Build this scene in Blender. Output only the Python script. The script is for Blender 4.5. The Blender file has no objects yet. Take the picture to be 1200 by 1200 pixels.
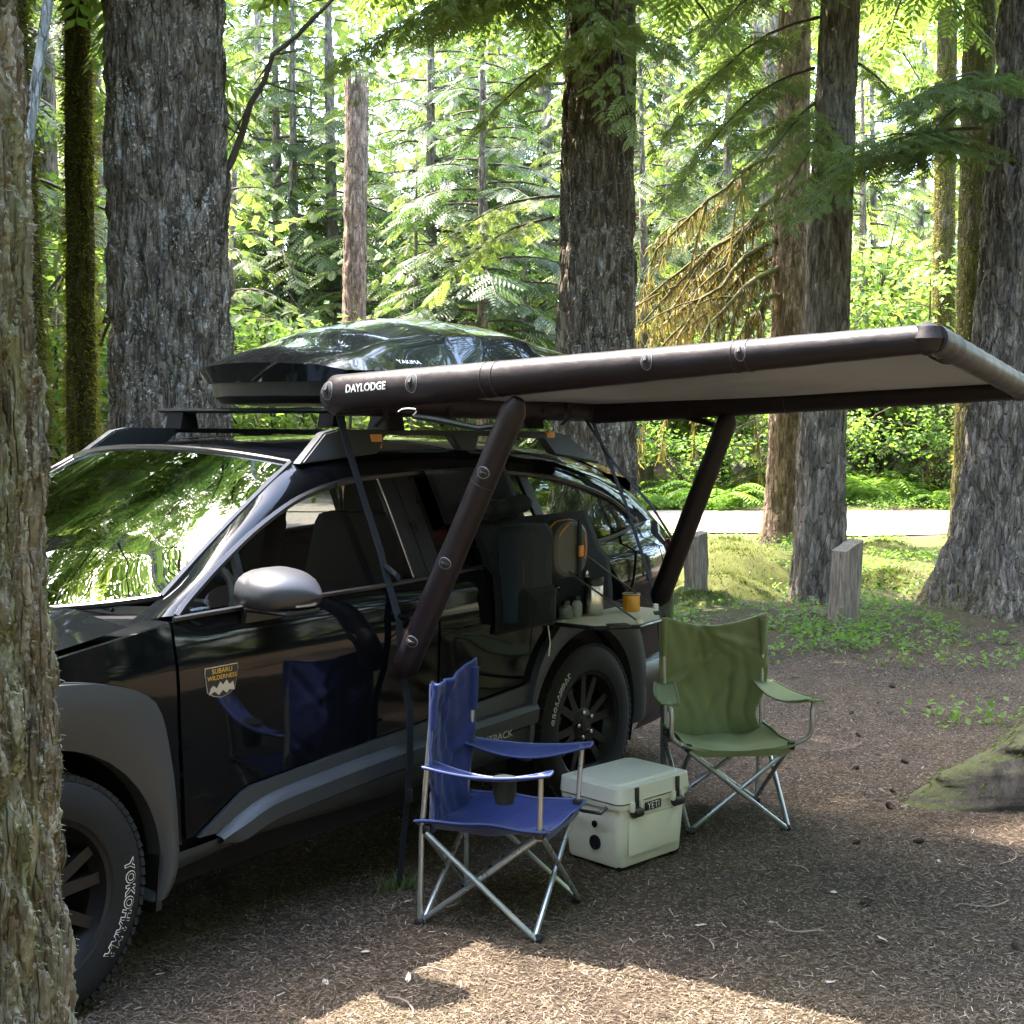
import bpy, bmesh, math, random
import numpy as np
from mathutils import Vector, Matrix

SC = bpy.context.scene
COL = SC.collection
R_ = math.radians

# ------------------------------------------------------------------ camera, world, sun, exposure
CAM_P = Vector((-2.223, -4.136, 1.705))
YAW, PITCH = 0.939, -0.0702
cam = bpy.data.cameras.new('Camera')
camo = bpy.data.objects.new('Camera', cam)
COL.objects.link(camo)
camo.location = CAM_P
camo.rotation_euler = (math.pi / 2 + PITCH, 0, -YAW)
cam.sensor_fit = 'HORIZONTAL'
cam.sensor_width = 36.0
cam.lens = 36.0 * 1620.0 / 1200.0
cam.clip_start = 0.05
cam.clip_end = 2000
SC.camera = camo

SUN_EL, SUN_AZ = R_(63.0), R_(0.0)          # azimuth measured from +Y towards +X
SUN_DIR = np.array([math.sin(SUN_AZ) * math.cos(SUN_EL), math.cos(SUN_AZ) * math.cos(SUN_EL), math.sin(SUN_EL)])
world = bpy.data.worlds.new('World')
SC.world = world
world.use_nodes = True
wn = world.node_tree
bg = wn.nodes['Background']
sky = wn.nodes.new('ShaderNodeTexSky')
sky.sky_type = 'NISHITA'
sky.sun_disc = False
sky.sun_elevation = SUN_EL
sky.sun_rotation = SUN_AZ
sky.air_density = 0.95
sky.dust_density = 2.4
wn.links.new(sky.outputs['Color'], bg.inputs['Color'])
bg.inputs['Strength'].default_value = 0.15
sl = bpy.data.lights.new('Sun', 'SUN')
sl.energy = 2.0
sl.angle = R_(0.53)
sl.color = (1.0, 0.91, 0.80)
so = bpy.data.objects.new('Sun', sl)
COL.objects.link(so)
so.rotation_euler = Vector(tuple(SUN_DIR)).to_track_quat('Z', 'Y').to_euler()
so.location = (0, 20, 40)
SC.view_settings.view_transform = 'Standard'
SC.view_settings.look = 'None'
SC.view_settings.gamma = 1.0
SC.view_settings.exposure = 4.3
SC.render.engine = 'CYCLES'
SC.cycles.use_denoising = True
SC.cycles.max_bounces = 7
SC.cycles.diffuse_bounces = 4
SC.cycles.glossy_bounces = 4
SC.cycles.transmission_bounces = 5
SC.cycles.transparent_max_bounces = 12
SC.cycles.caustics_reflective = False
SC.cycles.caustics_refractive = False
SC.cycles.sample_clamp_indirect = 6.0

# ------------------------------------------------------------------ helpers
FWD = np.array([math.sin(YAW), math.cos(YAW)])
RGT = np.array([math.cos(YAW), -math.sin(YAW)])
RNG = np.random.default_rng(7)

def ds(d, s):
    """ground position d metres ahead of and s metres to the right of where the photographer stood"""
    p = np.array([CAM_P.x, CAM_P.y]) + d * FWD + s * RGT
    return float(p[0]), float(p[1])

def tag(o, label=None, cat=None, group=None, kind=None):
    if label: o['label'] = label
    if cat: o['category'] = cat
    if group: o['group'] = group
    if kind: o['kind'] = kind
    return o

def thing(name, label, cat, loc=(0, 0, 0), rz=0.0, group=None):
    o = bpy.data.objects.new(name, None)
    o.empty_display_size = 0.2
    COL.objects.link(o)
    o.location = loc
    o.rotation_euler = (0, 0, rz)
    return tag(o, label, cat, group)

def finish(me, mat, smooth, sharp):
    if mat is not None:
        for m in (mat if isinstance(mat, (list, tuple)) else [mat]):
            me.materials.append(m)
    if smooth:
        me.shade_smooth()
        if sharp: me.set_sharp_from_angle(angle=R_(sharp))

def add(name, verts, faces, mat, parent=None, smooth=True, sharp=35, mod=None):
    me = bpy.data.meshes.new(name)
    me.from_pydata([tuple(map(float, v)) for v in verts], [], [tuple(map(int, f)) for f in faces])
    me.update()
    finish(me, mat, smooth, sharp)
    o = bpy.data.objects.new(name, me)
    COL.objects.link(o)
    if parent is not None: o.parent = parent
    return o

def add_np(name, V, F, mat, parent=None, smooth=False, mi=None):
    """V (n,3), F (m,k) with one k: for large meshes"""
    V = np.ascontiguousarray(V, dtype=np.float32)
    F = np.ascontiguousarray(F, dtype=np.int32)
    me = bpy.data.meshes.new(name)
    m, k = F.shape
    me.vertices.add(len(V)); me.vertices.foreach_set('co', V.ravel())
    me.loops.add(m * k); me.loops.foreach_set('vertex_index', F.ravel())
    me.polygons.add(m)
    me.polygons.foreach_set('loop_start', np.arange(0, m * k, k, dtype=np.int32))
    me.update(calc_edges=True)
    me.polygons.foreach_set('use_smooth', np.full(m, smooth))
    for q in (mat if isinstance(mat, (list, tuple)) else [mat]): me.materials.append(q)
    if mi is not None: me.polygons.foreach_set('material_index', np.asarray(mi, dtype=np.int32))
    o = bpy.data.objects.new(name, me)
    COL.objects.link(o)
    if parent is not None: o.parent = parent
    return o

def copy_tree(o, parent=None):
    c = o.copy(); COL.objects.link(c)
    c.parent = parent
    for ch in o.children: copy_tree(ch, c)
    return c

class MB:
    """collects shapes for one mesh"""
    def __init__(s): s.v = []; s.f = []
    def put(s, v, f):
        n = len(s.v); s.v += [tuple(q) for q in v]; s.f += [tuple(i + n for i in g) for g in f]
        return s
    def box(s, c, d, rz=0.0, bevel=0.0, rx=0.0, ry=0.0):
        hx, hy, hz = d[0] / 2, d[1] / 2, d[2] / 2
        M = Matrix.Rotation(rz, 3, 'Z') @ Matrix.Rotation(ry, 3, 'Y') @ Matrix.Rotation(rx, 3, 'X')
        if bevel <= 0:
            v = [(x, y, z) for x in (-hx, hx) for y in (-hy, hy) for z in (-hz, hz)]
            f = [(0, 1, 3, 2), (4, 6, 7, 5), (0, 4, 5, 1), (2, 3, 7, 6), (0, 2, 6, 4), (1, 5, 7, 3)]
        else:
            bm = bmesh.new(); bmesh.ops.create_cube(bm, size=1)
            bmesh.ops.scale(bm, vec=d, verts=bm.verts)
            bmesh.ops.bevel(bm, geom=list(bm.edges), offset=bevel, segments=2, affect='EDGES', profile=0.5)
            bm.verts.index_update()
            v = [tuple(q.co) for q in bm.verts]; f = [tuple(q.index for q in g.verts) for g in bm.faces]
            bm.free()
        v = [M @ Vector(q) + Vector(c) for q in v]
        return s.put(v, f)
    def tube(s, pts, r, n=10, cap=True, closed=False):
        pts = [Vector(p) for p in pts]; m = len(pts)
        rr = r if isinstance(r, (list, tuple, np.ndarray)) else [r] * m
        up = None; rings = []
        for i, p in enumerate(pts):
            if closed: t = pts[(i + 1) % m] - pts[i - 1]
            else: t = pts[min(i + 1, m - 1)] - pts[max(i - 1, 0)]
            t.normalize()
            if up is None:
                a = Vector((0, 0, 1)) if abs(t.z) < 0.9 else Vector((1, 0, 0))
                up = (a - t * a.dot(t)).normalized()
            else:
                up = (up - t * up.dot(t)).normalized()
            b = t.cross(up)
            rings.append([p + (up * math.cos(2 * math.pi * k / n) + b * math.sin(2 * math.pi * k / n)) * rr[i] for k in range(n)])
        v = [q for g in rings for q in g]; f = []
        for i in range(m if closed else m - 1):
            j = (i + 1) % m
            for k in range(n):
                l = (k + 1) % n
                f.append((i * n + k, i * n + l, j * n + l, j * n + k))
        if cap and not closed:
            f.append(tuple(range(n - 1, -1, -1))); f.append(tuple(range((m - 1) * n, m * n)))
        return s.put(v, f)
    def lathe(s, prof, n=32, M=None, closed=False, cap=True):
        """prof list of (r, h) about local Z; M a 4x4"""
        M = M or Matrix.Identity(4)
        v = []; f = []; m = len(prof)
        for r, h in prof:
            for k in range(n):
                a = 2 * math.pi * k / n
                v.append(M @ Vector((r * math.cos(a), r * math.sin(a), h)))
        for i in range(m if closed else m - 1):
            j = (i + 1) % m
            for k in range(n):
                l = (k + 1) % n
                f.append((i * n + k, i * n + l, j * n + l, j * n + k))
        if not closed and cap:
            f.append(tuple(range(n - 1, -1, -1))); f.append(tuple(range((m - 1) * n, m * n)))
        return s.put(v, f)
    def prism(s, poly, h0, h1, M=None):
        """poly [(a,b)] extruded along local Z from h0 to h1"""
        M = M or Matrix.Identity(4); n = len(poly)
        v = [M @ Vector((a, b, h0)) for a, b in poly] + [M @ Vector((a, b, h1)) for a, b in poly]
        f = [tuple(range(n - 1, -1, -1)), tuple(range(n, 2 * n))] + [(k, (k + 1) % n, n + (k + 1) % n, n + k) for k in range(n)]
        return s.put(v, f)
    def grid(s, P):
        """P [rows][cols] points"""
        nr, nc = len(P), len(P[0])
        v = [p for row in P for p in row]
        f = [(i * nc + j, i * nc + j + 1, (i + 1) * nc + j + 1, (i + 1) * nc + j) for i in range(nr - 1) for j in range(nc - 1)]
        return s.put(v, f)
    def build(s, name, mat, parent=None, smooth=True, sharp=35, fix=True):
        o = add(name, s.v, s.f, mat, parent, smooth, None)
        if fix:
            bm = bmesh.new(); bm.from_mesh(o.data)
            bmesh.ops.recalc_face_normals(bm, faces=bm.faces); bm.to_mesh(o.data); bm.free()
        if smooth:
            o.data.shade_smooth()
            if sharp: o.data.set_sharp_from_angle(angle=R_(sharp))
        return o

def crom(pts, n):
    """Catmull-Rom through pts, n samples"""
    P = np.array(pts, float)
    Q = np.vstack([2 * P[0] - P[1], P, 2 * P[-1] - P[-2]])
    d = np.r_[0, np.cumsum(np.linalg.norm(np.diff(P, axis=0), axis=1))]
    out = []
    for t in np.linspace(0, d[-1], n):
        i = min(max(np.searchsorted(d, t, side='right') - 1, 0), len(P) - 2)
        u = (t - d[i]) / max(d[i + 1] - d[i], 1e-9)
        a, b, c, e = Q[i], Q[i + 1], Q[i + 2], Q[i + 3]
        out.append(0.5 * ((2 * b) + (c - a) * u + (2 * a - 5 * b + 4 * c - e) * u * u + (3 * b - a - 3 * c + e) * u ** 3))
    return np.array(out)

def lin(pts, n):
    P = np.array(pts, float)
    d = np.r_[0, np.cumsum(np.linalg.norm(np.diff(P, axis=0), axis=1))]
    t = np.linspace(0, d[-1], n)
    return np.stack([np.interp(t, d, P[:, k]) for k in range(P.shape[1])], 1)

def nz2(U, V, nu, nv, seed, per=True):
    """smooth value noise; U, V in 0..1, periodic in U"""
    g = np.random.default_rng(seed).random((nv + 2, nu))
    u = (U % 1.0) * nu; v = np.clip(V, 0, 1) * nv
    i = np.floor(u).astype(int); j = np.floor(v).astype(int)
    fu = u - i; fv = v - j
    fu = fu * fu * (3 - 2 * fu); fv = fv * fv * (3 - 2 * fv)
    i0 = i % nu; i1 = (i + 1) % nu; j1 = j + 1
    return (g[j, i0] * (1 - fu) + g[j, i1] * fu) * (1 - fv) + (g[j1, i0] * (1 - fu) + g[j1, i1] * fu) * fv

def text_mesh(txt, size, extrude=0.0):
    c = bpy.data.curves.new('txt', 'FONT'); c.body = txt; c.size = size; c.extrude = extrude
    c.align_x = 'CENTER'; c.align_y = 'CENTER'; c.resolution_u = 3
    o = bpy.data.objects.new('txt', c); COL.objects.link(o)
    bpy.context.view_layer.update()
    dg = bpy.context.evaluated_depsgraph_get()
    me = bpy.data.meshes.new_from_object(o.evaluated_get(dg))
    V = [tuple(v.co) for v in me.vertices]; F = [tuple(p.vertices) for p in me.polygons]
    bpy.data.objects.remove(o); bpy.data.meshes.remove(me); bpy.data.curves.remove(c)
    return V, F

# ------------------------------------------------------------------ materials
MATS = {}
def mat(name):
    m = bpy.data.materials.new(name); m.use_nodes = True
    MATS[name] = m
    return m, m.node_tree, m.node_tree.nodes['Principled BSDF']

def plain(name, col, rough=0.5, metal=0.0, coat=0.0, spec=0.5, var=0.0, vscale=40, bump=0.0, bscale=200, sheen=0.0, rvar=0.0):
    m, t, p = mat(name)
    p.inputs['Base Color'].default_value = (*col, 1)
    p.inputs['Roughness'].default_value = rough
    p.inputs['Metallic'].default_value = metal
    p.inputs['Coat Weight'].default_value = coat
    p.inputs['Coat Roughness'].default_value = 0.02
    if name == 'black_paint': p.inputs['Coat IOR'].default_value = 1.38; p.inputs['Coat Roughness'].default_value = 0.045
    p.inputs['Specular IOR Level'].default_value = spec
    p.inputs['Sheen Weight'].default_value = sheen
    tc = t.nodes.new('ShaderNodeTexCoord')
    if var > 0 or rvar > 0:
        nz = t.nodes.new('ShaderNodeTexNoise'); nz.inputs['Scale'].default_value = vscale; nz.inputs['Detail'].default_value = 5
        t.links.new(tc.outputs['Object'], nz.inputs['Vector'])
        if var > 0:
            mx = t.nodes.new('ShaderNodeMix'); mx.data_type = 'RGBA'
            mx.inputs['A'].default_value = (*[c * (1 - var) for c in col], 1)
            mx.inputs['B'].default_value = (*[min(1, c * (1 + var)) for c in col], 1)
            t.links.new(nz.outputs['Fac'], mx.inputs['Factor']); t.links.new(mx.outputs['Result'], p.inputs['Base Color'])
        if rvar > 0:
            mr = t.nodes.new('ShaderNodeMapRange')
            mr.inputs['From Min'].default_value = 0.3; mr.inputs['From Max'].default_value = 0.7
            mr.inputs['To Min'].default_value = max(0, rough - rvar); mr.inputs['To Max'].default_value = rough + rvar
            t.links.new(nz.outputs['Fac'], mr.inputs['Value']); t.links.new(mr.outputs['Result'], p.inputs['Roughness'])
    if bump > 0:
        nb = t.nodes.new('ShaderNodeTexNoise'); nb.inputs['Scale'].default_value = bscale; nb.inputs['Detail'].default_value = 4
        t.links.new(tc.outputs['Object'], nb.inputs['Vector'])
        b = t.nodes.new('ShaderNodeBump'); b.inputs['Strength'].default_value = bump; b.inputs['Distance'].default_value = 0.01
        t.links.new(nb.outputs['Fac'], b.inputs['Height']); t.links.new(b.outputs['Normal'], p.inputs['Normal'])
    return m

def ramp(t, stops):
    r = t.nodes.new('ShaderNodeValToRGB')
    e = r.color_ramp.elements
    while len(e) < len(stops): e.new(0.5)
    for k, (pos, c) in enumerate(stops):
        e[k].position = pos; e[k].color = (*c, 1) if len(c) == 3 else c
    return r

def noise(t, vec, scale, detail=4, rough=0.55, dist=0.0):
    n = t.nodes.new('ShaderNodeTexNoise')
    n.inputs['Scale'].default_value = scale; n.inputs['Detail'].default_value = detail
    n.inputs['Roughness'].default_value = rough; n.inputs['Distortion'].default_value = dist
    t.links.new(vec, n.inputs['Vector'])
    return n

def mapping(t, sc, src=None):
    mp = t.nodes.new('ShaderNodeMapping'); mp.inputs['Scale'].default_value = sc
    if src is None:
        tc = t.nodes.new('ShaderNodeTexCoord'); src = tc.outputs['Object']
    t.links.new(src, mp.inputs['Vector'])
    return mp.outputs['Vector']

def mixc(t, fac, a, b):
    m = t.nodes.new('ShaderNodeMix'); m.data_type = 'RGBA'
    if isinstance(fac, (int, float)): m.inputs['Factor'].default_value = fac
    else: t.links.new(fac, m.inputs['Factor'])
    for sock, v in (('A', a), ('B', b)):
        if isinstance(v, tuple): m.inputs[sock].default_value = (*v, 1)
        else: t.links.new(v, m.inputs[sock])
    return m.outputs['Result']

def thresh(t, val, lo, hi):
    m = t.nodes.new('ShaderNodeMapRange')
    m.inputs['From Min'].default_value = lo; m.inputs['From Max'].default_value = hi
    t.links.new(val, m.inputs['Value'])
    return m.outputs['Result']

def math_(t, op, a, b):
    m = t.nodes.new('ShaderNodeMath'); m.operation = op; m.use_clamp = False
    for k, v in enumerate((a, b)):
        if isinstance(v, (int, float)): m.inputs[k].default_value = v
        else: t.links.new(v, m.inputs[k])
    return m.outputs[0]

def bark(name, dark, light, lichen, lichen_amt, moss=None, moss_amt=0.0, zs=0.25, bump=0.6, fine=38, streak=False, plates=22):
    """furrowed bark: vertical streaks, pale lichen flecks, moss patches"""
    m, t, p = mat(name)
    tc = t.nodes.new('ShaderNodeTexCoord'); ob = tc.outputs['Object']
    vs = mapping(t, (1, 1, zs), ob)
    n1 = noise(t, vs, 16, 9, 0.75, 0.5)
    c = ramp(t, [(0.32, tuple(q * 0.7 for q in dark)), (0.5, tuple((a + b) / 2 for a, b in zip(dark, light))), (0.66, tuple(q * 1.25 for q in light))])
    t.links.new(n1.outputs['Fac'], c.inputs['Fac'])
    col = c.outputs['Color']
    n2 = noise(t, ob, fine, 4, 0.7)
    n3 = noise(t, ob, 3.1, 3)
    f = math_(t, 'MULTIPLY', thresh(t, n2.outputs['Fac'], 0.70 - 0.14 * lichen_amt, 0.73 - 0.14 * lichen_amt), thresh(t, n3.outputs['Fac'], 0.40, 0.6))
    col = mixc(t, f, col, lichen)
    n9 = noise(t, mapping(t, (1, 1, 0.5), ob), 11, 5, 0.75, 0.3)
    f2 = math_(t, 'MULTIPLY', thresh(t, n9.outputs['Fac'], 0.66 - 0.1 * lichen_amt, 0.72 - 0.1 * lichen_amt), 0.75)
    col = mixc(t, f2, col, tuple(q * 0.72 for q in lichen))
    if moss:
        n4 = noise(t, vs if streak else ob, 7.0 if streak else 2.2, 7, 0.7, 0.5)
        fm = thresh(t, n4.outputs['Fac'], 0.62 - 0.35 * moss_amt, 0.72 - 0.30 * moss_amt)
        n5 = noise(t, ob, 60, 3)
        mc = mixc(t, n5.outputs['Fac'], tuple(q * 0.55 for q in moss), tuple(min(1, q * 1.5) for q in moss))
        col = mixc(t, fm, col, mc)
    t.links.new(col, p.inputs['Base Color'])
    p.inputs['Roughness'].default_value = 0.95
    p.inputs['Specular IOR Level'].default_value = 0.15
    nb = noise(t, vs, 45, 8, 0.8)
    b = t.nodes.new('ShaderNodeBump'); b.inputs['Strength'].default_value = min(1, bump * 1.5); b.inputs['Distance'].default_value = 0.04
    # small bark plates with cracks between them
    wv = t.nodes.new('ShaderNodeVectorMath'); wv.operation = 'MULTIPLY_ADD'
    wn_ = noise(t, vs, 8, 4, 0.6); t.links.new(wn_.outputs['Color'], wv.inputs[0]); wv.inputs[1].default_value = (0.10, 0.10, 0.10); t.links.new(vs, wv.inputs[2])
    vp = t.nodes.new('ShaderNodeTexVoronoi'); vp.feature = 'DISTANCE_TO_EDGE'; vp.inputs['Scale'].default_value = plates; t.links.new(wv.outputs[0], vp.inputs['Vector'])
    hp_ = math_(t, 'ADD', math_(t, 'MULTIPLY', thresh(t, vp.outputs['Distance'], 0.0, 0.16), 0.9), math_(t, 'MULTIPLY', nb.outputs['Fac'], 0.8))
    t.links.new(hp_, b.inputs['Height']); t.links.new(b.outputs['Normal'], p.inputs['Normal'])
    # plates differ in tone from one to the next
    vq = t.nodes.new('ShaderNodeTexVoronoi'); vq.inputs['Scale'].default_value = plates; t.links.new(wv.outputs[0], vq.inputs['Vector'])
    sp_ = t.nodes.new('ShaderNodeSeparateColor'); t.links.new(vq.outputs['Color'], sp_.inputs[0])
    br = t.nodes.new('ShaderNodeMix'); br.data_type = 'RGBA'; br.blend_type = 'MULTIPLY'; br.inputs['Factor'].default_value = 1.0
    tone = ramp(t, [(0.0, (0.62, 0.60, 0.58)), (1.0, (1.35, 1.33, 1.30))]); t.links.new(sp_.outputs[0], tone.inputs['Fac'])
    t.links.new(col, br.inputs['A']); t.links.new(tone.outputs['Color'], br.inputs['B']); t.links.new(br.outputs['Result'], p.inputs['Base Color'])
    return m

def leaf(name, c0, c1, trans=0.5, tcol=None, rough=0.5):
    """leaf faces: colour varies from face to face and in drifts; light passes through"""
    m, t, p = mat(name)
    g = t.nodes.new('ShaderNodeNewGeometry')
    tc = t.nodes.new('ShaderNodeTexCoord')
    n = noise(t, tc.outputs['Object'], 0.9, 3)
    f = math_(t, 'ADD', math_(t, 'MULTIPLY', g.outputs['Random Per Island'], 0.55), math_(t, 'MULTIPLY', thresh(t, n.outputs['Fac'], 0.3, 0.7), 0.45))
    col = mixc(t, f, c0, c1)
    t.links.new(col, p.inputs['Base Color'])
    p.inputs['Roughness'].default_value = rough
    p.inputs['Specular IOR Level'].default_value = 0.3
    tr = t.nodes.new('ShaderNodeBsdfTranslucent')
    tcol = tcol or (1.75, 1.9, 0.9)
    vm = t.nodes.new('ShaderNodeMix'); vm.data_type = 'RGBA'; vm.blend_type = 'MULTIPLY'
    vm.inputs['Factor'].default_value = 1.0
    t.links.new(col, vm.inputs['A']); vm.inputs['B'].default_value = (*tcol, 1)
    t.links.new(vm.outputs['Result'], tr.inputs['Color'])
    mx = t.nodes.new('ShaderNodeMixShader'); mx.inputs[0].default_value = trans
    t.links.new(p.outputs[0], mx.inputs[1]); t.links.new(tr.outputs[0], mx.inputs[2])
    t.links.new(mx.outputs[0], t.nodes['Material Output'].inputs['Surface'])
    return m

BARK_FIR = bark('bark_fir', (0.072, 0.056, 0.041), (0.31, 0.252, 0.195), (0.68, 0.67, 0.61), 0.9, (0.08, 0.075, 0.03), 0.12)
BARK_FIR2 = bark('bark_fir_grey', (0.08, 0.068, 0.054), (0.34, 0.29, 0.233), (0.6, 0.59, 0.53), 0.5, (0.09, 0.09, 0.035), 0.12)
BARK_RED = bark('bark_reddish', (0.12, 0.083, 0.060), (0.36, 0.265, 0.20), (0.45, 0.42, 0.38), 0.3, (0.12, 0.12, 0.03), 0.15)
BARK_GREY = bark('bark_grey', (0.10, 0.083, 0.064), (0.36, 0.305, 0.25), (0.4, 0.4, 0.38), 0.3, (0.08, 0.1, 0.03), 0.1)
BARK_MOSS = bark('bark_mossy', (0.05, 0.04, 0.028), (0.14, 0.115, 0.08), (0.45, 0.47, 0.45), 0.15, (0.075, 0.072, 0.020), 0.75)
BARK_NEAR = bark('bark_lichen', (0.13, 0.10, 0.07), (0.56, 0.475, 0.37), (0.66, 0.68, 0.58), 0.95, (0.37, 0.38, 0.22), 0.27, zs=0.14, bump=0.9, fine=70, streak=True, plates=46)
BARK_PALE = bark('bark_alder', (0.25, 0.27, 0.25), (0.5, 0.53, 0.5), (0.7, 0.72, 0.7), 0.6, (0.2, 0.22, 0.08), 0.05)
TWIG = plain('twig_wood', (0.075, 0.055, 0.04), 0.9, var=0.4)
MOSSLIMB = plain('mossy_limb', (0.12, 0.10, 0.04), 0.95, var=0.5, vscale=25, bump=0.6, bscale=80)
HEMLOCK = leaf('hemlock_needles', (0.05, 0.08, 0.03), (0.14, 0.175, 0.06), 0.5)
HEMLIT = leaf('hemlock_needles_sunlit', (0.08, 0.115, 0.042), (0.20, 0.23, 0.085), 0.55)  # lit copy of the hemlock needles: sunlight put into a brighter, yellower colour
DARKFIR = leaf('dark_fir_needles', (0.03, 0.055, 0.028), (0.085, 0.12, 0.05), 0.4, (1.6, 1.8, 0.9))
MAPLE = leaf('maple_leaves', (0.085, 0.145, 0.042), (0.19, 0.25, 0.075), 0.55)
SHRUB = leaf('shrub_leaves', (0.07, 0.14, 0.035), (0.17, 0.25, 0.06), 0.5)
FERN = leaf('fern_fronds', (0.07, 0.15, 0.025), (0.19, 0.29, 0.05), 0.5)
MOSS = leaf('moss_strands', (0.075, 0.072, 0.018), (0.19, 0.175, 0.04), 0.6, (2.2, 2.1, 0.9))
DEADMOSS = leaf('hanging_moss', (0.10, 0.085, 0.032), (0.24, 0.20, 0.075), 0.4, (1.5, 1.4, 0.8))
# ------------------------------------------------------------------ ground
def sst(a, b, x):
    t = np.clip((x - a) / (b - a), 0, 1); return t * t * (3 - 2 * t)

_gn = [np.random.default_rng(50 + k).random((64, 64)) for k in range(4)]
def vnoise(x, y, s, k):
    g = _gn[k]; u = np.asarray(x) / s; v = np.asarray(y) / s
    i = np.floor(u).astype(int); j = np.floor(v).astype(int)
    fu = u - i; fv = v - j; fu = fu * fu * (3 - 2 * fu); fv = fv * fv * (3 - 2 * fv)
    a = g[i % 64, j % 64]; b = g[(i + 1) % 64, j % 64]; c = g[i % 64, (j + 1) % 64]; d = g[(i + 1) % 64, (j + 1) % 64]
    return (a * (1 - fu) + b * fu) * (1 - fv) + (c * (1 - fu) + d * fu) * fv - 0.5

def to_ds(x, y):
    dx, dy = np.asarray(x) - CAM_P.x, np.asarray(y) - CAM_P.y
    return dx * FWD[0] + dy * FWD[1], dx * RGT[0] + dy * RGT[1]

def gh(x, y):
    """ground height"""
    d, s = to_ds(x, y)
    near = sst(8.5, 12, d)
    road = 1 - sst(17.5, 19.4, d) * (1 - sst(24.4, 26, d))
    z = 0.012 * vnoise(x, y, 0.35, 0) + 0.008 * vnoise(x, y, 0.12, 1)
    z = z + near * road * (0.22 * vnoise(x, y, 2.1, 2) + 0.10 * vnoise(x, y, 0.9, 3))
    z = z + 1.9 * sst(25.5, 46, d) + 3.0 * sst(45, 90, d)
    return z

def axis_pts(lo, hi, c0, c1, fine, grow):
    a = list(np.arange(c0, c1, fine)); st = fine
    while a[-1] < hi: st *= grow; a.append(a[-1] + st)
    st = fine
    while a[0] > lo: st *= grow; a.insert(0, a[0] - st)
    return np.array(a)

gx = axis_pts(-450, 450, -1.0, 10.0, 0.065, 1.12)
gy = axis_pts(-450, 450, -4.0, 3.2, 0.065, 1.12)
GX, GY = np.meshgrid(gx, gy, indexing='ij')
GZ = gh(GX, GY)
nn = len(gy)
ii, jj = np.meshgrid(np.arange(len(gx) - 1), np.arange(nn - 1), indexing='ij')
GF = np.stack([ii * nn + jj, (ii + 1) * nn + jj, (ii + 1) * nn + jj + 1, ii * nn + jj + 1], -1).reshape(-1, 4)

gm, t, p = mat('forest_floor')
tc = t.nodes.new('ShaderNodeTexCoord'); ob = tc.outputs['Object']
n1 = noise(t, ob, 55, 8, 0.75); n2 = noise(t, ob, 1.3, 5, 0.6); n6 = noise(t, ob, 140, 4, 0.7)
vo = t.nodes.new('ShaderNodeTexVoronoi'); vo.inputs['Scale'].default_value = 150; t.links.new(mapping(t, (1, 0.8, 1), ob), vo.inputs['Vector'])
c1 = ramp(t, [(0.34, (0.024, 0.017, 0.010)), (0.50, (0.080, 0.057, 0.036)), (0.66, (0.17, 0.123, 0.080))])
t.links.new(n1.outputs['Fac'], c1.inputs['Fac'])
c2 = mixc(t, math_(t, 'MULTIPLY', thresh(t, n2.outputs['Fac'], 0.42, 0.66), 0.7), c1.outputs['Color'], (0.045, 0.036, 0.030))
sep = t.nodes.new('ShaderNodeSeparateColor'); t.links.new(vo.outputs['Color'], sep.inputs[0])
c3 = mixc(t, thresh(t, sep.outputs[0], 0.90, 0.94), c2, (0.24, 0.18, 0.135))
c3 = mixc(t, thresh(t, sep.outputs[1], 0.955, 0.97), c3, (0.045, 0.034, 0.028))
# further off the floor is greener: moss and small herbs
geo = t.nodes.new('ShaderNodeNewGeometry')
vd = t.nodes.new('ShaderNodeVectorMath'); vd.operation = 'DISTANCE'; t.links.new(ob, vd.inputs[0]); vd.inputs[1].default_value = (14.5, 8.5, 0)
n7 = noise(t, ob, 0.8, 5, 0.65)
far = math_(t, 'SUBTRACT', 1.0, thresh(t, vd.outputs['Value'], 8.5, 11.5))
beyond = thresh(t, vd.outputs['Value'], 16, 26)
fz = math_(t, 'MULTIPLY', math_(t, 'MAXIMUM', far, beyond), thresh(t, n7.outputs['Fac'], 0.42, 0.55))
n8 = noise(t, ob, 30, 4)
mg = mixc(t, n8.outputs['Fac'], (0.045, 0.060, 0.018), (0.12, 0.13, 0.04))
t.links.new(mixc(t, fz, c3, mg), p.inputs['Base Color'])
p.inputs['Roughness'].default_value = 0.95; p.inputs['Specular IOR Level'].default_value = 0.12
b = t.nodes.new('ShaderNodeBump'); b.inputs['Strength'].default_value = 0.9; b.inputs['Distance'].default_value = 0.02
hsum = math_(t, 'ADD', n1.outputs['Fac'], math_(t, 'MULTIPLY', n6.outputs['Fac'], 0.5))
t.links.new(hsum, b.inputs['Height']); t.links.new(b.outputs['Normal'], p.inputs['Normal'])
ground = add_np('ground', np.stack([GX, GY, GZ], -1).reshape(-1, 3), GF, gm, smooth=True)
tag(ground, kind='structure')

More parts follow.
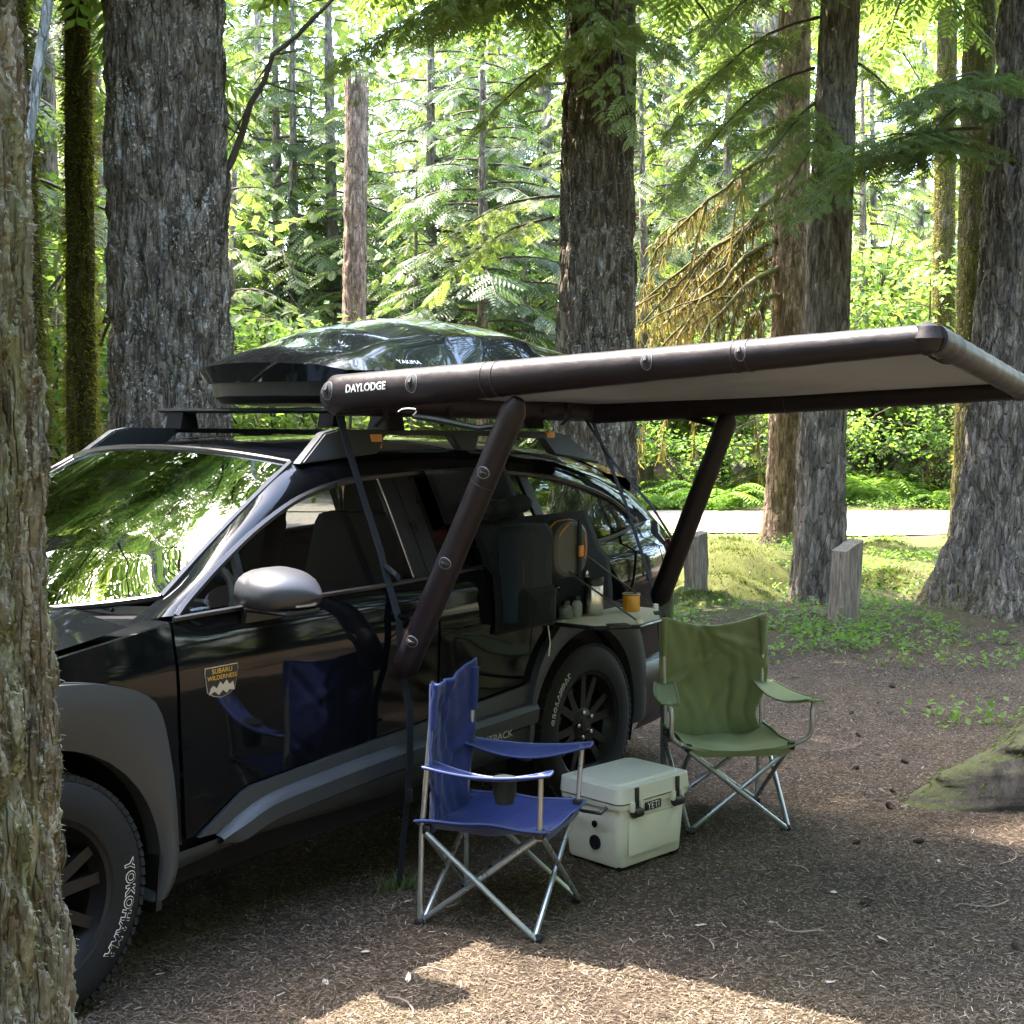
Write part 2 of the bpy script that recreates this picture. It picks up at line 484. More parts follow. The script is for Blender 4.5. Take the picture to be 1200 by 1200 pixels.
# pale gravel road crossing behind the posts
rm, t, p = mat('gravel_road')
ob = t.nodes.new('ShaderNodeTexCoord').outputs['Object']
n1 = noise(t, ob, 40, 6, 0.7); n2 = noise(t, ob, 0.7, 4)
c1 = ramp(t, [(0.3, (0.10, 0.087, 0.072)), (0.7, (0.22, 0.19, 0.16))]); t.links.new(n1.outputs['Fac'], c1.inputs['Fac'])
t.links.new(mixc(t, math_(t, 'MULTIPLY', thresh(t, n2.outputs['Fac'], 0.5, 0.7), 0.35), c1.outputs['Color'], (0.22, 0.17, 0.13)), p.inputs['Base Color'])
p.inputs['Roughness'].default_value = 0.95
S_ = np.linspace(-60, 60, 241); T_ = np.linspace(0, 1, 9)
RV = []
for s in S_:
    for tt in T_:
        e = 0.25 * math.sin(s * 0.9) + 0.15 * math.sin(s * 2.3)
        d = 19.6 + e + tt * (4.7 - 0.6 * e)
        x, y = ds(d, s); RV.append((x, y, float(gh(x, y)) + 0.02 + 0.05 * math.sin(math.pi * tt)))
n9 = len(T_)
RF = [(i * n9 + j, i * n9 + j + 1, (i + 1) * n9 + j + 1, (i + 1) * n9 + j) for i in range(len(S_) - 1) for j in range(n9 - 1)]
road = add('road', RV, RF, rm); tag(road, kind='structure')

# sunlit gravel clearing that opens off the road behind the car
CV = []; cs = np.linspace(0, 1, 40); ct = np.linspace(0, 1, 24)
for a_ in cs:
    for b_ in ct:
        d = 23.6 + a_ * (13.5 + 1.2 * math.sin(7 * b_)); s = (-0.44 + 0.36 * b_ + 0.02 * math.sin(9 * a_)) * d
        x, y = ds(d, s); CV.append((x, y, float(gh(x, y)) + 0.06 + 0.02 * math.sin(5 * a_)))
CF = [(i * 24 + j, i * 24 + j + 1, (i + 1) * 24 + j + 1, (i + 1) * 24 + j) for i in range(39) for j in range(23)]
tag(add('gravel_clearing', CV, CF, rm), kind='structure')
def in_clearing(d, s): return 23 < d < 37.5 and -0.46 * d < s < -0.07 * d

# ------------------------------------------------------------------ trunks
def trunk_mesh(path, nth, zs, depth, ft, fz, seed, flare=0.0, lobes=5, fh=0.9, fine=0.30, jit=0.035):
    """path [(x,y,z,r)] from base to top; real bark relief. zs: heights of the rings"""
    P = np.array(path, float)
    zs = np.asarray(zs, float)
    cx = np.interp(zs, P[:, 2], P[:, 0]); cy = np.interp(zs, P[:, 2], P[:, 1]); r = np.interp(zs, P[:, 2], P[:, 3])
    U, Z = np.meshgrid(np.arange(nth) / nth, zs)
    H = (Z - zs[0]) / (zs[-1] - zs[0])
    rr = np.repeat(r[:, None], nth, 1)
    rng = np.random.default_rng(seed)
    ph = rng.random(4) * 6.28
    hz = np.exp(-np.maximum(Z - P[0, 2], 0) / max(fh * 0.45, 1e-3))
    lob = 0.5 + 0.5 * np.sin(U * 2 * np.pi * lobes + ph[0] + 0.6 * np.sin(U * 6.28 + ph[1]))
    rr = rr * (1 + flare * hz * (0.45 + 0.75 * lob)) * (1 + 0.05 * np.sin(U * 6.28 * 2 + ph[2] + Z * 0.5) + 0.03 * np.sin(U * 6.28 * 3 + ph[3] - Z * 0.8))
    W = nz2(U, H, 9, max(3, int(fz * 0.6)), seed + 1)
    a = nz2(U + 0.035 * (W - 0.5), H + 0.01 * W, ft, fz, seed + 2)
    b = nz2(U - 0.02 * (W - 0.5), H, int(ft * 1.7), int(fz * 1.9), seed + 3)
    c = nz2(U, H, min(ft * 4, nth), fz * 4, seed + 4)
    rid = np.minimum(np.abs(2 * a - 1) * 1.7, 1) ** 0.7 * (0.55 + 0.45 * np.minimum(np.abs(2 * b - 1) * 2.0, 1))
    rr = rr + depth * (rid - 0.7) + depth * fine * (c - 0.5) * 1.6 + rng.normal(0, depth * jit, rr.shape)
    A = U * 2 * np.pi
    V = np.stack([cx[:, None] + rr * np.cos(A), cy[:, None] + rr * np.sin(A), Z + 0 * rr], -1).reshape(-1, 3)
    m = len(zs)
    i, k = np.meshgrid(np.arange(m - 1), np.arange(nth), indexing='ij')
    l = (k + 1) % nth
    F = np.stack([i * nth + k, i * nth + l, (i + 1) * nth + l, (i + 1) * nth + k], -1).reshape(-1, 4)
    return V, F

def zlist(z0, zf, z1, fine, coarse):
    return np.r_[np.arange(z0, zf, fine), np.arange(zf, z1 + coarse, coarse)]

def limb_tubes(paths, n=5):
    """paths list of (pts (m,3), r0, r1) -> V, F"""
    Vs, Fs, k0 = [], [], 0
    for pts, r0, r1 in paths:
        pts = np.asarray(pts, float); m = len(pts)
        t = np.gradient(pts, axis=0); t /= np.linalg.norm(t, axis=1, keepdims=True) + 1e-9
        a = np.array([0.0, 0.0, 1.0]) if abs(t[0, 2]) < 0.9 else np.array([1.0, 0, 0])
        u = np.cross(t, a); u /= np.linalg.norm(u, axis=1, keepdims=True) + 1e-9
        w = np.cross(t, u)
        r = np.linspace(r0, r1, m)[:, None, None]
        an = np.arange(n) / n * 2 * np.pi
        V = pts[:, None, :] + r * (u[:, None, :] * np.cos(an)[None, :, None] + w[:, None, :] * np.sin(an)[None, :, None])
        i, k = np.meshgrid(np.arange(m - 1), np.arange(n), indexing='ij'); l = (k + 1) % n
        Fs.append(np.stack([i * n + k, i * n + l, (i + 1) * n + l, (i + 1) * n + k], -1).reshape(-1, 4) + k0)
        Vs.append(V.reshape(-1, 3)); k0 += m * n
    return np.concatenate(Vs), np.concatenate(Fs)

# ------------------------------------------------------------------ sprays, boughs, crowns
def diamond(base, d, L, w, up, sag):
    side = np.cross(up, d); side /= np.linalg.norm(side) + 1e-9
    m = base + d * L * 0.45 - up * sag * L * 0.1
    return [base, m - side * w / 2, base + d * L - up * sag * L * 0.35, m + side * w / 2]

def spray_proto(pairs, fork, w):
    V = []; up = np.array([0, 0, 1.0])
    V += diamond(np.zeros(3), np.array([1.0, 0, 0]), 1.0, w * 0.5, up, 0.4)
    for k in range(pairs):
        x = 0.06 + 0.86 * k / (pairs - 1)
        l = 0.36 * (1 - x) ** 0.6 * min(1, (x + 0.12) * 3.0) + 0.06
        for sg in (-1, 1):
            base = np.array([x + (0.02 if sg > 0 else 0), 0, -0.14 * x * x])
            ang = sg * R_(58 - 14 * x)
            d = np.array([math.cos(ang), math.sin(ang), -0.12]); d /= np.linalg.norm(d)
            if fork == 0: V += diamond(base, d, l, w, up, 0.5)
            else:
                V += diamond(base, d, l, w * 0.8, up, 0.5)
                for q in range(1, fork + 1):
                    for s2 in (-1, 1):
                        a2 = ang + s2 * R_(42); d2 = np.array([math.cos(a2), math.sin(a2), -0.15]); d2 /= np.linalg.norm(d2)
                        V += diamond(base + d * l * (0.15 + 0.62 * q / (fork + 1)), d2, l * (0.42 - 0.08 * q), w * 0.62, up, 0.4)
    return np.array(V)

SP_LO = spray_proto(8, 0, 0.085)
SP_MID = spray_proto(10, 1, 0.06)
SP_HI = spray_proto(12, 2, 0.045)

def place(proto, O, X, N, L):
    """-> V, F of quads"""
    X = X / (np.linalg.norm(X, axis=1, keepdims=True) + 1e-9)
    Y = np.cross(N, X); Y /= np.linalg.norm(Y, axis=1, keepdims=True) + 1e-9
    Z = np.cross(X, Y)
    B = np.stack([X, Y, Z], 1) * L[:, None, None]
    V = np.einsum('kj,njc->nkc', proto, B) + O[:, None, :]
    V = V.reshape(-1, 3)
    return V, np.arange(len(V)).reshape(-1, 4)

# places on the ground that the sun reaches through gaps in the canopy: (x, y, rx, ry)
GAPS = [(0.8, -2.95, 1.0, 1.65), (3.42, -2.40, 0.16, 0.34), (4.95, -1.6, 0.35, 0.16), (9.6, 1.85, 0.9, 0.4), (8.6, 0.6, .4, .2), (12.4, 2.6, 0.8, 0.4), (11.0, 0.6, 0.6, 0.3)]
GAPS += [(2.9 + 0.5 * k, -4.6 - 0.3 * k, 0.5, 0.7) for k in range(4)]
for s in (3.0, 4.6, 6.2, 8.0):
    x, y = ds(21.8, s); GAPS.append((x, y, 1.5, 1.3))
for s in (-12, -9, -6, -3, 0):
    x, y = ds(22.3, s); GAPS.append((x, y, 1.8, 1.8))
def keep_gap(P):
    k = P[:, 2] / SUN_DIR[2]
    gx_ = P[:, 0] - SUN_DIR[0] * k; gy_ = P[:, 1] - SUN_DIR[1] * k
    ok = np.ones(len(P), bool)
    for x, y, rx, ry in GAPS:
        ok &= ((gx_ - x) / rx) ** 2 + ((gy_ - y) / ry) ** 2 > 1
    return ok

def bough(rng, a, b, sag, spacing, wid, secs, limbs, r0):
    """a limb from a to b (arched), side sprays go to secs, wood to limbs"""
    a = np.array(a, float); b = np.array(b, float)
    L = np.linalg.norm(b - a)
    tt = np.linspace(0, 1, 7)
    bend = rng.normal(0, 0.05) * L
    hd = b - a; hd[2] = 0; hd /= np.linalg.norm(hd) + 1e-9
    sd = np.array([-hd[1], hd[0], 0])
    pts = a + (b - a) * tt[:, None] + np.array([0, 0, 1.0]) * (sag * L * np.sin(np.pi * tt))[:, None] + sd * (bend * np.sin(np.pi * tt))[:, None]
    limbs.append((pts, r0, r0 * 0.15))
    n = max(4, int(L / spacing))
    for i in range(n):
        t = 0.10 + 0.88 * (i + rng.random() * 0.8) / n
        k = min(int(t * 6), 5); f = t * 6 - k
        o = pts[k] * (1 - f) + pts[k + 1] * f
        d = pts[k + 1] - pts[k]; d /= np.linalg.norm(d)
        for sg in (-1, 1):
            if rng.random() < 0.1: continue
            an = sg * R_(rng.uniform(38, 72))
            h = hd * math.cos(an) + sd * math.sin(an)
            x = h + np.array([0, 0, d[2] * 0.5 - rng.uniform(0.05, 0.45)])
            l = L * wid * (1.08 - t) ** 0.65 * min(1, 0.35 + t * 2.2) * rng.uniform(0.65, 1.15) + 0.14
            nrm = np.array([rng.normal(0, 0.25), rng.normal(0, 0.25), 1.0])
            secs.append((o, x, nrm, l))
    secs.append((pts[-2], (pts[-1] - pts[-3]), np.array([rng.normal(0, .2), rng.normal(0, .2), 1.0]), L * 0.22 + 0.12))

def leaves_from(secs, proto, cull=True):
    O = np.array([s[0] for s in secs]); X = np.array([s[1] for s in secs]); N = np.array([s[2] for s in secs]); L = np.array([s[3] for s in secs])
    if cull:
        mid = O + X / (np.linalg.norm(X, axis=1, keepdims=True) + 1e-9) * (L * 0.5)[:, None]
        k = keep_gap(mid); O, X, N, L = O[k], X[k], N[k], L[k]
    return place(proto, O, X, N, L)

def crown_boughs(rng, x, y, z0, z1, R0, nb, secs, limbs, spacing=0.24, wid=0.34, taper=0.75, droop=0.35):
    for i in range(nb):
        f = (i + rng.random()) / nb
        z = z0 + (z1 - z0) * f
        L = max(0.5, R0 * (1 - f) ** taper * rng.uniform(0.65, 1.12))
        az = i * 2.399 + rng.normal(0, 0.3)
        e = np.array([math.cos(az), math.sin(az), 0])
        a = np.array([x, y, z]) + e * 0.1
        b = a + e * L + np.array([0, 0, -droop * L * rng.uniform(0.5, 1.4)])
        bough(rng, a, b, 0.10, spacing, wid, secs, limbs, 0.012 + 0.009 * L)

def fuzz(rng, V, nth, n, L, cx=None):
    """short strands standing off the surface of a trunk mesh (ring layout, nth per ring)"""
    m = len(V) // nth
    G = V.reshape(m, nth, 3)
    i = rng.integers(0, m - 1, n * 3); k = rng.integers(0, nth, n * 3)
    cl = nz2(k / nth, i / m, 7, 26, 77) + 0.6 * nz2(k / nth, i / m, 15, 60, 78)
    sel = np.argsort(-(cl * 0.35 + rng.random(n * 3) * 1.2))[:n]; i = i[sel]; k = k[sel]
    p = G[i, k]; c = G[i].mean(1); p = p + rng.normal(0, L * 0.7, p.shape)
    nr = p - c; nr /= np.linalg.norm(nr, axis=1, keepdims=True) + 1e-9
    d = nr + rng.normal(0, 0.45, (n, 3)) + np.array([0, 0, -0.5]); d /= np.linalg.norm(d, axis=1, keepdims=True)
    s = np.cross(d, rng.normal(0, 1, (n, 3))); s /= np.linalg.norm(s, axis=1, keepdims=True) + 1e-9
    l = (L * rng.uniform(0.5, 1.5, n))[:, None]
    Q = np.stack([p - nr * 0.004 - s * l * 0.14, p - nr * 0.004 + s * l * 0.14, p + d * l + s * l * 0.03, p + d * l - s * l * 0.03], 1)
    return Q.reshape(-1, 3), np.arange(4 * n).reshape(-1, 4)

def cat(parts):
    Vs, Fs, k = [], [], 0
    for V, F in parts:
        Vs.append(V); Fs.append(F + k); k += len(V)
    return np.concatenate(Vs), np.concatenate(Fs)

def forest_tree(name, label, base, path, barkm, nth, zf, fine, depth, ft, fz, seed, flare, crown=None, hero=(), leafm=None, group=None, moss_n=0, top=17.0, lobes=5, fh=0.9, coarse=0.5, herom=None, cat_='tree', hero_proto=None, hero_w=0.34):
    """base (x,y); path offsets [(dx,dy,z,r)]; crown (z0, z1, R, nb); hero [(a,b,sag)] world limbs seen in the photograph"""
    x, y = base; z0 = float(gh(x, y)) - 0.08
    root = thing(name, label, cat_, (x, y, z0), 0, group)
    pth = [(q[0], q[1], q[2], q[3]) for q in path]
    V, F = trunk_mesh(pth, nth, zlist(0, zf, top, fine, coarse), depth, ft, fz, seed, flare, lobes, fh)
    add_np('trunk', V, F, barkm, root, smooth=True)
    rng = np.random.default_rng(seed + 100)
    off = np.array([x, y, z0])
    if crown:
        secs, limbs = [], []
        cz0, cz1, R, nb = crown[:4]
        tx = np.interp((cz0 + cz1) / 2, [q[2] for q in pth], [q[0] for q in pth]); ty = np.interp((cz0 + cz1) / 2, [q[2] for q in pth], [q[1] for q in pth])
        crown_boughs(rng, x + tx, y + ty, cz0, cz1, R, nb, secs, limbs)
        V, F = leaves_from(secs, SP_LO); cr = add_np('crown', V - off, F, leafm or HEMLOCK, root)
        V, F = limb_tubes(limbs, 4); tag(add_np('limbs', V - off, F, TWIG, cr, smooth=True), kind='stuff')
    for a, b, sag in hero:
        secs, limbs = [], []
        bough(rng, a, b, sag, 0.13, hero_w, secs, limbs, 0.018)
        # second-order twigs so that the near sprays are small
        sub = []
        for o, xx, nn_, l in secs:
            xx = xx / np.linalg.norm(xx)
            if l < 0.3: sub.append((o, xx, nn_, l)); continue
            m = max(2, int(l / 0.15)); sdv = np.cross(nn_, xx); sdv /= np.linalg.norm(sdv)
            for q in range(m):
                f = (q + 0.4) / m
                for sg in (-1, 1):
                    sub.append((o + xx * l * f + np.array([0, 0, -0.18 * f * f * l]), xx * 0.75 + sdv * sg * 0.66 + np.array([0, 0, -rng.uniform(0.0, 0.35)]), nn_ + rng.normal(0, 0.2, 3), max(0.10, l * (0.45 - 0.25 * f)) * rng.uniform(0.8, 1.2)))
            sub.append((o + xx * l * 0.7, xx, nn_, l * 0.4))
        V, F = leaves_from(sub, hero_proto if hero_proto is not None else SP_LO, False)
        br = add_np('branch', V - off, F, herom or leafm or HEMLOCK, root)
        V, F = limb_tubes(limbs, 5); add_np('limb', V - off, F, TWIG, br, smooth=True)
    if moss_n:
        V, F = trunk_mesh(pth, 48, np.arange(0, zf, 0.06), depth, ft, fz, seed, flare, lobes, fh)
        Q, QF = fuzz(rng, V, 48, moss_n, 0.034)
        o = add_np('moss', Q, QF, MOSS, root); tag(o, kind='stuff')
    return root

# T12: the great trunk at the edge, root flare
forest_tree('conifer_tree', 'huge grey furrowed conifer trunk with a mossy flared base behind the wooden post', (10.38, -0.54),
            [(0, 0, 0, 0.52), (0.02, -0.02, 1.2, 0.50), (0.14, -0.12, 5.5, 0.44), (0.2, -0.3, 17, 0.2)], BARK_FIR2, 300, 5.8, 0.017, 0.065, 48, 36, 11, 0.62,
            (6.2, 18, 4.2, 62), [((10.03, -0.22, 4.19), (8.13, 0.58, 3.3), 0.10), ((10.02, -0.22, 4.0), (8.02, 0.11, 3.77), 0.06), ((10.1, -0.26, 4.63), (8.17, -0.23, 4.07), 0.05), ((10.25, -0.14, 4.53), (8.83, 0.01, 3.68), 0.08)],
            moss_n=0, lobes=4, fh=1.5)
# T4: big trunk behind the bonnet
forest_tree('conifer_tree', 'thick dark conifer trunk flecked with white lichen, behind the roof rail', (4.93, 4.37),
            [(0, 0, 0, 0.455), (0.0, 0, 2, 0.44), (-0.02, 0.02, 5, 0.42), (0, 0, 18, 0.2)], BARK_FIR, 280, 5.3, 0.016, 0.058, 44, 38, 12, 0.3,
            (6.0, 19, 4.3, 66))
# T7: central trunk
forest_tree('conifer_tree', 'tall conifer trunk with drooping green boughs, rising behind the car boot', (8.72, 2.92),
            [(0, 0, 0, 0.45), (0.0, 0, 1.5, 0.40), (0.10, 0.02, 5.8, 0.32), (0.2, 0, 18, 0.15)], BARK_FIR, 230, 6.0, 0.018, 0.052, 38, 36, 13, 0.35,
            (6.4, 19, 4.0, 62), [((8.68, 2.97, 5.43), (6.18, 3.73, 4.58), 0.10), ((8.7, 2.98, 5.82), (6.22, 3.03, 4.8), 0.10), ((8.74, 3.01, 5.06), (7.45, 3.31, 4.19), 0.1),
            ((8.7, 2.75, 5.32), (7.37, 1.7, 3.98), 0.14), ((8.73, 2.77, 5.79), (7.21, 2.01, 4.73), 0.12), ((8.86, 3.37, 3.79), (8.0, 4.35, 3.2), 0.12), ((8.63, 3.31, 3.56), (8.3, 4.5, 2.9), 0.1)], herom=HEMLIT)
# tall fir over the bonnet, out of the picture but in the windscreen
forest_tree('conifer_tree', 'tall fir beyond the bonnet whose boughs show in the windscreen', (1.7, 8.9), [(0, 0, 0, 0.4), (0, 0, 2, 0.33), (0, 0, 28, 0.05)], BARK_FIR, 40, 6, 0.1, 0.04, 20, 60, 23, 0.3, (6.0, 28, 5.4, 54), top=27, leafm=HEMLIT)
forest_tree('conifer_tree', 'tall fir beyond the car front with yellow-green boughs overhead', (-2.6, 7.2), [(0, 0, 0, 0.35), (0, 0, 2, 0.3), (0, 0, 24, 0.05)], BARK_FIR, 40, 6, 0.1, 0.04, 20, 60, 24, 0.3, (5.0, 24, 4.8, 48), top=23, leafm=HEMLIT)
# T9
forest_tree('conifer_tree', 'slim dark straight conifer trunk directly behind the leaning wooden post', (9.6, 1.04),
            [(0, 0, 0, 0.235), (0.02, 0.0, 1.5, 0.215), (0.2, -0.05, 5.8, 0.18), (0.4, 0, 15, 0.06)], BARK_GREY, 140, 5.8, 0.02, 0.018, 26, 60, 14, 0.15,
            (6.2, 15, 3.0, 46), [((9.83, 1.22, 5.32), (8.54, 2.15, 4.08), 0.12), ((9.78, 1.23, 4.86), (8.42, 1.91, 3.6), 0.12), ((9.85, 1.23, 5.71), (8.17, 1.54, 4.72), 0.1), ((9.76, 1.21, 4.54), (8.4, 1.41, 3.41), 0.12), ((9.88, 1.11, 5.01), (10.12, 0.35, 4.27), 0.1), ((9.79, 1.14, 4.31), (8.43, 1.02, 3.31), 0.1)], top=14.5, herom=HEMLIT)
# T8: reddish trunk with dead mossy limbs
t8 = forest_tree('conifer_tree', 'slender reddish brown conifer trunk hung with dead mossy limbs by the road', (14.69, 3.73),
            [(0, 0, 0, 0.30), (0.02, 0.0, 1.5, 0.25), (0.15, 0.05, 7.5, 0.2), (0.4, 0, 16, 0.06)], BARK_RED, 120, 7.6, 0.03, 0.02, 22, 60, 15, 0.25,
            (7.5, 16, 3.2, 44), top=15.5)
rng = np.random.default_rng(5)
mo = np.array(t8.location)
for a, b in [((14.82, 3.81, 4.52), (13.82, 5.49, 2.91)), ((14.79, 3.79, 4.13), (13.2, 4.61, 2.69)), ((14.73, 3.82, 3.68), (12.94, 4.1, 2.61)), ((14.83, 3.82, 4.74), (14.01, 4.44, 3.44)), ((14.75, 3.76, 3.34), (13.57, 4.08, 2.42)), ((14.8, 3.8, 4.3), (14.2, 5.6, 3.3)), ((14.8, 3.8, 3.9), (13.9, 5.2, 2.4)), ((14.8, 3.8, 5.2), (14.0, 5.3, 3.9))]:
    a = np.array(a); b = np.array(b); tt = np.linspace(0, 1, 9)
    pts = a + (b - a) * tt[:, None] + np.array([0, 0, 1.0]) * (0.18 * np.sin(np.pi * tt))[:, None] + rng.normal(0, 0.02, (9, 3))
    paths = [(pts, 0.04, 0.012)]
    strands = []
    for q in range(9):
        o = pts[rng.integers(2, 9)]; e = (b - a) / np.linalg.norm(b - a) + rng.normal(0, 0.55, 3); e[2] -= 0.35
        tw = o + e * np.linspace(0, rng.uniform(0.3, 0.9), 5)[:, None] + np.array([0, 0, -0.3]) * (np.linspace(0, 1, 5) ** 2)[:, None]
        paths.append((tw, 0.014, 0.004))
        strands.append(tw)
    strands.append(pts); strands.append(pts)
    V, F = limb_tubes(paths, 6)
    br = add_np('mossy_limb', V - mo, F, MOSSLIMB, t8, smooth=True)
    Q = []
    for st in strands:
        for q in range(70):
            i = rng.uniform(0, len(st) - 1.01); k = int(i); o = st[k] + (st[k + 1] - st[k]) * (i - k)
            l = rng.uniform(0.05, 0.26); w = rng.uniform(0.006, 0.016); an = rng.uniform(0, 6.28); sd = np.array([math.cos(an), math.sin(an), 0]) * w
            dn = np.array([rng.normal(0, 0.05), rng.normal(0, 0.05), -l])
            Q += [o - sd, o + sd, o + dn + sd * 0.3, o + dn - sd * 0.3]
    Q = np.array(Q)
    tag(add_np('hanging_moss', Q - mo, np.arange(len(Q)).reshape(-1, 4), DEADMOSS, br), kind='stuff')
# T2, T3: mossy slim trunks; T10, T11
forest_tree('mossy_tree', 'slim moss-coated trunk half hidden behind the lichened foreground tree', (3.52, 4.10), [(0, 0, 0, 0.13), (-0.03, 0.03, 2, 0.12), (-0.08, 0.12, 5, 0.10), (-0.1, 0.3, 12, 0.04)], BARK_MOSS, 60, 4.8, 0.03, 0.016, 9, 30, 16, 0.1, (5.5, 12, 2.8, 30), leafm=MAPLE, moss_n=16000, top=11.5)
forest_tree('mossy_tree', 'straight moss-covered trunk beside the thick lichen-flecked conifer', (5.26, 5.95), [(0, 0, 0, 0.145), (0.0, 0.0, 2, 0.125), (0.02, -0.03, 5.4, 0.115), (0.2, 0.3, 13, 0.04)], BARK_MOSS, 60, 5.6, 0.03, 0.016, 9, 34, 17, 0.1, (6.2, 13, 3.0, 34), leafm=MAPLE, moss_n=16000, top=12.5)
forest_tree('mossy_tree', 'thin sunlit trunk furred with yellow moss beyond the road', ds(26.2, 8.13), [(0, 0, 0, 0.26), (0, 0, 2, 0.20), (0.1, 0.1, 9.4, 0.18), (0.2, 0.3, 14, 0.04)], BARK_MOSS, 60, 8.4, 0.04, 0.02, 9, 34, 18, 0.2, (9, 14, 3.0, 24), leafm=MAPLE, moss_n=14000, top=13.5)
forest_tree('mossy_tree', 'dark mossy trunk close beside the huge grey flared trunk', (15.82, 1.67), [(0, 0, 0, 0.25), (0, 0, 2, 0.22), (0.25, 0.1, 7.2, 0.19), (0.4, 0.3, 14, 0.05)], BARK_MOSS, 60, 7.4, 0.04, 0.02, 10, 34, 19, 0.2, (7.6, 14, 2.8, 26), leafm=HEMLOCK, moss_n=5000, top=13.5)
# pale leaning alder stem
al = thing('alder_sapling', 'thin pale leaning alder stem beside the mossy trunks', 'tree', (2.2, 2.52, 0))
V, F = limb_tubes([(np.array([(0, 0, -0.05), (0.04, -0.01, 1.0), (0.10, -0.03, 2.2), (0.16, -0.03, 3.07), (0.22, -0.06, 3.5), (0.34, -0.1, 4.25), (0.5, -0.2, 5.5), (0.6, -0.3, 7.0)]), 0.045, 0.02)], 14)
add_np('trunk', V, F, BARK_PALE, al, smooth=True)
# bare crooked branch of the big trunk
par = [o for o in bpy.data.objects if o.name.startswith('conifer_tree') and abs(o.location.x - 4.93) < 0.01][0]
bo = np.array(par.location)
bp = np.array([(5.2, 4.1, 3.5), (5.25, 4.02, 3.66), (5.27, 3.92, 3.86), (5.2, 3.75, 4.05), (5.22, 3.62, 4.2), (5.2, 3.5, 4.38), (5.26, 3.3, 4.5), (5.28, 2.94, 4.72), (5.4, 2.6, 4.8)])
paths = [(bp, 0.032, 0.01)]
rng = np.random.default_rng(9)
for k in (2, 3, 4, 5, 6, 7):
    for q in range(2):
        e = rng.normal(0, 0.5, 3); e[2] = rng.uniform(-0.6, 0.3)
        paths.append((bp[k] + e * np.linspace(0, rng.uniform(0.3, 0.8), 5)[:, None] + rng.normal(0, 0.015, (5, 3)) * np.linspace(0, 1, 5)[:, None], 0.009, 0.003))
V, F = limb_tubes(paths, 7)
add_np('dead_branch', V - bo, F, TWIG, par, smooth=True)
# snag
x, y = 15.53, 12.24
sn = thing('snag', 'broken-topped dead trunk standing beyond the roof box', 'dead tree', (x, y, float(gh(x, y)) - 0.1))
V, F = trunk_mesh([(0, 0, 0, 0.27), (0, 0, 2, 0.23), (0.1, 0, 7.3, 0.19)], 60, np.arange(0, 7.3, 0.06), 0.03, 12, 30, 31, 0.2)
V = V.reshape(-1, 60, 3); V[-8:, :, 2] += np.random.default_rng(3).random((1, 60)) * 0.45 * np.linspace(0, 1, 8)[:, None]; V = V.reshape(-1, 3)
add_np('trunk', V, F, BARK_RED, sn, smooth=True)
# dark young fir in the middle distance
x, y = 18.43, 11.66; z = float(gh(x, y)) - 0.05
dk = thing('dark_fir', 'dark blue-green fir with layered boughs between the snag and the tall trunk', 'tree', (x, y, z))
V, F = trunk_mesh([(0, 0, 0, 0.15), (0, 0, 5, 0.09), (0, 0, 10, 0.02)], 16, np.arange(0, 10, 0.2), 0.01, 5, 20, 33, 0.1)
add_np('trunk', V, F, BARK_GREY, dk, smooth=True)
secs, limbs = [], []; rng = np.random.default_rng(34)
crown_boughs(rng, 0, 0, 2.1, 9.8, 2.9, 70, secs, limbs, 0.2, 0.36, 0.7, 0.25)
V, F = leaves_from(secs, SP_LO, False); cr = add_np('crown', V, F, DARKFIR, dk)
V, F = limb_tubes(limbs, 4); tag(add_np('limbs', V, F, TWIG, cr, smooth=True), kind='stuff')

for (d_, s_, sc_, lab_) in ((33, -1.9, 1.25, 'tall dark fir standing behind the broken-topped dead trunk'), (36, 0.9, 1.35, 'dark fir half hidden behind the tall central trunk'), (31, -5.2, 1.1, 'dark fir among pale maples beyond the roof box'), (40, 4.4, 1.5, 'dark fir far behind the mossy dead limbs'), (37, -9.2, 1.4, 'dark fir seen past the thick lichen-flecked trunk')):
    o = copy_tree(dk); xx, yy = ds(d_, s_); o.location = (xx, yy, float(gh(xx, yy)) - 0.05); o.rotation_euler = (0, 0, d_ * 1.3); o.scale = (sc_, sc_, sc_ * 1.15); tag(o, lab_, 'tree')
# foreground lichened trunk
V, F = trunk_mesh([(0.04, 0.03, 0, 0.37), (0.02, 0.02, 0.5, 0.345), (0.0, -0.014, 1.2, 0.318), (-0.022, -0.064, 2.0, 0.29), (-0.045, -0.09, 2.8, 0.275), (-0.06, -0.1, 9, 0.16)], 420, zlist(0, 2.7, 9, 0.0075, 0.15), 0.034, 50, 30, 21, 0.12, 6, 0.5, 0.75, 0.07)
fg = thing('lichen_tree', 'lichen and moss covered trunk standing in front of the car wheel', 'tree', (-0.748, -1.49, -0.03))
add_np('trunk', V, F, BARK_NEAR, fg, smooth=True)
Q, QF = fuzz(np.random.default_rng(8), V[:420 * 300], 420, 30000, 0.0055)
MOSSPALE = leaf('lichen_tufts', (0.24, 0.25, 0.14), (0.50, 0.53, 0.34), 0.3, (1.2, 1.2, 0.9))
tag(add_np('lichen_tufts', Q, QF, MOSSPALE, fg), kind='stuff')

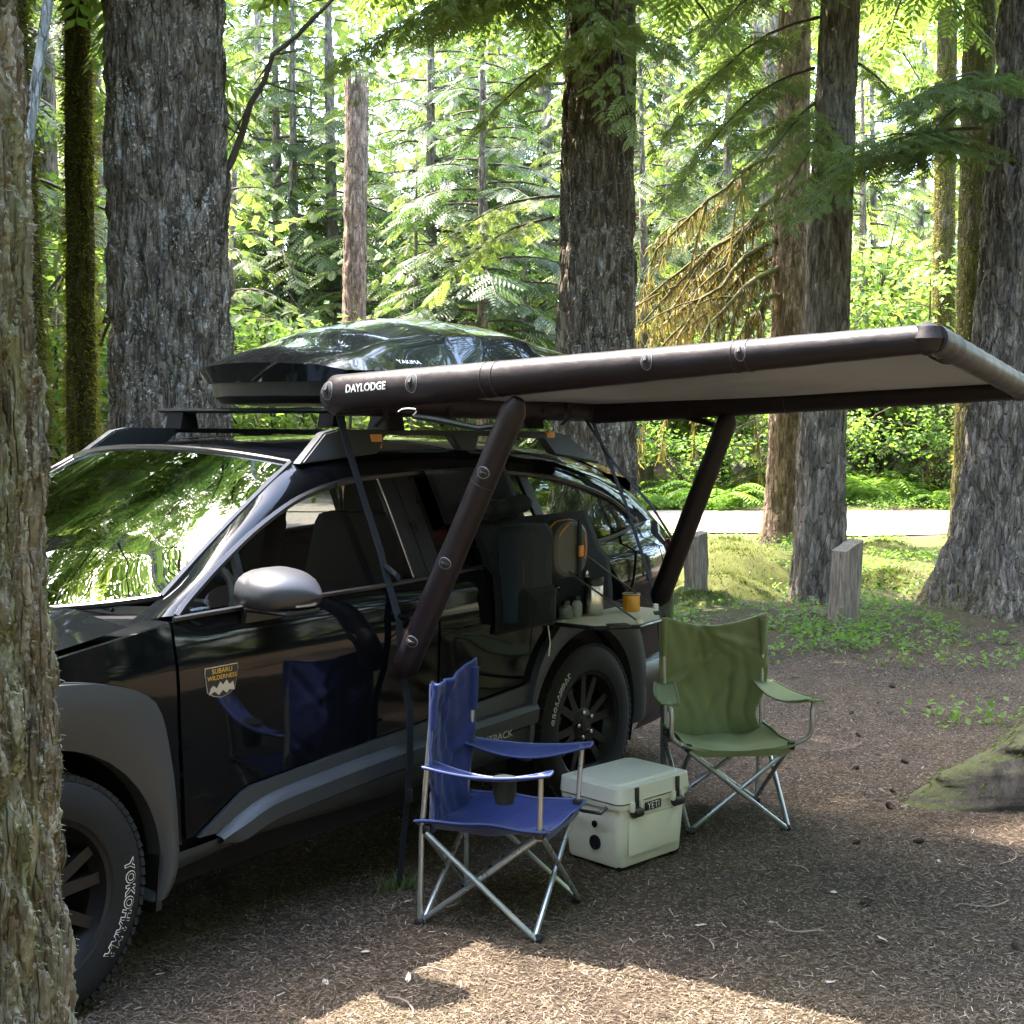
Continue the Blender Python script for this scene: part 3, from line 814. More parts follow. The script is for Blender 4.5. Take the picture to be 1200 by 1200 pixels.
# ------------------------------------------------------------------ prototypes for the woods behind
def proto_conifer(seed, H, z0, R, nb, leafm, r, wid=0.36, proto=SP_LO, spacing=0.26):
    rng = np.random.default_rng(seed)
    root = thing('hemlock_tree', 'x', 'tree')
    V, F = trunk_mesh([(0, 0, -0.2, r * 1.2), (0, 0, 2, r), (rng.normal(0, .1), rng.normal(0, .1), H, 0.02)], 14, np.arange(-0.2, H, 0.3), r * 0.1, 6, 20, seed, 0.2)
    add_np('trunk', V, F, BARK_GREY, root, smooth=True)
    secs, limbs = [], []
    crown_boughs(rng, 0, 0, z0, H, R, nb, secs, limbs, spacing, wid, 0.7, 0.42)
    V, F = leaves_from(secs, proto, False); cr = add_np('crown', V, F, leafm, root)
    V, F = limb_tubes(limbs, 3); tag(add_np('limbs', V, F, TWIG, cr, smooth=True), kind='stuff')
    return root

def leaf_cloud(rng, C, n, spread, size, flat=0.5):
    """n leaves round each centre of C: 4-point leaf faces"""
    O = (C[:, None, :] + rng.normal(0, 1, (len(C), n, 3)) * np.array([spread, spread, spread * flat])).reshape(-1, 3)
    m = len(O)
    X = rng.normal(0, 1, (m, 3)); X[:, 2] = X[:, 2] * 0.4 - 0.3
    N = rng.normal(0, 0.45, (m, 3)); N[:, 2] += 1
    L = size * rng.uniform(0.6, 1.4, m)
    pr = np.array([(0, 0, 0), (0.42, -0.36, 0.03), (1, 0, -0.12), (0.42, 0.36, 0.03)], float)
    return place(pr, O, X, N, L)

def proto_broadleaf(seed, H, R, stems, per, n, size, leafm, name='vine_maple'):
    rng = np.random.default_rng(seed)
    root = thing(name, 'x', 'shrub')
    paths, C = [], []
    for i in range(stems):
        az = i * 2.4 + rng.normal(0, 0.4); e = np.array([math.cos(az), math.sin(az), 0])
        L = rng.uniform(0.6, 1.0) * R; hh = rng.uniform(0.65, 1.0) * H
        tt = np.linspace(0, 1, 8)
        pts = e * (L * tt ** 1.5)[:, None] + np.array([0, 0, 1.0]) * (hh * np.sin(tt * 1.35) / math.sin(1.35))[:, None] + rng.normal(0, 0.03, (8, 3)) * tt[:, None]
        pts[0, 2] = -0.15
        paths.append((pts, 0.012 + 0.006 * H, 0.006))
        for q in range(per):
            k = rng.uniform(1.8, 6.99); j = int(k); o = pts[j] + (pts[j + 1] - pts[j]) * (k - j)
            g = rng.normal(0, 1, 3); g[2] *= 0.25; g *= rng.uniform(0.1, 0.30) * R
            paths.append((o + g * np.linspace(0, 1, 4)[:, None], 0.008, 0.003))
            for w in (0.5, 0.85, 1.1): C.append(o + g * w)
    V, F = limb_tubes(paths, 4); add_np('stems', V, F, TWIG, root, smooth=True)
    V, F = leaf_cloud(rng, np.array(C), n, 0.085 * R + 0.05, size)
    add_np('foliage', V, F, leafm, root)
    return root

def scatter(protos, spots, label, cat_, group, name):
    """spots [(d, s, scale, k)]; the prototype itself takes its first spot"""
    used = {}
    rng = np.random.default_rng(len(spots) * 13 + 1)
    for d, s, sc, k in spots:
        k = k % len(protos)
        o = protos[k] if k not in used else copy_tree(protos[k])
        used[k] = 1
        x, y = ds(d, s)
        o.location = (x, y, float(gh(x, y)) - 0.04)
        o.rotation_euler = (0, 0, rng.uniform(0, 6.28)); o.scale = (sc * rng.uniform(0.92, 1.08), sc * rng.uniform(0.92, 1.08), sc * rng.uniform(0.92, 1.08))
        o.name = name
        tag(o, label[k] if isinstance(label, list) else label, cat_, group[k] if isinstance(group, list) else group)

rng = np.random.default_rng(77)
# young hemlocks beyond the road, in view
hp = [proto_conifer(201, 9.5, 0.9, 2.6, 62, HEMLOCK, 0.13), proto_conifer(202, 7.5, 0.6, 2.2, 52, HEMLIT, 0.10), proto_conifer(203, 12.0, 1.6, 3.0, 70, HEMLOCK, 0.16)]
spots = [(27.5, -8.2, 1.0, 0), (30, -4.7, 1.0, 2), (27, -1.9, 0.85, 1), (31, 0.2, 0.9, 1), (29, 2.8, 1.1, 0), (34, 5.2, 1.1, 2), (28.5, 9.8, 1.0, 0), (31, 12.5, 1.1, 2), (36, -11.5, 1.1, 2), (33, -6.8, 0.9, 1), (38, -1.5, 1.2, 2), (38, 3.0, 1.1, 0), (40, 8.0, 1.2, 2), (42, -6, 1.2, 0), (44, 12.8, 1.3, 2), (46, 1.0, 1.3, 2), (29.5, 6.3, 0.75, 1), (26.5, 5.0, 0.55, 1), (27.5, -5.6, 1.1, 1), (29, -3.2, 1.2, 1), (33, -0.6, 1.2, 1), (31, 1.4, 1.2, 1), (30, 7.6, 1.2, 1), (27.5, 8.9, 1.0, 1), (34, -8.6, 1.2, 1), (36, 4.0, 1.3, 1), (31, -9.6, 1.2, 1), (40, -4, 1.5, 1), (43, 5.5, 1.5, 1), (44, -1.8, 1.6, 1), (39, 10.2, 1.4, 1)]
scatter(hp, spots, ['mid-height green hemlock branched almost to the ground beyond the road', 'low pale yellow-green hemlock with sunlit drooping sprays beyond the road', 'taller green hemlock with a bare lower stem beyond the road'], 'tree', ['mid-height hemlocks beyond the road', 'pale low hemlocks beyond the road', 'taller hemlocks beyond the road'], 'hemlock_tree')
# low-branched hemlocks closing the clearing on the photographer's side
for k, (x, y, sc) in enumerate([(-9.0, -3.5, 1.2), (-9.6, -6.0, 1.2), (-7.8, -8.4, 1.2), (-5.6, -10.6, 1.3), (-3.0, -10.8, 1.2), (-0.4, -12.0, 1.3), (1.2, -11.2, 1.2), (3.2, -11.0, 1.2), (5.4, -11.6, 1.3), (7.6, -10.2, 1.2), (9.8, -10.4, 1.2), (12.0, -9.8, 1.2), (13.6, -7.4, 1.2), (-11.0, -0.6, 1.3), (-10.4, 4.6, 1.2), (-6.0, -13.5, 1.4), (3.6, -14.6, 1.4), (9.0, -14.0, 1.4), (-12.6, -5.0, 1.4), (15.5, -6.8, 1.2)]):
    x, y = CAM_P.x + (x - CAM_P.x) * 1.5, CAM_P.y + (y - CAM_P.y) * 1.5
    o = copy_tree(hp[(0, 2)[k % 2]])
    o.location = (x, y, float(gh(x, y)) - 0.05); o.rotation_euler = (0, 0, k * 2.1); o.scale = (sc, sc, sc); o.name = 'hemlock_tree'
    tag(o, 'low-branched hemlock closing the edge of the clearing opposite the road', 'tree', 'low-branched hemlocks opposite the road')
# tall trees out in the woods, trunks visible
tp = [proto_conifer(211, 24, 8.0, 3.2, 34, HEMLIT, 0.30), proto_conifer(212, 21, 7.0, 2.8, 30, HEMLOCK, 0.22)]
spots = [(20, -6.64, 0.95, 1), (22, -6.5, 0.8, 1), (32, -7.9, 1.0, 0), (30.5, -3.9, 0.8, 1), (45, -0.6, 1.1, 0), (48, 4.2, 1.1, 0), (37, 6.8, 1.0, 0), (52, 9, 1.2, 0), (50, -9, 1.1, 1)]
scatter(tp, spots, ['tall thick straight conifer with yellow-green crown far back in the woods', 'tall slim straight conifer with green crown far back in the woods'], 'tree', ['thick tall conifers far back', 'slim tall conifers far back'], 'tall_conifer')
# trees round about that roof the clearing and show in the windscreen
tq = [proto_conifer(221, 19, 4.5, 4.0, 66, HEMLIT, 0.26, spacing=0.24), proto_conifer(222, 17, 4.0, 3.8, 62, HEMLOCK, 0.24, spacing=0.24)]
k = 0
for (x, y, sc) in [(-4.6, 5.2, 1.0), (-1.9, 9.4, 1.1), (2.2, 10.5, 1.05), (5.8, 11.5, 1.1), (-8.2, 9.0, 1.0), (-9.5, 2.0, 1.1), (3.5, 8.9, 0.85), (5.2, 17, 1.2), (7.6, 19, 1.2), (-3.0, 15, 1.2), (3.5, 17, 1.2), (-6.2, 12.5, 1.1), (0.3, 13.6, 1.0), (-1.0, 19, 1.3), (4.6, 14.2, 1.0), (-10, 14, 1.2), (-13, 7.5, 1.2), (-15, 2, 1.2), (-1.0, -14.6, 1.25), (5.4, -15.5, 1.35), (11.6, -16.0, 1.25), (-8.6, -11.8, 1.25), (-12, -9, 1.2), (-10, -13, 1.2), (-1, -17, 1.2), (8.5, -15.5, 1.2), (17, -9, 1.1), (-18, -6, 1.3), (-17, 12, 1.3), (-7, -20, 1.2), (20, -14, 1.2),
                   (-8.5, -6.5, 1.1), (-4.0, -11.5, 1.1), (1.5, -13.5, 1.1), (6.8, -11.0, 1.0), (11.5, -8.0, 1.1), (15.5, -4.5, 1.0), (-13, -3, 1.1), (-6.5, -16, 1.2), (4, -19, 1.2), (13, -14, 1.2)]:
    o = tq[k % 2] if k < 2 else copy_tree(tq[k % 2])
    o.location = (x, y, float(gh(x, y)) - 0.05); o.rotation_euler = (0, 0, k * 1.7); o.scale = (sc, sc, sc); o.name = 'shade_tree'
    tag(o, 'tall hemlock of the surrounding woods shading the clearing', 'tree', 'hemlocks standing around the clearing')
    k += 1
# vine maples and brush
mp_ = [proto_broadleaf(231, 3.6, 1.9, 9, 7, 9, 0.13, MAPLE), proto_broadleaf(232, 2.6, 1.6, 9, 7, 9, 0.11, SHRUB), proto_broadleaf(233, 4.6, 2.2, 9, 8, 9, 0.14, MAPLE)]
spots = []
for k in range(46):
    d = rng.uniform(26.5, 44); s = rng.uniform(-0.40, 0.42) * d
    if in_clearing(d, s): d = rng.uniform(37.5, 44); s = -abs(rng.uniform(0.07, 0.4)) * d
    spots.append((d, s, rng.uniform(0.8, 1.3), k))
spots += [(17, -5.6, 1.15, 2), (18, -4.6, 1.0, 0), (19, -7.0, 1.1, 2), (16, -6.6, 1.2, 2), (26.0, 1.2, 0.9, 1), (26.2, 3.4, 0.8, 1), (26, 6.0, 0.9, 1), (25.8, 8.2, 0.8, 1), (18, -2.2, 0.9, 0), (18.3, -3.1, 0.8, 2)]
scatter(mp_, spots, ['bright spreading vine maple of middling height in the understorey', 'low round leafy bush with smaller green leaves in the understorey', 'tall arching vine maple with large bright leaves in the understorey'], 'shrub', ['middling vine maples', 'low leafy bushes', 'tall vine maples'], 'vine_maple')
# far wall of leaves, deep in the woods
Cc = []
for k in range(5600):
    d = rng.uniform(52, 78); s = rng.uniform(-0.62, 0.62) * d; z = rng.uniform(0, 1) ** 0.85 * 30
    if rng.random() < 0.16 * (z / 30) * 2: continue
    x, y = ds(d, s); Cc.append((x, y, z + 3.0))
V, F = leaf_cloud(rng, np.array(Cc), 14, 1.0, 0.55, 0.6)
tag(add_np('distant_woods', V, F, HEMLOCK), kind='stuff')
Cc = []
for k in range(1500):
    a = rng.uniform(0, 6.283); d = rng.uniform(34, 46); x = d * math.cos(a); y = d * math.sin(a)
    dd, ss = to_ds(x, y)
    if dd > 0 and abs(ss) < 0.62 * dd: continue
    Cc.append((x, y, rng.uniform(0, 1) * 22))
V, F = leaf_cloud(rng, np.array(Cc), 12, 1.3, 0.9, 0.6)
tag(add_np('surrounding_woods', V, F, HEMLOCK), kind='stuff')

# sword ferns
def proto_fern(seed, nfr, L):
    rng = np.random.default_rng(seed); root = thing('sword_fern', 'x', 'fern')
    V = []
    for i in range(nfr):
        az = i * 2.4 + rng.normal(0, .3); e = np.array([math.cos(az), math.sin(az), 0]); up = rng.uniform(0.7, 1.25); l = L * rng.uniform(0.7, 1.1)
        tt = np.linspace(0, 1, 20)
        pts = e * (l * 0.75 * tt)[:, None] + np.array([0, 0, 1.0]) * (l * (up * tt - 0.85 * up * tt ** 2.1))[:, None]
        sd = np.array([-e[1], e[0], 0])
        for j in range(1, 19):
            w = 0.10 * L * (1 - tt[j]) ** 0.6 + 0.015
            d = pts[j + 1] - pts[j]; d /= np.linalg.norm(d)
            for sg in (-1, 1):
                dd = sd * sg + d * 0.35 + np.array([0, 0, -0.15]); dd /= np.linalg.norm(dd)
                V += diamond(pts[j], dd, w * 1.6, 0.035 * L, np.array([0, 0, 1.0]), 0.5)
    V = np.array(V); add_np('fronds', V, np.arange(len(V)).reshape(-1, 4), FERN, root)
    return root
fp = [proto_fern(241, 18, 0.85), proto_fern(242, 15, 0.7)]
spots = []
for k in range(44):
    d = rng.uniform(24.7, 28.0); s = rng.uniform(-0.05, 0.36) * d
    spots.append((d, s, rng.uniform(1.1, 1.9), k))
spots += [(17.8, 2.1, 0.9, 0), (18.2, 2.8, 0.7, 1), (18.6, 1.6, 1.0, 0), (17.2, 1.6, 0.8, 1), (18.4, 5.0, 0.6, 1), (16.5, 1.3, 0.9, 0)]
scatter(fp, spots, ['large full sword fern with many fronds along the road verge', 'smaller sword fern with fewer fronds along the road verge'], 'fern', ['large sword ferns along the road', 'smaller sword ferns along the road'], 'sword_fern')

# low herbs round the posts and along the road
O = []
for k in range(420):
    d = rng.uniform(9.6, 19.2); s = rng.uniform(0.09, 0.36) * d
    x, y = ds(d, s)
    if vnoise(x, y, 1.1, 1) < -0.08 and d < 16: continue
    O.append((x, y, float(gh(x, y)) + 0.05))
for c_ in [(10.3, 1.55), (9.75, 1.9), (9.9, 2.2), (10.0, 2.5), (10.6, 2.0), (9.5, 1.6), (9.3, 3.05), (9.6, 3.6), (7.6, 2.45)]:
    for q in range(4):
        x, y = ds(c_[0] + rng.normal(0, 0.12), c_[1] + rng.normal(0, 0.15)); O.append((x, y, float(gh(x, y)) + 0.06))
for k in range(500):
    d = rng.uniform(24.4, 27.5); s = rng.uniform(0.03, 0.36) * d
    x, y = ds(d, s); O.append((x, y, float(gh(x, y)) + 0.10))
V, F = leaf_cloud(rng, np.array(O), 24, 0.10, 0.042, 0.4)
tag(add_np('ground_herbs', V, F, SHRUB), kind='stuff')

# mossy hummocks between the trunks
MOSSGROUND = plain('moss_cushion', (0.062, 0.068, 0.02), 0.98, var=0.6, vscale=18, bump=0.8, bscale=70, spec=0.1)
HUMMOSS = leaf('hummock_moss_strands', (0.045, 0.06, 0.016), (0.12, 0.14, 0.035), 0.4, (1.5, 1.6, 0.8))
def hummock(d, s, rx, ry, h, seed):
    rng = np.random.default_rng(seed)
    x0, y0 = ds(d, s); P = []
    for i in range(15):
        rr = i / 14; row = []
        for k in range(28):
            a = 2 * math.pi * k / 28
            w = 1 + 0.18 * math.sin(2 * a + seed) + 0.12 * math.sin(5 * a + 2 * seed)
            dx = math.cos(a) * rx * rr * w; dy = math.sin(a) * ry * rr * w
            px, py = x0 + dx * RGT[0] + dy * FWD[0], y0 + dx * RGT[1] + dy * FWD[1]
            row.append((px, py, float(gh(px, py)) - 0.03 + h * (1 - rr ** 2) * (1 + 0.25 * math.sin(3 * dx + seed) + 0.2 * rng.normal(0, 0.25))))
        row.append(row[0]); P.append(row)
    m = MB(); m.grid(P); o = m.build('moss_hummock', MOSSGROUND, None, True, None)
    V = np.array([v.co for v in o.data.vertices])
    n = 1600; q = V[rng.integers(0, len(V), n)] + rng.normal(0, 0.05, (n, 3)) * np.array([1, 1, 0.1])
    l = rng.uniform(0.008, 0.022, n)[:, None]; dd = rng.normal(0, 0.5, (n, 3)) + np.array([0, 0, 1.0]); ss = rng.normal(0, 0.3, (n, 3)) * l
    Q = np.stack([q - ss, q + ss, q + dd * l + ss * 0.2, q + dd * l - ss * 0.2], 1).reshape(-1, 3)
    tag(add_np('moss', Q, np.arange(4 * n).reshape(-1, 4), HUMMOSS, o), kind='stuff')
    tag(o, kind='structure')
for a in [(14.2, 2.25, 0.75, 0.8, 0.30, 1), (13.0, 2.05, 0.55, 0.5, 0.2, 2), (15.8, 2.5, 0.8, 0.7, 0.28, 3), (14.0, 3.9, 0.45, 0.4, 0.16, 4), (12.2, 1.65, 0.4, 0.4, 0.14, 5), (16.5, 4.4, 0.7, 0.6, 0.2, 6)]: hummock(*a)
# ------------------------------------------------------------------ car materials
PAINT = plain('black_paint', (0.0035, 0.004, 0.005), 0.3, coat=1.0, spec=0.0)
CLAD = plain('grey_cladding', (0.036, 0.041, 0.046), 0.45, spec=0.45, var=0.12, vscale=20, bump=0.12, bscale=900, rvar=0.06)
RUBBER = plain('rubber', (0.013, 0.013, 0.013), 0.75, spec=0.25, var=0.3, vscale=30, bump=0.15, bscale=300)
BLACKTRIM = plain('black_trim', (0.010, 0.010, 0.011), 0.35, rvar=0.08, vscale=12)
MATTEBLACK = plain('matte_black', (0.008, 0.008, 0.009), 0.85, spec=0.15)
RIMM = plain('dark_rim', (0.008, 0.008, 0.010), 0.38, 0.0, spec=0.3, rvar=0.1, vscale=15)
CHROME = plain('chrome', (0.6, 0.6, 0.6), 0.15, 1.0)
MIRRORCAP = plain('mirror_shell', (0.024, 0.024, 0.029), 0.42, 0.0, var=0.08)
CREAMTXT = plain('white_lettering', (0.72, 0.72, 0.70), 0.6)
ORANGE = plain('copper_orange', (0.62, 0.27, 0.05), 0.45, 0.2)
INTERIOR = plain('interior_trim', (0.012, 0.012, 0.014), 0.8, var=0.2)
SEATF = plain('seat_fabric', (0.018, 0.018, 0.02), 0.8, var=0.2, vscale=60)
TAN = plain('brake_tan', (0.28, 0.25, 0.2), 0.6, var=0.2)
LAMP = plain('lamp_lens', (0.55, 0.55, 0.55), 0.1, 0.3, coat=1)
REDL = plain('tail_lens', (0.25, 0.01, 0.01), 0.12, coat=1)

def glassm(name, tint, ior, rough=0.0):
    m, t, p = mat(name)
    t.nodes.remove(p)
    tr = t.nodes.new('ShaderNodeBsdfTransparent'); tr.inputs['Color'].default_value = (*tint, 1)
    gl = t.nodes.new('ShaderNodeBsdfGlossy'); gl.inputs['Roughness'].default_value = rough; gl.inputs['Color'].default_value = (1, 1, 1, 1)
    lw = t.nodes.new('ShaderNodeLayerWeight'); lw.inputs['Blend'].default_value = 0.5
    r0 = ior
    tc = t.nodes.new('ShaderNodeTexCoord')
    nb = noise(t, mapping(t, (1, 1, 1), tc.outputs['Object']), 2.2, 2)
    b = t.nodes.new('ShaderNodeBump'); b.inputs['Strength'].default_value = 0.06; b.inputs['Distance'].default_value = 0.05
    t.links.new(nb.outputs['Fac'], b.inputs['Height'])
    t.links.new(b.outputs['Normal'], gl.inputs['Normal'])
    fr_o = math_(t, 'ADD', r0, math_(t, 'MULTIPLY', 1 - r0, math_(t, 'POWER', lw.outputs['Facing'], 5.0)))
    mx = t.nodes.new('ShaderNodeMixShader')
    t.links.new(fr_o, mx.inputs[0]); t.links.new(tr.outputs[0], mx.inputs[1]); t.links.new(gl.outputs[0], mx.inputs[2])
    t.links.new(mx.outputs[0], t.nodes['Material Output'].inputs['Surface'])
    return m
GLASS_F = glassm('windscreen_glass', (0.42, 0.47, 0.45), 0.48)
GLASS_S = glassm('side_glass', (0.62, 0.66, 0.64), 0.06)
GLASS_R = glassm('privacy_glass', (0.42, 0.44, 0.44), 0.07)

# ------------------------------------------------------------------ the car: nose towards -X, driver's side towards -Y
PLAN = np.array([(-0.93, 0.45), (-0.86, 0.66), (-0.75, 0.775), (-0.55, 0.85), (-0.25, 0.895), (0.2, 0.912), (0.7, 0.918), (1.7, 0.922), (2.6, 0.922), (3.1, 0.905), (3.45, 0.865), (3.7, 0.80), (3.85, 0.70), (3.93, 0.52)])
SECT = np.array([(0.15, -0.09), (0.25, -0.05), (0.33, -0.03), (0.48, -0.026), (0.60, -0.022), (0.72, -0.020), (0.82, -0.017), (0.90, -0.013), (0.955, -0.015), (1.02, -0.023), (1.085, -0.033), (1.108, -0.066), (1.2, -0.107), (1.3, -0.152), (1.4, -0.200), (1.48, -0.243), (1.54, -0.29), (1.60, -0.36)])
_pl = crom(PLAN, 300); _se = crom(SECT, 300)
def hw(x, z):
    return np.interp(x, _pl[:, 0], _pl[:, 1]) + np.interp(z, _se[:, 0], _se[:, 1])

car = thing('car', 'black crossover estate car with grey wheel-arch cladding parked under the firs', 'car')

def surf(pts2, off=0.0, sg=-1):
    return np.array([(x, sg * (hw(x, z) + off), z) for x, z in pts2])

def panel(name, low, up, material, off=0.0, nx=28, nz=10, sg=-1, parent=None, flange=0.02, lowk='lin', upk='lin', rowf=None, sharp=40):
    """ruled sheet between two side-view lines (x,z) laid on the body side, edges turned in"""
    a = (crom if lowk == 'crom' else lin)(low, nx); b = (crom if upk == 'crom' else lin)(up, nx)
    rows = []
    for j in range(nz + 1):
        t = j / nz
        q = a * (1 - t) + b * t
        o = off + (rowf(t) if rowf else 0.0)
        rows.append(surf(q[:, :2], o, sg) if q.shape[1] == 2 else np.stack([q[:, 0], sg * (q[:, 1] + o), q[:, 2]], 1))
    m = MB(); m.grid([[tuple(p) for p in r] for r in rows])
    nr, nc = nz + 1, nx
    idx = [j for j in range(nc)] + [i * nc + nc - 1 for i in range(1, nr)] + [(nr - 1) * nc + j for j in range(nc - 2, -1, -1)] + [i * nc for i in range(nr - 2, 0, -1)]
    base = len(m.v); ctr = np.mean(np.array(m.v), axis=0)
    for i in idx:
        x, y, z = m.v[i]; m.v.append((x + (ctr[0] - x) * 0.004, y - sg * flange, z + (ctr[2] - z) * 0.004))
    n = len(idx)
    for k in range(n):
        l = (k + 1) % n
        m.f.append((idx[k], idx[l], base + l, base + k))
    return m.build(name, material, parent or car, True, sharp)

def arc(cx, r, a0, a1, n, cz=0.362):
    return [(cx + r * math.cos(R_(a)), cz + r * math.sin(R_(a))) for a in np.linspace(a0, a1, n)]

BELT = [(0.50, 1.088), (0.80, 1.092), (1.67, 1.097), (2.6, 1.125), (3.1, 1.155), (3.36, 1.19)]
DLO = [(0.53, 1.098), (0.75, 1.225), (1.0, 1.345), (1.27, 1.435), (1.6, 1.478), (2.2, 1.485), (2.75, 1.435), (3.15, 1.335), (3.38, 1.20)]
def z_on(curve, x):
    c = crom(curve, 120); return float(np.interp(x, c[:, 0], c[:, 1]))

for sg in (-1, 1):
    # front wing, arch flare, mudflap
    fo = [(-0.60, 0.30), (-0.54, 0.55), (-0.45, 0.78), (-0.30, 0.92), (-0.05, 0.965), (0.17, 0.953), (0.33, 0.905), (0.405, 0.835), (0.445, 0.68), (0.468, 0.50), (0.470, 0.35), (0.44, 0.262)]
    fi = arc(0, 0.425, 188, -16, 24); fi[-1] = (0.40, 0.252)
    def flare_bulge(t): return 0.035 * math.sin(min(1, t * 1.15) * math.pi * 0.5) * (1 - 0.35 * t)
    fl = panel('wheel_arch_flare', fi, fo, CLAD, 0.012, 44, 8, sg, None, 0.06, rowf=flare_bulge, lowk='lin', upk='crom')
    panel('front_wing', [(-0.72, 0.62), (-0.57, 0.62), (-0.45, 0.79), (-0.30, 0.93), (-0.05, 0.972), (0.17, 0.96), (0.34, 0.91), (0.415, 0.84), (0.455, 0.68), (0.476, 0.50), (0.480, 0.395), (0.512, 0.40)],
          [(-0.72, 0.86), (-0.6, 0.905), (-0.45, 0.945), (-0.2, 0.995), (0.0, 1.02), (0.2, 1.045), (0.33, 1.062), (0.38, 1.068), (0.41, 1.072), (0.44, 1.075), (0.46, 1.078), (0.484, 1.080)], PAINT, 0.0, 40, 10, sg, upk='crom')
    mf = MB()
    mf.prism([(0.405, 0.225), (0.425, 0.225), (0.475, 0.52), (0.44, 0.56)], -0.09, 0.075, Matrix.Translation((0, sg * 0.82, 0)) @ Matrix.Rotation(R_(90), 4, 'X'))
    mf.build('mudflap', BLACKTRIM, car, True, 30)
    # doors
    def clad_step(t): return 0.016 * (1 - t)
    fd = panel('front_door', [(0.530, 0.412), (0.555, 0.413), (0.763, 0.530), (1.10, 0.55), (1.438, 0.569), (1.725, 0.588)],
               [(0.494, 1.083), (0.62, 1.090), (0.8, 1.0905), (1.2, 1.092), (1.5, 1.094), (1.725, 1.097)], PAINT, 0.0, 36, 14, sg)
    rdedge = [(2.335, 0.625), (2.36, 0.70), (2.42, 0.79), (2.50, 0.88), (2.57, 0.98), (2.615, 1.122)]
    # rear door built as two-sided ruled sheet between its front and rear edge
    fr_ = lin([(1.738, 0.59), (1.738, 1.098)], 15); re_ = crom(rdedge, 15)
    P = []
    for j in range(15):
        row = []
        for i in range(30):
            t_ = i / 29; x = fr_[j, 0] * (1 - t_) + re_[j, 0] * t_; z = fr_[j, 1] * (1 - t_) + re_[j, 1] * t_
            row.append((x, sg * hw(x, z), z))
        P.append(row)
    m = MB(); m.grid(P)
    for ed in ([r[0] for r in P], [r[-1] for r in P], P[0], P[-1]):
        k0 = len(m.v); m.v += ed; m.v += [(q[0], q[1] - sg * 0.02, q[2]) for q in ed]; n = len(ed)
        m.f += [(k0 + i, k0 + i + 1, k0 + n + i + 1, k0 + n + i) for i in range(n - 1)]
    rd = m.build('rear_door', PAINT, car, True, 40)
    for dr, x0, x1, nm in ((fd, 1.47, 1.66, 'handle'), (rd, 2.33, 2.5, 'handle')):
        hb = MB(); xs = np.linspace(x0, x1, 9)
        hb.tube([(x, sg * (hw(x, 0.985) + 0.012 + 0.022 * math.sin(math.pi * (x - x0) / (x1 - x0)) ** 0.5), 0.985 + 0.01 * (x - x0)) for x in xs], 0.014, 8)
        hb.build(nm, PAINT, dr)
    # cladding along the sills
    cl1 = panel('door_cladding', [(0.66, 0.405), (0.80, 0.47), (1.0, 0.495), (1.438, 0.515), (1.722, 0.525)], [(0.572, 0.408), (0.768, 0.522), (1.10, 0.543), (1.438, 0.562), (1.722, 0.580)], CLAD, 0.010, 30, 4, sg, fd)
    cl2 = panel('door_cladding', [(1.742, 0.526), (2.1, 0.535), (2.30, 0.54)], [(1.742, 0.582), (2.1, 0.60), (2.325, 0.615)], CLAD, 0.010, 16, 4, sg, rd)
    # projecting sill moulding with an upward-facing ledge
    top = crom([(0.64, 0.400), (0.73, 0.445), (0.85, 0.482), (1.05, 0.50), (1.45, 0.522), (2.0, 0.535), (2.33, 0.542)], 40)
    sec = [(0.0, 0.004), (-0.008, 0.030), (-0.030, 0.046), (-0.085, 0.040), (-0.100, 0.018), (-0.105, -0.05)]
    P = [[(x, sg * (hw(x, z + dz) + o), z + dz * min(1.0, 0.25 + (i / 39) * 12)) for i, (x, z) in enumerate(top)] for dz, o in sec]
    m = MB(); m.grid(P); m.build('sill_moulding', CLAD, car, True, 38)
    rb0 = crom([(0.455, 0.30), (0.62, 0.315), (0.85, 0.335), (1.2, 0.33), (1.8, 0.318), (2.36, 0.30)], 36)
    rb1 = crom([(0.475, 0.385), (0.64, 0.392), (0.75, 0.415), (1.1, 0.42), (1.8, 0.43), (2.34, 0.44)], 36)
    P = [[(a[0] * (1 - q) + b[0] * q, sg * (hw(a[0], a[1] * (1 - q) + b[1] * q) + 0.005 + 0.012 * q - 0.05 * (1 - q) ** 3), a[1] * (1 - q) + b[1] * q) for a, b in zip(rb0, rb1)] for q in np.linspace(0, 1, 6)]
    m = MB(); m.grid(P); m.build('rocker_panel', CLAD, car, True, 38)
    # rear quarter, flare
    qo = [(2.27, 0.30), (2.285, 0.48), (2.315, 0.62), (2.40, 0.755), (2.53, 0.855), (2.68, 0.90), (2.85, 0.90), (3.03, 0.845), (3.16, 0.735), (3.235, 0.58), (3.255, 0.44), (3.25, 0.30)]
    qi = arc(2.745, 0.425, 188, -10, 30)
    panel('wheel_arch_flare', qi, qo, CLAD, 0.012, 44, 8, sg, None, 0.06, rowf=flare_bulge, upk='crom')
    panel('rear_wing', [(2.345, 0.63), (2.41, 0.762), (2.54, 0.862), (2.68, 0.908), (2.85, 0.908), (3.04, 0.85), (3.17, 0.74), (3.243, 0.585), (3.262, 0.50), (3.5, 0.50), (3.74, 0.52)],
          [(2.36, 0.69), (2.43, 0.79), (2.51, 0.88), (2.58, 0.985), (2.625, 1.122), (2.85, 1.138), (3.1, 1.153), (3.36, 1.19), (3.5, 1.2), (3.62, 1.19), (3.80, 1.13)], PAINT, 0.0, 44, 12, sg)
    # belt moulding, window frames and glass
    bl = crom(BELT, 50)
    m = MB(); m.tube([(x, sg * (hw(x, z) + 0.003), z + 0.004) for x, z in bl], 0.009, 6); m.build('belt_moulding', BLACKTRIM, car)
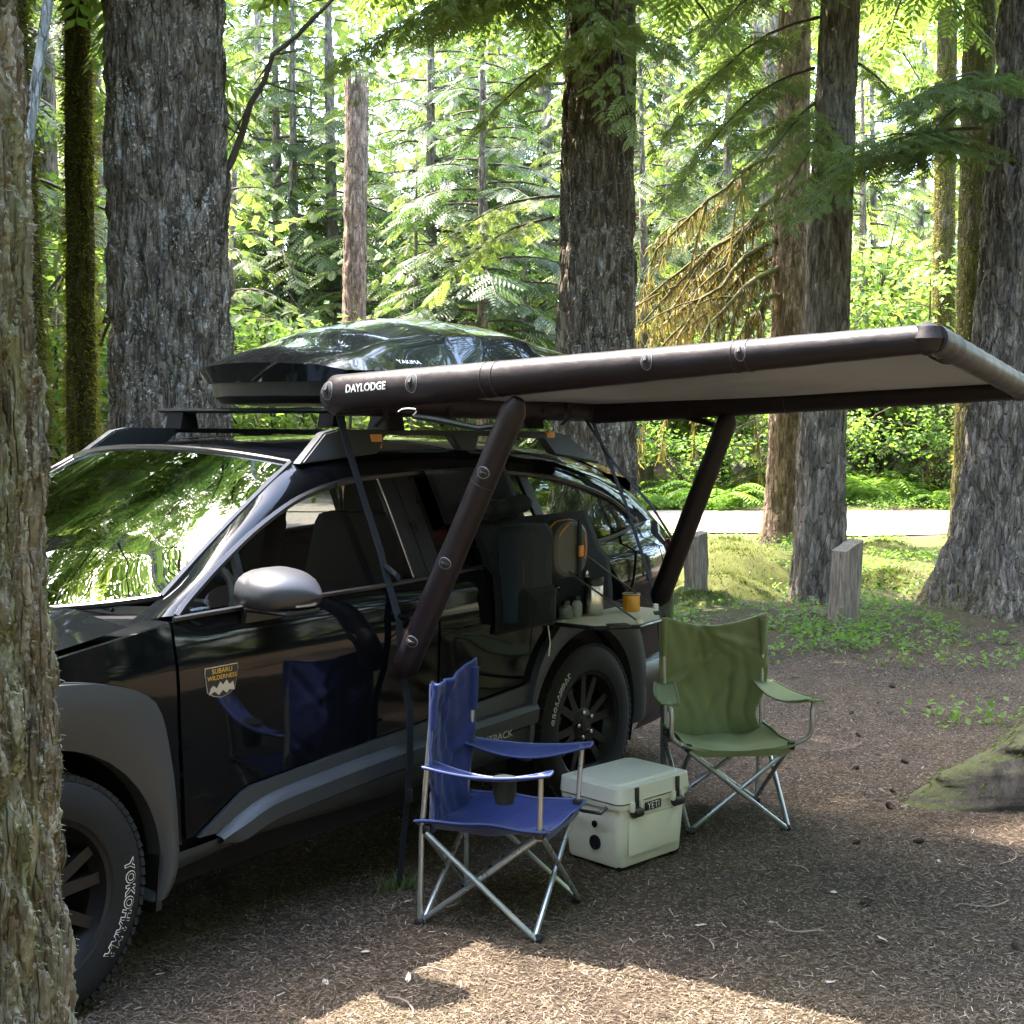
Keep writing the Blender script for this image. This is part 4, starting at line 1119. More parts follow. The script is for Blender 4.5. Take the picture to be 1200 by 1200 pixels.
    def glass(name, x0, x1, material, ins=0.012, low_in=0.012):
        xs = np.linspace(x0, x1, 18)
        P = []
        for j in range(9):
            row = []
            for x in xs:
                za = z_on(BELT, x) + low_in; zb = max(za + 0.002, z_on(DLO, x) - 0.012); z = za + (zb - za) * j / 8
                row.append((x, sg * (hw(x, z) - ins), z))
            P.append(row)
        m = MB(); m.grid(P); return m.build(name, material, car, True, None)
    glass('quarter_window', 0.60, 0.815, GLASS_S)
    glass('door_window', 0.84, 1.655, GLASS_S)
    glass('door_window', 1.825, 2.56, GLASS_R)
    glass('rear_side_window', 2.60, 3.34, GLASS_R)
    def pillar(x0b, x1b, x0t, x1t, nm, material=BLACKTRIM, o=-0.004, md=None):
        panel(nm, [(x0b, z_on(BELT, x0b)), (x1b, z_on(BELT, x1b))], [(x0t, z_on(DLO, x0t)), (x1t, z_on(DLO, x1t))], material, o, 4, 8, sg, None, 0.02)
    pillar(0.812, 0.842, 0.835, 0.858, 'window_divider')
    pillar(1.655, 1.735, 1.635, 1.725, 'door_frame_pillar')
    pillar(1.74, 1.828, 1.73, 1.815, 'door_frame_pillar')
    pillar(2.555, 2.61, 2.52, 2.585, 'door_frame_pillar')
    m = MB(); xs = np.linspace(1.648, 1.640, 6); zz = np.linspace(z_on(BELT, 1.65) + 0.01, z_on(DLO, 1.64) - 0.01, 6)
    m.tube([(x, sg * (hw(x, z) - 0.002), z) for x, z in zip(xs, zz)], 0.004, 6); m.build('window_trim', CHROME, car)
    dl = crom(DLO, 60)
    m = MB(); m.tube([(x, sg * (hw(x, z) - 0.002), z - 0.005) for x, z in dl], 0.013, 6); m.build('window_surround', BLACKTRIM, car)
    # roof side rail / screen pillar, one strip from wing to tail
    lowx = crom(DLO, 60)
    lo3 = np.array([(x, hw(x, z), z) for x, z in lowx])
    up3 = crom([(0.40, 0.78, 1.075), (0.60, 0.735, 1.155), (0.80, 0.695, 1.285), (1.02, 0.652, 1.415), (1.25, 0.612, 1.528), (1.6, 0.60, 1.562), (2.2, 0.59, 1.566), (2.8, 0.575, 1.535), (3.2, 0.56, 1.475), (3.52, 0.55, 1.405)], 60)
    P = []
    for j in range(8):
        t_ = j / 7; q = lo3 * (1 - t_) + up3 * t_
        bul = 0.014 * math.sin(math.pi * t_)
        P.append([(a[0], sg * (a[1] + bul), a[2] + bul * 0.6) for a in q])
    m = MB(); m.grid(P); m.build('roof_side', PAINT, car, True, None)
    # rear pillar corner: fills between rear window, roof end and tail
    a = crom([(3.30, 1.185), (3.36, 1.205), (3.38, 1.20), (3.385, 1.2)], 8)
    lo = np.array([(3.38, hw(3.38, 1.2), 1.2), (3.36, hw(3.36, 1.19), 1.19), (3.5, hw(3.5, 1.2), 1.2), (3.62, hw(3.62, 1.19), 1.19), (3.80, hw(3.8, 1.13), 1.13)])
    up = np.array([(3.38, hw(3.38, 1.2), 1.2), (3.40, 0.62, 1.36), (3.52, 0.55, 1.405), (3.58, 0.57, 1.36), (3.83, 0.66, 1.12)])
    lo = lin(lo, 14); up = lin(up, 14)
    P = [[(lo[i, 0] * (1 - t_) + up[i, 0] * t_, sg * (lo[i, 1] * (1 - t_) + up[i, 1] * t_ + 0.008 * math.sin(math.pi * t_)), lo[i, 2] * (1 - t_) + up[i, 2] * t_) for i in range(14)] for t_ in np.linspace(0, 1, 6)]
    m = MB(); m.grid(P); m.build('rear_pillar', PAINT, car, True, None)
    # tail lamp
    m = MB(); m.grid([[(3.62 + 0.23 * u, sg * (hw(3.62 + 0.23 * u, 1.05) + 0.008 - 0.04 * u * u), 0.95 + 0.16 * v - 0.02 * u) for u in np.linspace(0, 1, 8)] for v in np.linspace(0, 1, 5)])
    m.build('tail_lamp', REDL, car)
    # door mirror
    mb = MB(); rings = []
    for u in np.linspace(0, 1, 15):
        y0 = 0.885 + 0.245 * u
        e = math.sin(math.pi * min(1, 0.12 + 0.88 * (1 - abs(2 * u - 0.92) ** 2.6 * 0.9))) if False else (1 - (max(0, u - 0.35) / 0.66) ** 4.0)
        e = max(0.08, e) * (0.80 + 0.25 * min(1, u * 3))
        row = []
        for k in range(20):
            a_ = 2 * math.pi * k / 20
            cx_, cz_ = math.cos(a_), math.sin(a_)
            rx_ = (0.150 if cx_ < 0 else 0.050) * e
            rz_ = (0.082 - 0.02 * u if cz_ > 0 else 0.052) * e
            row.append((0.86 + 0.02 * u + rx_ * math.copysign(abs(cx_) ** (0.85 if cz_ > 0 else 0.6), cx_), sg * y0, 1.150 + rz_ * math.copysign(abs(cz_) ** (0.85 if cz_ > 0 else 0.5), cz_) - 0.008 * u))
        rings.append(row + [row[0]])
    mb.grid(rings); mb.put(rings[0][:-1], [tuple(range(20))]); mb.put(rings[-1][:-1], [tuple(range(20))])
    mi_ = mb.build('door_mirror', MIRRORCAP, car, True, 60)
    m = MB(); m.prism([(-0.105, -0.05), (0.06, -0.05), (0.06, 0.045), (-0.09, 0.035)], 0, 0.075, Matrix.Translation((0.87, sg * 0.835, 1.10)) @ Matrix.Rotation(R_(90 if sg < 0 else -90), 4, 'X'))
    m.build('mirror_foot', BLACKTRIM, mi_)
    m = MB(); m.tube([(0.80, sg * 1.095, 1.115), (0.87, sg * 1.105, 1.118), (0.915, sg * 1.09, 1.13)], [0.006, 0.010, 0.006], 8); m.build('indicator_lamp', LAMP, mi_)
    m = MB(); m.box((0.908, sg * 1.0, 1.152), (0.012, 0.15, 0.075), bevel=0.005); m.build('mirror_glass', CHROME, mi_)
    m = MB(); m.box((0.83, sg * 1.005, 1.094), (0.15, 0.19, 0.016), bevel=0.007); m.build('mirror_base', BLACKTRIM, mi_)
    # roof rail: front and rear gussets, bar between, orange tie-down
    rl = MB()
    prof = [(1.27, 1.530), (1.43, 1.640), (1.50, 1.652), (2.90, 1.630), (3.00, 1.612), (3.22, 1.478), (2.86, 1.530), (2.80, 1.600), (2.34, 1.618), (2.30, 1.558), (2.20, 1.562), (2.16, 1.620), (1.76, 1.628), (1.70, 1.560)]
    bm = bmesh.new()
    vs_ = [bm.verts.new((x, z, 0)) for x, z in prof]; fc = bm.faces.new(vs_)
    res = bmesh.ops.extrude_face_region(bm, geom=[fc]); bmesh.ops.translate(bm, vec=(0, 0, 0.045), verts=[g for g in res['geom'] if isinstance(g, bmesh.types.BMVert)])
    bmesh.ops.bevel(bm, geom=list(bm.edges), offset=0.006, segments=2, affect='EDGES'); bmesh.ops.triangulate(bm, faces=[f for f in bm.faces if len(f.verts) > 4])
    bm.verts.index_update()
    rl.put([(v.co.x, sg * (0.570 + v.co.z + 0.03 * (1.66 - v.co.y) / 0.1), v.co.y) for v in bm.verts], [tuple(v.index for v in f.verts) for f in bm.faces]); bm.free()
    ro_ = rl.build('roof_rail', CLAD, car, True, 30)
    for x in (1.70, 2.86):
        m = MB(); m.box((x, sg * 0.624, 1.605), (0.062, 0.016, 0.052), bevel=0.004); m.build('tie_down', ORANGE, ro_)

# bonnet
P = []
for u in np.linspace(0, 1, 22):
    row = []
    for v in np.linspace(-1, 1, 25):
        xe = -0.74 + u * 1.14; x = xe - (0.14 * (1 - u) - 0.0) * (1 - v * v) - 0.04 * u * (1 - v * v)
        ze = np.interp(xe, [-0.74, -0.6, -0.45, -0.2, 0, 0.2, 0.4], [0.855, 0.905, 0.945, 0.995, 1.02, 1.046, 1.07])
        we = np.interp(xe, [-0.74, -0.55, -0.25, 0.2, 0.4], [0.735, 0.79, 0.83, 0.822, 0.80])
        av = abs(v); crown = 0.050 * (1 - av ** 2.2) + 0.012 * math.exp(-((av - 0.72) / 0.08) ** 2)
        row.append((x, v * we, ze + 0.004 + crown * (0.5 + 0.5 * u) - 0.03 * (1 - u) ** 3 * (1 - av)))
    P.append(row)
m = MB(); m.grid(P); m.build('bonnet', PAINT, car, True, None)
# matte panel on the bonnet
P2 = [[(q[0], q[1] * 0.56, q[2] + 0.004) for q in row] for row in [[P[i][j] for j in range(2, 23)] for i in range(2, 21)]]
# cowl + wipers
m = MB(); m.grid([[(0.37 + 0.20 * abs(v) ** 2 + 0.12 * q, v * 0.76, 1.072 + 0.018 * abs(v) + 0.012 * q) for v in np.linspace(-1, 1, 19)] for q in (-0.6, 0, 0.5, 0.9)]); m.build('cowl', MATTEBLACK, car)
for y0 in (-0.62, 0.05):
    m = MB(); m.tube([(0.42 + 0.1 * abs(y0), y0, 1.10), (0.47, y0 + 0.3, 1.135), (0.50, y0 + 0.56, 1.155)], [0.008, 0.006, 0.004], 6); m.build('wiper', BLACKTRIM, car)
# windscreen
def ws(u, v, lift=0.0):
    """v 0 base .. 1 top, u -1..1"""
    w = 0.745 - 0.13 * v
    xc = 0.34 + (1.155 - 0.34) * v; xk = 0.57 + (1.258 - 0.57) * v
    zc = 1.078 + (1.582 - 1.078) * v + 0.030 * math.sin(math.pi * v); zk = 1.14 + (1.533 - 1.14) * v + 0.012 * math.sin(math.pi * v)
    k = abs(u) ** 2.3
    return (xc + (xk - xc) * k, u * w, zc + (zk - zc) * k + lift)
m = MB(); m.grid([[ws(u, v) for u in np.linspace(-1, 1, 33)] for v in np.linspace(0, 1, 21)]); wso = m.build('windscreen', GLASS_F, car, True, None)
m = MB()
for e in ([ws(u, 1.0, 0.002) for u in np.linspace(-1, 1, 33)], [ws(-1, v, 0.002) for v in np.linspace(0, 1, 14)], [ws(1, v, 0.002) for v in np.linspace(0, 1, 14)], [ws(u, 0.0, 0.002) for u in np.linspace(-1, 1, 33)]): m.tube(e, 0.011, 6)
m.build('windscreen_seal', BLACKTRIM, car)
# roof
P = []
for u in np.linspace(0, 1, 30):
    row = []
    for v in np.linspace(-1, 1, 25):
        k = abs(v) ** 2.3
        xe = 1.258 + (3.50 - 1.258) * u; xc = 1.158 + (3.58 - 1.158) * u
        ye = np.interp(xe, [1.25, 1.6, 2.2, 2.8, 3.2, 3.52], [0.612, 0.60, 0.59, 0.575, 0.56, 0.55])
        ze = np.interp(xe, [1.25, 1.4, 1.6, 2.2, 2.8, 3.2, 3.52], [1.528, 1.548, 1.562, 1.566, 1.535, 1.475, 1.405])
        zc = np.interp(xc, [1.155, 1.35, 1.7, 2.3, 2.9, 3.3, 3.6], [1.584, 1.603, 1.615, 1.612, 1.588, 1.55, 1.50])
        row.append((xc + (xe - xc) * k, v * ye, zc + (ze - zc) * k))
    P.append(row)
m = MB(); m.grid(P); rfo = m.build('roof', PAINT, car, True, None)
m = MB(); m.grid([[(1.34 + 0.62 * a + 0.03 * abs(b) ** 3, b * 0.42, 1.609 + 0.012 * math.sin(math.pi * min(1, a + .2) * 0.5) - 0.012 * b * b) for b in np.linspace(-1, 1, 13)] for a in np.linspace(0, 1, 9)]); m.build('sunroof', GLASS_R, rfo)
# spoiler
m = MB(); m.grid([[(3.46 + 0.19 * a - 0.05 * abs(v) ** 3, v * (0.575 + 0.02 * a), np.interp(abs(v), [0, 0.6, 1], [1.525, 1.505, 1.425]) - 0.035 * a - (0.0 if q == 0 else 0.05 * (a + .2))) for v in np.linspace(-1, 1, 21)] for q, a in ((0, 0), (0, 0.5), (0, 0.9), (0, 1.0), (1, 1.0), (1, 0.7), (1, 0.0))]); m.build('roof_spoiler', PAINT, car, True, 50)
# tailgate with rear window, bumper
m = MB(); m.grid([[(3.55 + 0.27 * a - 0.05 * v * v, v * (0.53 + 0.12 * a), 1.43 - 0.32 * a) for v in np.linspace(-1, 1, 15)] for a in np.linspace(0, 1, 7)]); m.build('rear_window', GLASS_R, car, True, None)
m = MB(); m.grid([[(np.interp(z, [0.5, 0.7, 0.95, 1.12], [3.86, 3.90, 3.89, 3.84]) - 0.09 * v * v, v * (0.72 - 0.05 * (z > 1.05)), z) for v in np.linspace(-1, 1, 15)] for z in np.linspace(1.13, 0.5, 9)]); m.build('tailgate', PAINT, car, True, None)
bx = [(3.24, 0.905), (3.5, 0.875), (3.72, 0.815), (3.86, 0.72), (3.935, 0.52), (3.95, 0.0), (3.935, -0.52), (3.86, -0.72), (3.72, -0.815), (3.5, -0.875), (3.24, -0.905)]
m = MB(); bc = crom(bx, 40); m.grid([[(x, y * s_, z) for x, y in bc] for z, s_ in ((0.24, 0.93), (0.32, 0.98), (0.46, 1.0), (0.54, 1.0), (0.56, 0.985), (0.575, 0.90))]); m.build('rear_bumper', BLACKTRIM, car, True, 40)
# front end
fx = [(-0.58, 0.86), (-0.74, 0.80), (-0.86, 0.66), (-0.925, 0.40), (-0.945, 0.0), (-0.925, -0.40), (-0.86, -0.66), (-0.74, -0.80), (-0.58, -0.86)]
fc_ = crom(fx, 36)
m = MB(); m.grid([[(x, y * s_, z) for x, y in fc_] for z, s_ in ((0.24, 0.95), (0.30, 1.0), (0.45, 1.012), (0.52, 1.0))]); fbm = m.build('front_bumper', CLAD, car, True, 40)
m = MB(); m.grid([[(x + 0.02 * q, y * (1 - 0.03 * q), 0.52 + 0.115 * q) for x, y in fc_] for q in (0, 0.5, 1.0)]); m.build('front_panel', PAINT, car, True, None)
gr_ = [(x + 0.03, y * 0.62, 0) for x, y in crom([(-0.90, 0.66), (-0.93, 0.4), (-0.945, 0), (-0.93, -0.4), (-0.90, -0.66)], 16)]
m = MB(); m.grid([[(x + 0.02 + 0.03 * q, y, 0.632 + 0.215 * q) for x, y, _ in gr_] for q in (0, 0.5, 1)]); gro = m.build('grille', MATTEBLACK, car)
for k in range(5):
    m = MB(); m.tube([(x + 0.012 + 0.03 * k / 5, y, 0.655 + 0.042 * k) for x, y, _ in gr_], 0.008, 6); m.build('grille_bar', BLACKTRIM, gro)
for sg in (-1, 1):
    m = MB(); m.grid([[(-0.885 + 0.21 * u * u + 0.03 * q, sg * (0.42 + 0.375 * u), 0.70 + 0.03 * u + (0.135 - 0.02 * u) * q) for u in np.linspace(0, 1, 10)] for q in np.linspace(0, 1, 5)]); m.build('headlamp', LAMP, car)
    m = MB(); m.grid([[(-0.875 + 0.20 * u * u + 0.03 * q, sg * (0.40 + 0.40 * u), 0.63 + 0.25 * q) for u in np.linspace(0, 1, 10)] for q in np.linspace(0, 1, 4)]); m.build('headlamp_housing', PAINT, car)
# under-body, wheel wells and cabin
m = MB(); m.box((1.37, 0, 0.40), (1.72, 1.70, 0.26)); m.box((3.45, 0, 0.42), (0.5, 1.5, 0.3)); m.box((-0.62, 0, 0.45), (0.3, 1.35, 0.3)); m.box((1.4, 0, 0.42), (4.2, 1.10, 0.3)); m.build('underbody', MATTEBLACK, car, False)
for cx_ in (0.0, 2.745):
    for sg in (-1, 1):
        m = MB()
        m.grid([[(cx_ + 0.435 * math.cos(R_(a)), sg * y, 0.362 + 0.435 * math.sin(R_(a))) for a in np.linspace(-20, 200, 24)] for y in (0.55, 0.875)])
        m.grid([[(cx_ + r * math.cos(R_(a)), sg * 0.56, 0.362 + r * math.sin(R_(a))) for a in np.linspace(-20, 200, 24)] for r in (0.0, 0.44)])
        m.build('wheel_well', MATTEBLACK, car, True, None, False)
cab = MB(); cab.box((1.95, 0, 0.55), (3.0, 1.56, 0.04)); cab.box((0.70, 0, 0.88), (0.42, 1.46, 0.24), bevel=0.05); cab.box((0.80, 0, 0.74), (0.3, 1.4, 0.34), bevel=0.05); cab.build('cabin_trim', INTERIOR, car)
for sg in (-1, 1):
    cb = MB(); cb.grid([[(x, sg * 0.79, z) for x in np.linspace(0.6, 3.5, 6)] for z in (0.5, 1.06)]); cb.build('door_trim', INTERIOR, car, False, None, False)
def seat(x, y, w, nm):
    s_ = MB(); s_.box((x - 0.22, y, 0.72), (0.52, w, 0.18), bevel=0.05); s_.box((x + 0.10, y, 1.03), (0.15, w, 0.58), bevel=0.06, ry=R_(16)); o = s_.build(nm, SEATF, car)
    for hy in ([y] if w < 0.7 else [y - 0.4, y + 0.4]):
        h_ = MB(); h_.box((x + 0.20, hy, 1.385), (0.10, 0.26, 0.17), bevel=0.045, ry=R_(12)); h_.tube([(x + 0.17, hy - 0.06, 1.22), (x + 0.19, hy - 0.06, 1.34)], 0.007, 6); h_.tube([(x + 0.17, hy + 0.06, 1.22), (x + 0.19, hy + 0.06, 1.34)], 0.007, 6); h_.build('headrest', SEATF, o)
seat(1.76, -0.37, 0.50, 'seat'); seat(1.76, 0.37, 0.50, 'seat')
s_ = MB(); s_.box((2.45, 0, 0.70), (0.5, 1.25, 0.18), bevel=0.05); s_.box((2.74, 0, 0.90), (0.15, 1.25, 0.42), bevel=0.06, ry=R_(18)); s_.build('rear_seat', SEATF, car)
sw = MB(); M_ = Matrix.Translation((1.02, -0.37, 1.0)) @ Matrix.Rotation(R_(-62), 4, 'Y')
sw.tube([M_ @ Vector((0.185 * math.cos(a), 0.185 * math.sin(a), 0)) for a in np.linspace(0, 2 * math.pi, 28, endpoint=False)], 0.016, 8, closed=True)
sw.box(tuple(M_ @ Vector((0, 0, 0))), (0.05, 0.16, 0.12), bevel=0.02); sw.tube([M_ @ Vector((0, -0.18, 0)), M_ @ Vector((0, 0.18, 0))], 0.014, 6); sw.tube([M_ @ Vector((0, 0, 0)), M_ @ Vector((-0.05, 0, -0.25))], 0.03, 8)
sw.build('steering_wheel', INTERIOR, car)
m = MB(); m.box((1.02, -0.02, 1.47), (0.03, 0.22, 0.07), bevel=0.012); m.build('rear_view_mirror', BLACKTRIM, car)

# wheels
def wheel(name, cx_, sg, lettering, letter_a, step=7.2, lsz=0.044):
    w_ = bpy.data.objects.new(name, None); COL.objects.link(w_); w_.parent = car; w_.location = (cx_, sg * 0.80, 0.362)
    M_ = Matrix.Rotation(R_(90 if sg < 0 else -90), 4, 'X')          # local +Z points outwards
    prof = [(0.222, -0.105), (0.245, -0.118), (0.300, -0.122), (0.335, -0.112), (0.352, -0.098), (0.358, -0.085), (0.362, -0.03), (0.362, 0.03), (0.358, 0.085), (0.352, 0.098), (0.335, 0.112), (0.300, 0.122), (0.262, 0.120), (0.240, 0.116), (0.226, 0.104)]
    m = MB(); m.lathe(prof, 96, M_, closed=True); ty = m.build('tyre', RUBBER, w_, True, 30)
    tb = MB(); nb_ = 76
    for k in range(nb_):
        a = 2 * math.pi * k / nb_
        for row, (z, dz, r, dr) in enumerate(((0.092, 0.034, 0.351, 0.014), (0.047, 0.036, 0.359, 0.010), (0.0, 0.038, 0.360, 0.010), (-0.047, 0.036, 0.359, 0.010), (-0.092, 0.034, 0.351, 0.014))):
            aa = a + (row % 2) * math.pi / nb_
            c_ = M_ @ Vector((r * math.cos(aa), r * math.sin(aa), z))
            bm_ = MB(); bm_.box((0, 0, 0), (dr, 0.023, dz), rx=R_(14 if row % 2 else -14))
            Rz = Matrix.Rotation(aa, 4, 'Z')
            tb.put([M_ @ (Rz @ (Vector(v) + Vector((r - 0.001, 0, z)))) for v in bm_.v], bm_.f)
    tag(tb.build('tread_blocks', RUBBER, ty, False), kind='stuff')
    rp = [(0.20, -0.10), (0.20, 0.06), (0.214, 0.082), (0.222, 0.106), (0.232, 0.112), (0.232, 0.104), (0.226, 0.098)]
    m = MB(); m.lathe(rp, 64, M_, cap=False); rm_ = m.build('rim', RIMM, w_, True, 30)
    sp = MB()
    for k in range(6):
        for q in (-0.16, 0.16):
            a = 2 * math.pi * k / 6 + q * 0.8 + 0.3
            a2 = 2 * math.pi * k / 6 + q * 1.35 + 0.3
            p0 = Vector((0.045 * math.cos(a), 0.045 * math.sin(a), 0.078)); p1 = Vector((0.213 * math.cos(a2), 0.213 * math.sin(a2), 0.085))
            n_ = Vector((0, 0, 1)); d_ = (p1 - p0).normalized(); s_ = n_.cross(d_)
            quad = []
            for pp, ww in ((p0, 0.020), (p1, 0.016)):
                for dz in (0, -0.04): quad += [pp + s_ * ww + n_ * dz, pp - s_ * ww + n_ * dz]
            sp.put([M_ @ q_ for q_ in quad], [(0, 1, 5, 4), (2, 3, 7, 6), (0, 4, 6, 2), (1, 3, 7, 5), (0, 2, 3, 1), (4, 5, 7, 6)])
    sp.build('spokes', RIMM, rm_, True, 25)
    m = MB(); m.lathe([(0.075, 0.05), (0.075, 0.078), (0.055, 0.086), (0.034, 0.088), (0.03, 0.094), (0.001, 0.095)], 24, M_, cap=False); m.build('hub', RIMM, rm_, True, 30)
    for k in range(5):
        a = 2 * math.pi * k / 5 + 0.55
        m = MB(); m.lathe([(0.010, 0.08), (0.010, 0.098), (0.006, 0.102)], 8, M_ @ Matrix.Translation((0.056 * math.cos(a), 0.056 * math.sin(a), 0))); m.build('wheel_nut', CHROME, rm_)
    m = MB(); m.lathe([(0.15, -0.02), (0.15, 0.0), (0.07, 0.0)], 32, M_); m.build('brake_disc', TAN, w_)
    # raised white outline lettering on the sidewall
    if lettering:
        lt = MB(); n = len(lettering)
        for k, ch in enumerate(lettering):
            V, F = outline_inner(ch, lsz, -0.0030)
            if not V: continue
            a = letter_a - R_(step) * (k - (n - 1) / 2)
            for ring in range(1):
                Rz = Matrix.Rotation(a - math.pi / 2, 4, 'Z')
                vv = []
                for v in V:
                    q = Rz @ Vector((v[0], v[1] + 0.292, 0)); rr_ = math.hypot(q.x, q.y)
                    zz = float(np.interp(rr_, [0.24, 0.262, 0.30, 0.335], [0.116, 0.120, 0.122, 0.112])) + 0.0018
                    vv.append(M_ @ Vector((q.x, q.y, zz)))
                lt.put(vv, F)
            # dark fill over the letter's middle leaves a white outline
        lo_ = lt.build('lettering', CREAMTXT, ty, False, None, False)
        lo_.data.materials[0] = CREAMTXT
        dk_ = MB()
        for k, ch in enumerate(lettering):
            V, F = outline_inner(ch, lsz, -0.0007)
            a = letter_a - R_(step) * (k - (n - 1) / 2); Rz = Matrix.Rotation(a - math.pi / 2, 4, 'Z')
            vv = []
            for v in V:
                q = Rz @ Vector((v[0], v[1] + 0.292, 0)); rr_ = math.hypot(q.x, q.y)
                vv.append(M_ @ Vector((q.x, q.y, float(np.interp(rr_, [0.24, 0.262, 0.30, 0.335], [0.116, 0.120, 0.122, 0.112])) + 0.0030)))
            dk_.put(vv, F)
        dk_.build('lettering_fill', RUBBER, lo_, False, None, False)
    return w_

def outline_inner(ch, size, inset):
    c = bpy.data.curves.new('txt', 'FONT'); c.body = ch; c.size = size; c.offset = -inset
    c.align_x = 'CENTER'; c.align_y = 'CENTER'; c.resolution_u = 3
    o = bpy.data.objects.new('txt', c); COL.objects.link(o)
    bpy.context.view_layer.update()
    me = bpy.data.meshes.new_from_object(o.evaluated_get(bpy.context.evaluated_depsgraph_get()))
    V = [tuple(v.co) for v in me.vertices]; F = [tuple(p.vertices) for p in me.polygons]
    bpy.data.objects.remove(o); bpy.data.meshes.remove(me); bpy.data.curves.remove(c)
    return V, F

wheel('wheel', 0.0, -1, 'YOKOHAMA', R_(-17)); wheel('wheel', 0.0, 1, '', 0)
wheel('wheel', 2.745, -1, 'GEOLANDAR', R_(146), 5.4, 0.028); wheel('wheel', 2.745, 1, '', 0)

# badge on the front door: shield with mountain, and lettering
BADGE_D = plain('badge_dark', (0.015, 0.015, 0.015), 0.4); BADGE_S = plain('badge_silver', (0.6, 0.58, 0.5), 0.35, 0.6); BADGE_Y = plain('badge_gold', (0.75, 0.42, 0.05), 0.45)
def badge(poly, nm, material, off, th=0.002, parent=None):
    m = MB(); n = len(poly)
    a = [(x, -(hw(x, z) + off + th), z) for x, z in poly]; b_ = [(x, -(hw(x, z) + off), z) for x, z in poly]
    m.put(a + b_, [tuple(range(n)), tuple(range(2 * n - 1, n - 1, -1))] + [(k, (k + 1) % n, n + (k + 1) % n, n + k) for k in range(n)])
    return m.build(nm, material, parent or car, False)
bc_ = (0.665, 0.882)
sh = [(-0.066, 0.048), (0.066, 0.048), (0.068, 0.03), (0.056, -0.03), (0.03, -0.045), (0, -0.052), (-0.03, -0.045), (-0.056, -0.03), (-0.068, 0.03)]
bd = badge([(bc_[0] + x, bc_[1] + z) for x, z in sh], 'badge', BADGE_S, 0.001)
badge([(bc_[0] + x * 0.965, bc_[1] + z * 0.955) for x, z in sh], 'badge_field', BADGE_D, 0.0035, 0.0012, bd)
mt = [(-0.052, -0.034), (-0.045, -0.012), (-0.035, -0.006), (-0.02, -0.016), (-0.008, 0.004), (0.004, -0.008), (0.018, 0.006), (0.03, -0.010), (0.045, -0.002), (0.052, -0.03), (0.03, -0.026), (0.02, -0.036), (0.004, -0.024), (-0.012, -0.038), (-0.03, -0.024)]
badge([(bc_[0] + x, bc_[1] + z - 0.004) for x, z in mt], 'badge_mountain', BADGE_S, 0.0052, 0.001, bd)
for txt, dz, sz in (('SUBARU', 0.0335, 0.0215), ('WILDERNESS', 0.0135, 0.0195)):
    V, F = text_mesh(txt, sz)
    m = MB(); m.put([(bc_[0] + v[0] * 1.05, -(hw(bc_[0], bc_[1]) + 0.0062), bc_[1] + dz + v[1]) for v in V], F); m.build('badge_text', BADGE_Y, bd, False, None, False)
V, F = text_mesh('OUTBACK', 0.050)
m = MB(); m.put([(2.03 + v[0], -(hw(2.03, 0.44) + 0.0445), 0.445 + v[1] * 0.8) for v in V], F); m.build('model_lettering', BADGE_S, car, False, None, False)
# ------------------------------------------------------------------ roof bars and roof box
def rounded_bar(m, x, y0, y1, z, w=0.075, h=0.024):
    prof = [(w / 2 * math.cos(a), h / 2 * math.sin(a)) for a in np.linspace(0, 2 * math.pi, 14, endpoint=False)]
    m.put([(x + a, y, z + b) for y in (y0, y1) for a, b in prof], [(k, (k + 1) % 14, 14 + (k + 1) % 14, 14 + k) for k in range(14)] + [tuple(range(13, -1, -1)), tuple(range(14, 28))])
for x in (1.80, 2.74):
    rb = thing('roof_crossbar', 'black roof crossbar under the front of the cargo box' if x < 2 else 'black roof crossbar under the rear of the cargo box', 'roof bar', (0, 0, 0))
    m = MB(); rounded_bar(m, x, -0.70, 0.70, 1.722); m.build('bar', BLACKTRIM, rb)
    for sg in (-1, 1):
        m = MB(); m.prism([(-0.05, 0), (0.05, 0), (0.035, 0.07), (-0.035, 0.07)], -0.05, 0.05, Matrix.Translation((x, sg * 0.592, 1.645)) @ Matrix.Rotation(R_(90), 4, 'X')); m.build('clamp', MATTEBLACK, rb, True, 30)
BOXG = plain('glossy_black_shell', (0.005, 0.005, 0.006), 0.2, coat=1.0, spec=0.1)
BOXM = plain('black_box_base', (0.014, 0.014, 0.015), 0.45, bump=0.1, bscale=500)
bx_ = thing('roof_box', 'glossy black aerodynamic cargo box on the car roof', 'roof box', (0, 0.05, 1.742))
bx_.scale = (1, 1, 1.12)
# plan outline: blunt faceted nose, tapering tail
def box_half(u):
    x = 1.76 + u * 2.22
    w = np.interp(u, [0, 0.04, 0.12, 0.3, 0.6, 0.85, 1.0], [0.43, 0.475, 0.495, 0.505, 0.49, 0.43, 0.33])
    return x, w
def box_sec(u, lid):
    x, w = box_half(u); row = []
    if lid:
        h = 0.125 + np.interp(u, [0, 0.05, 0.16, 0.3, 0.42, 0.6, 0.8, 0.93, 1.0], [0.03, 0.09, 0.175, 0.225, 0.24, 0.225, 0.16, 0.08, 0.03])
        for v in np.linspace(-1, 1, 27):
            k = abs(v)
            sh_ = 0.62 * (1 - k) / 0.22 if k > 0.78 else 0.62 + 0.38 * (1 - (k / 0.78) ** 1.8)
            ridge = 0.0
            nose = 0.20 * (1 - v * v) * max(0, 1 - u / 0.08) * -0.45
            row.append((x + nose + 0.05 * (k ** 3) * (u < 0.3) * (1 - u / 0.3), v * w, 0.125 + (h - 0.125) * sh_ + ridge * (h - 0.125) / 0.2))
        return row
P = [box_sec(u, True) for u in np.r_[np.linspace(0, 0.2, 10), np.linspace(0.24, 1, 26)]]
m = MB(); m.grid(P)
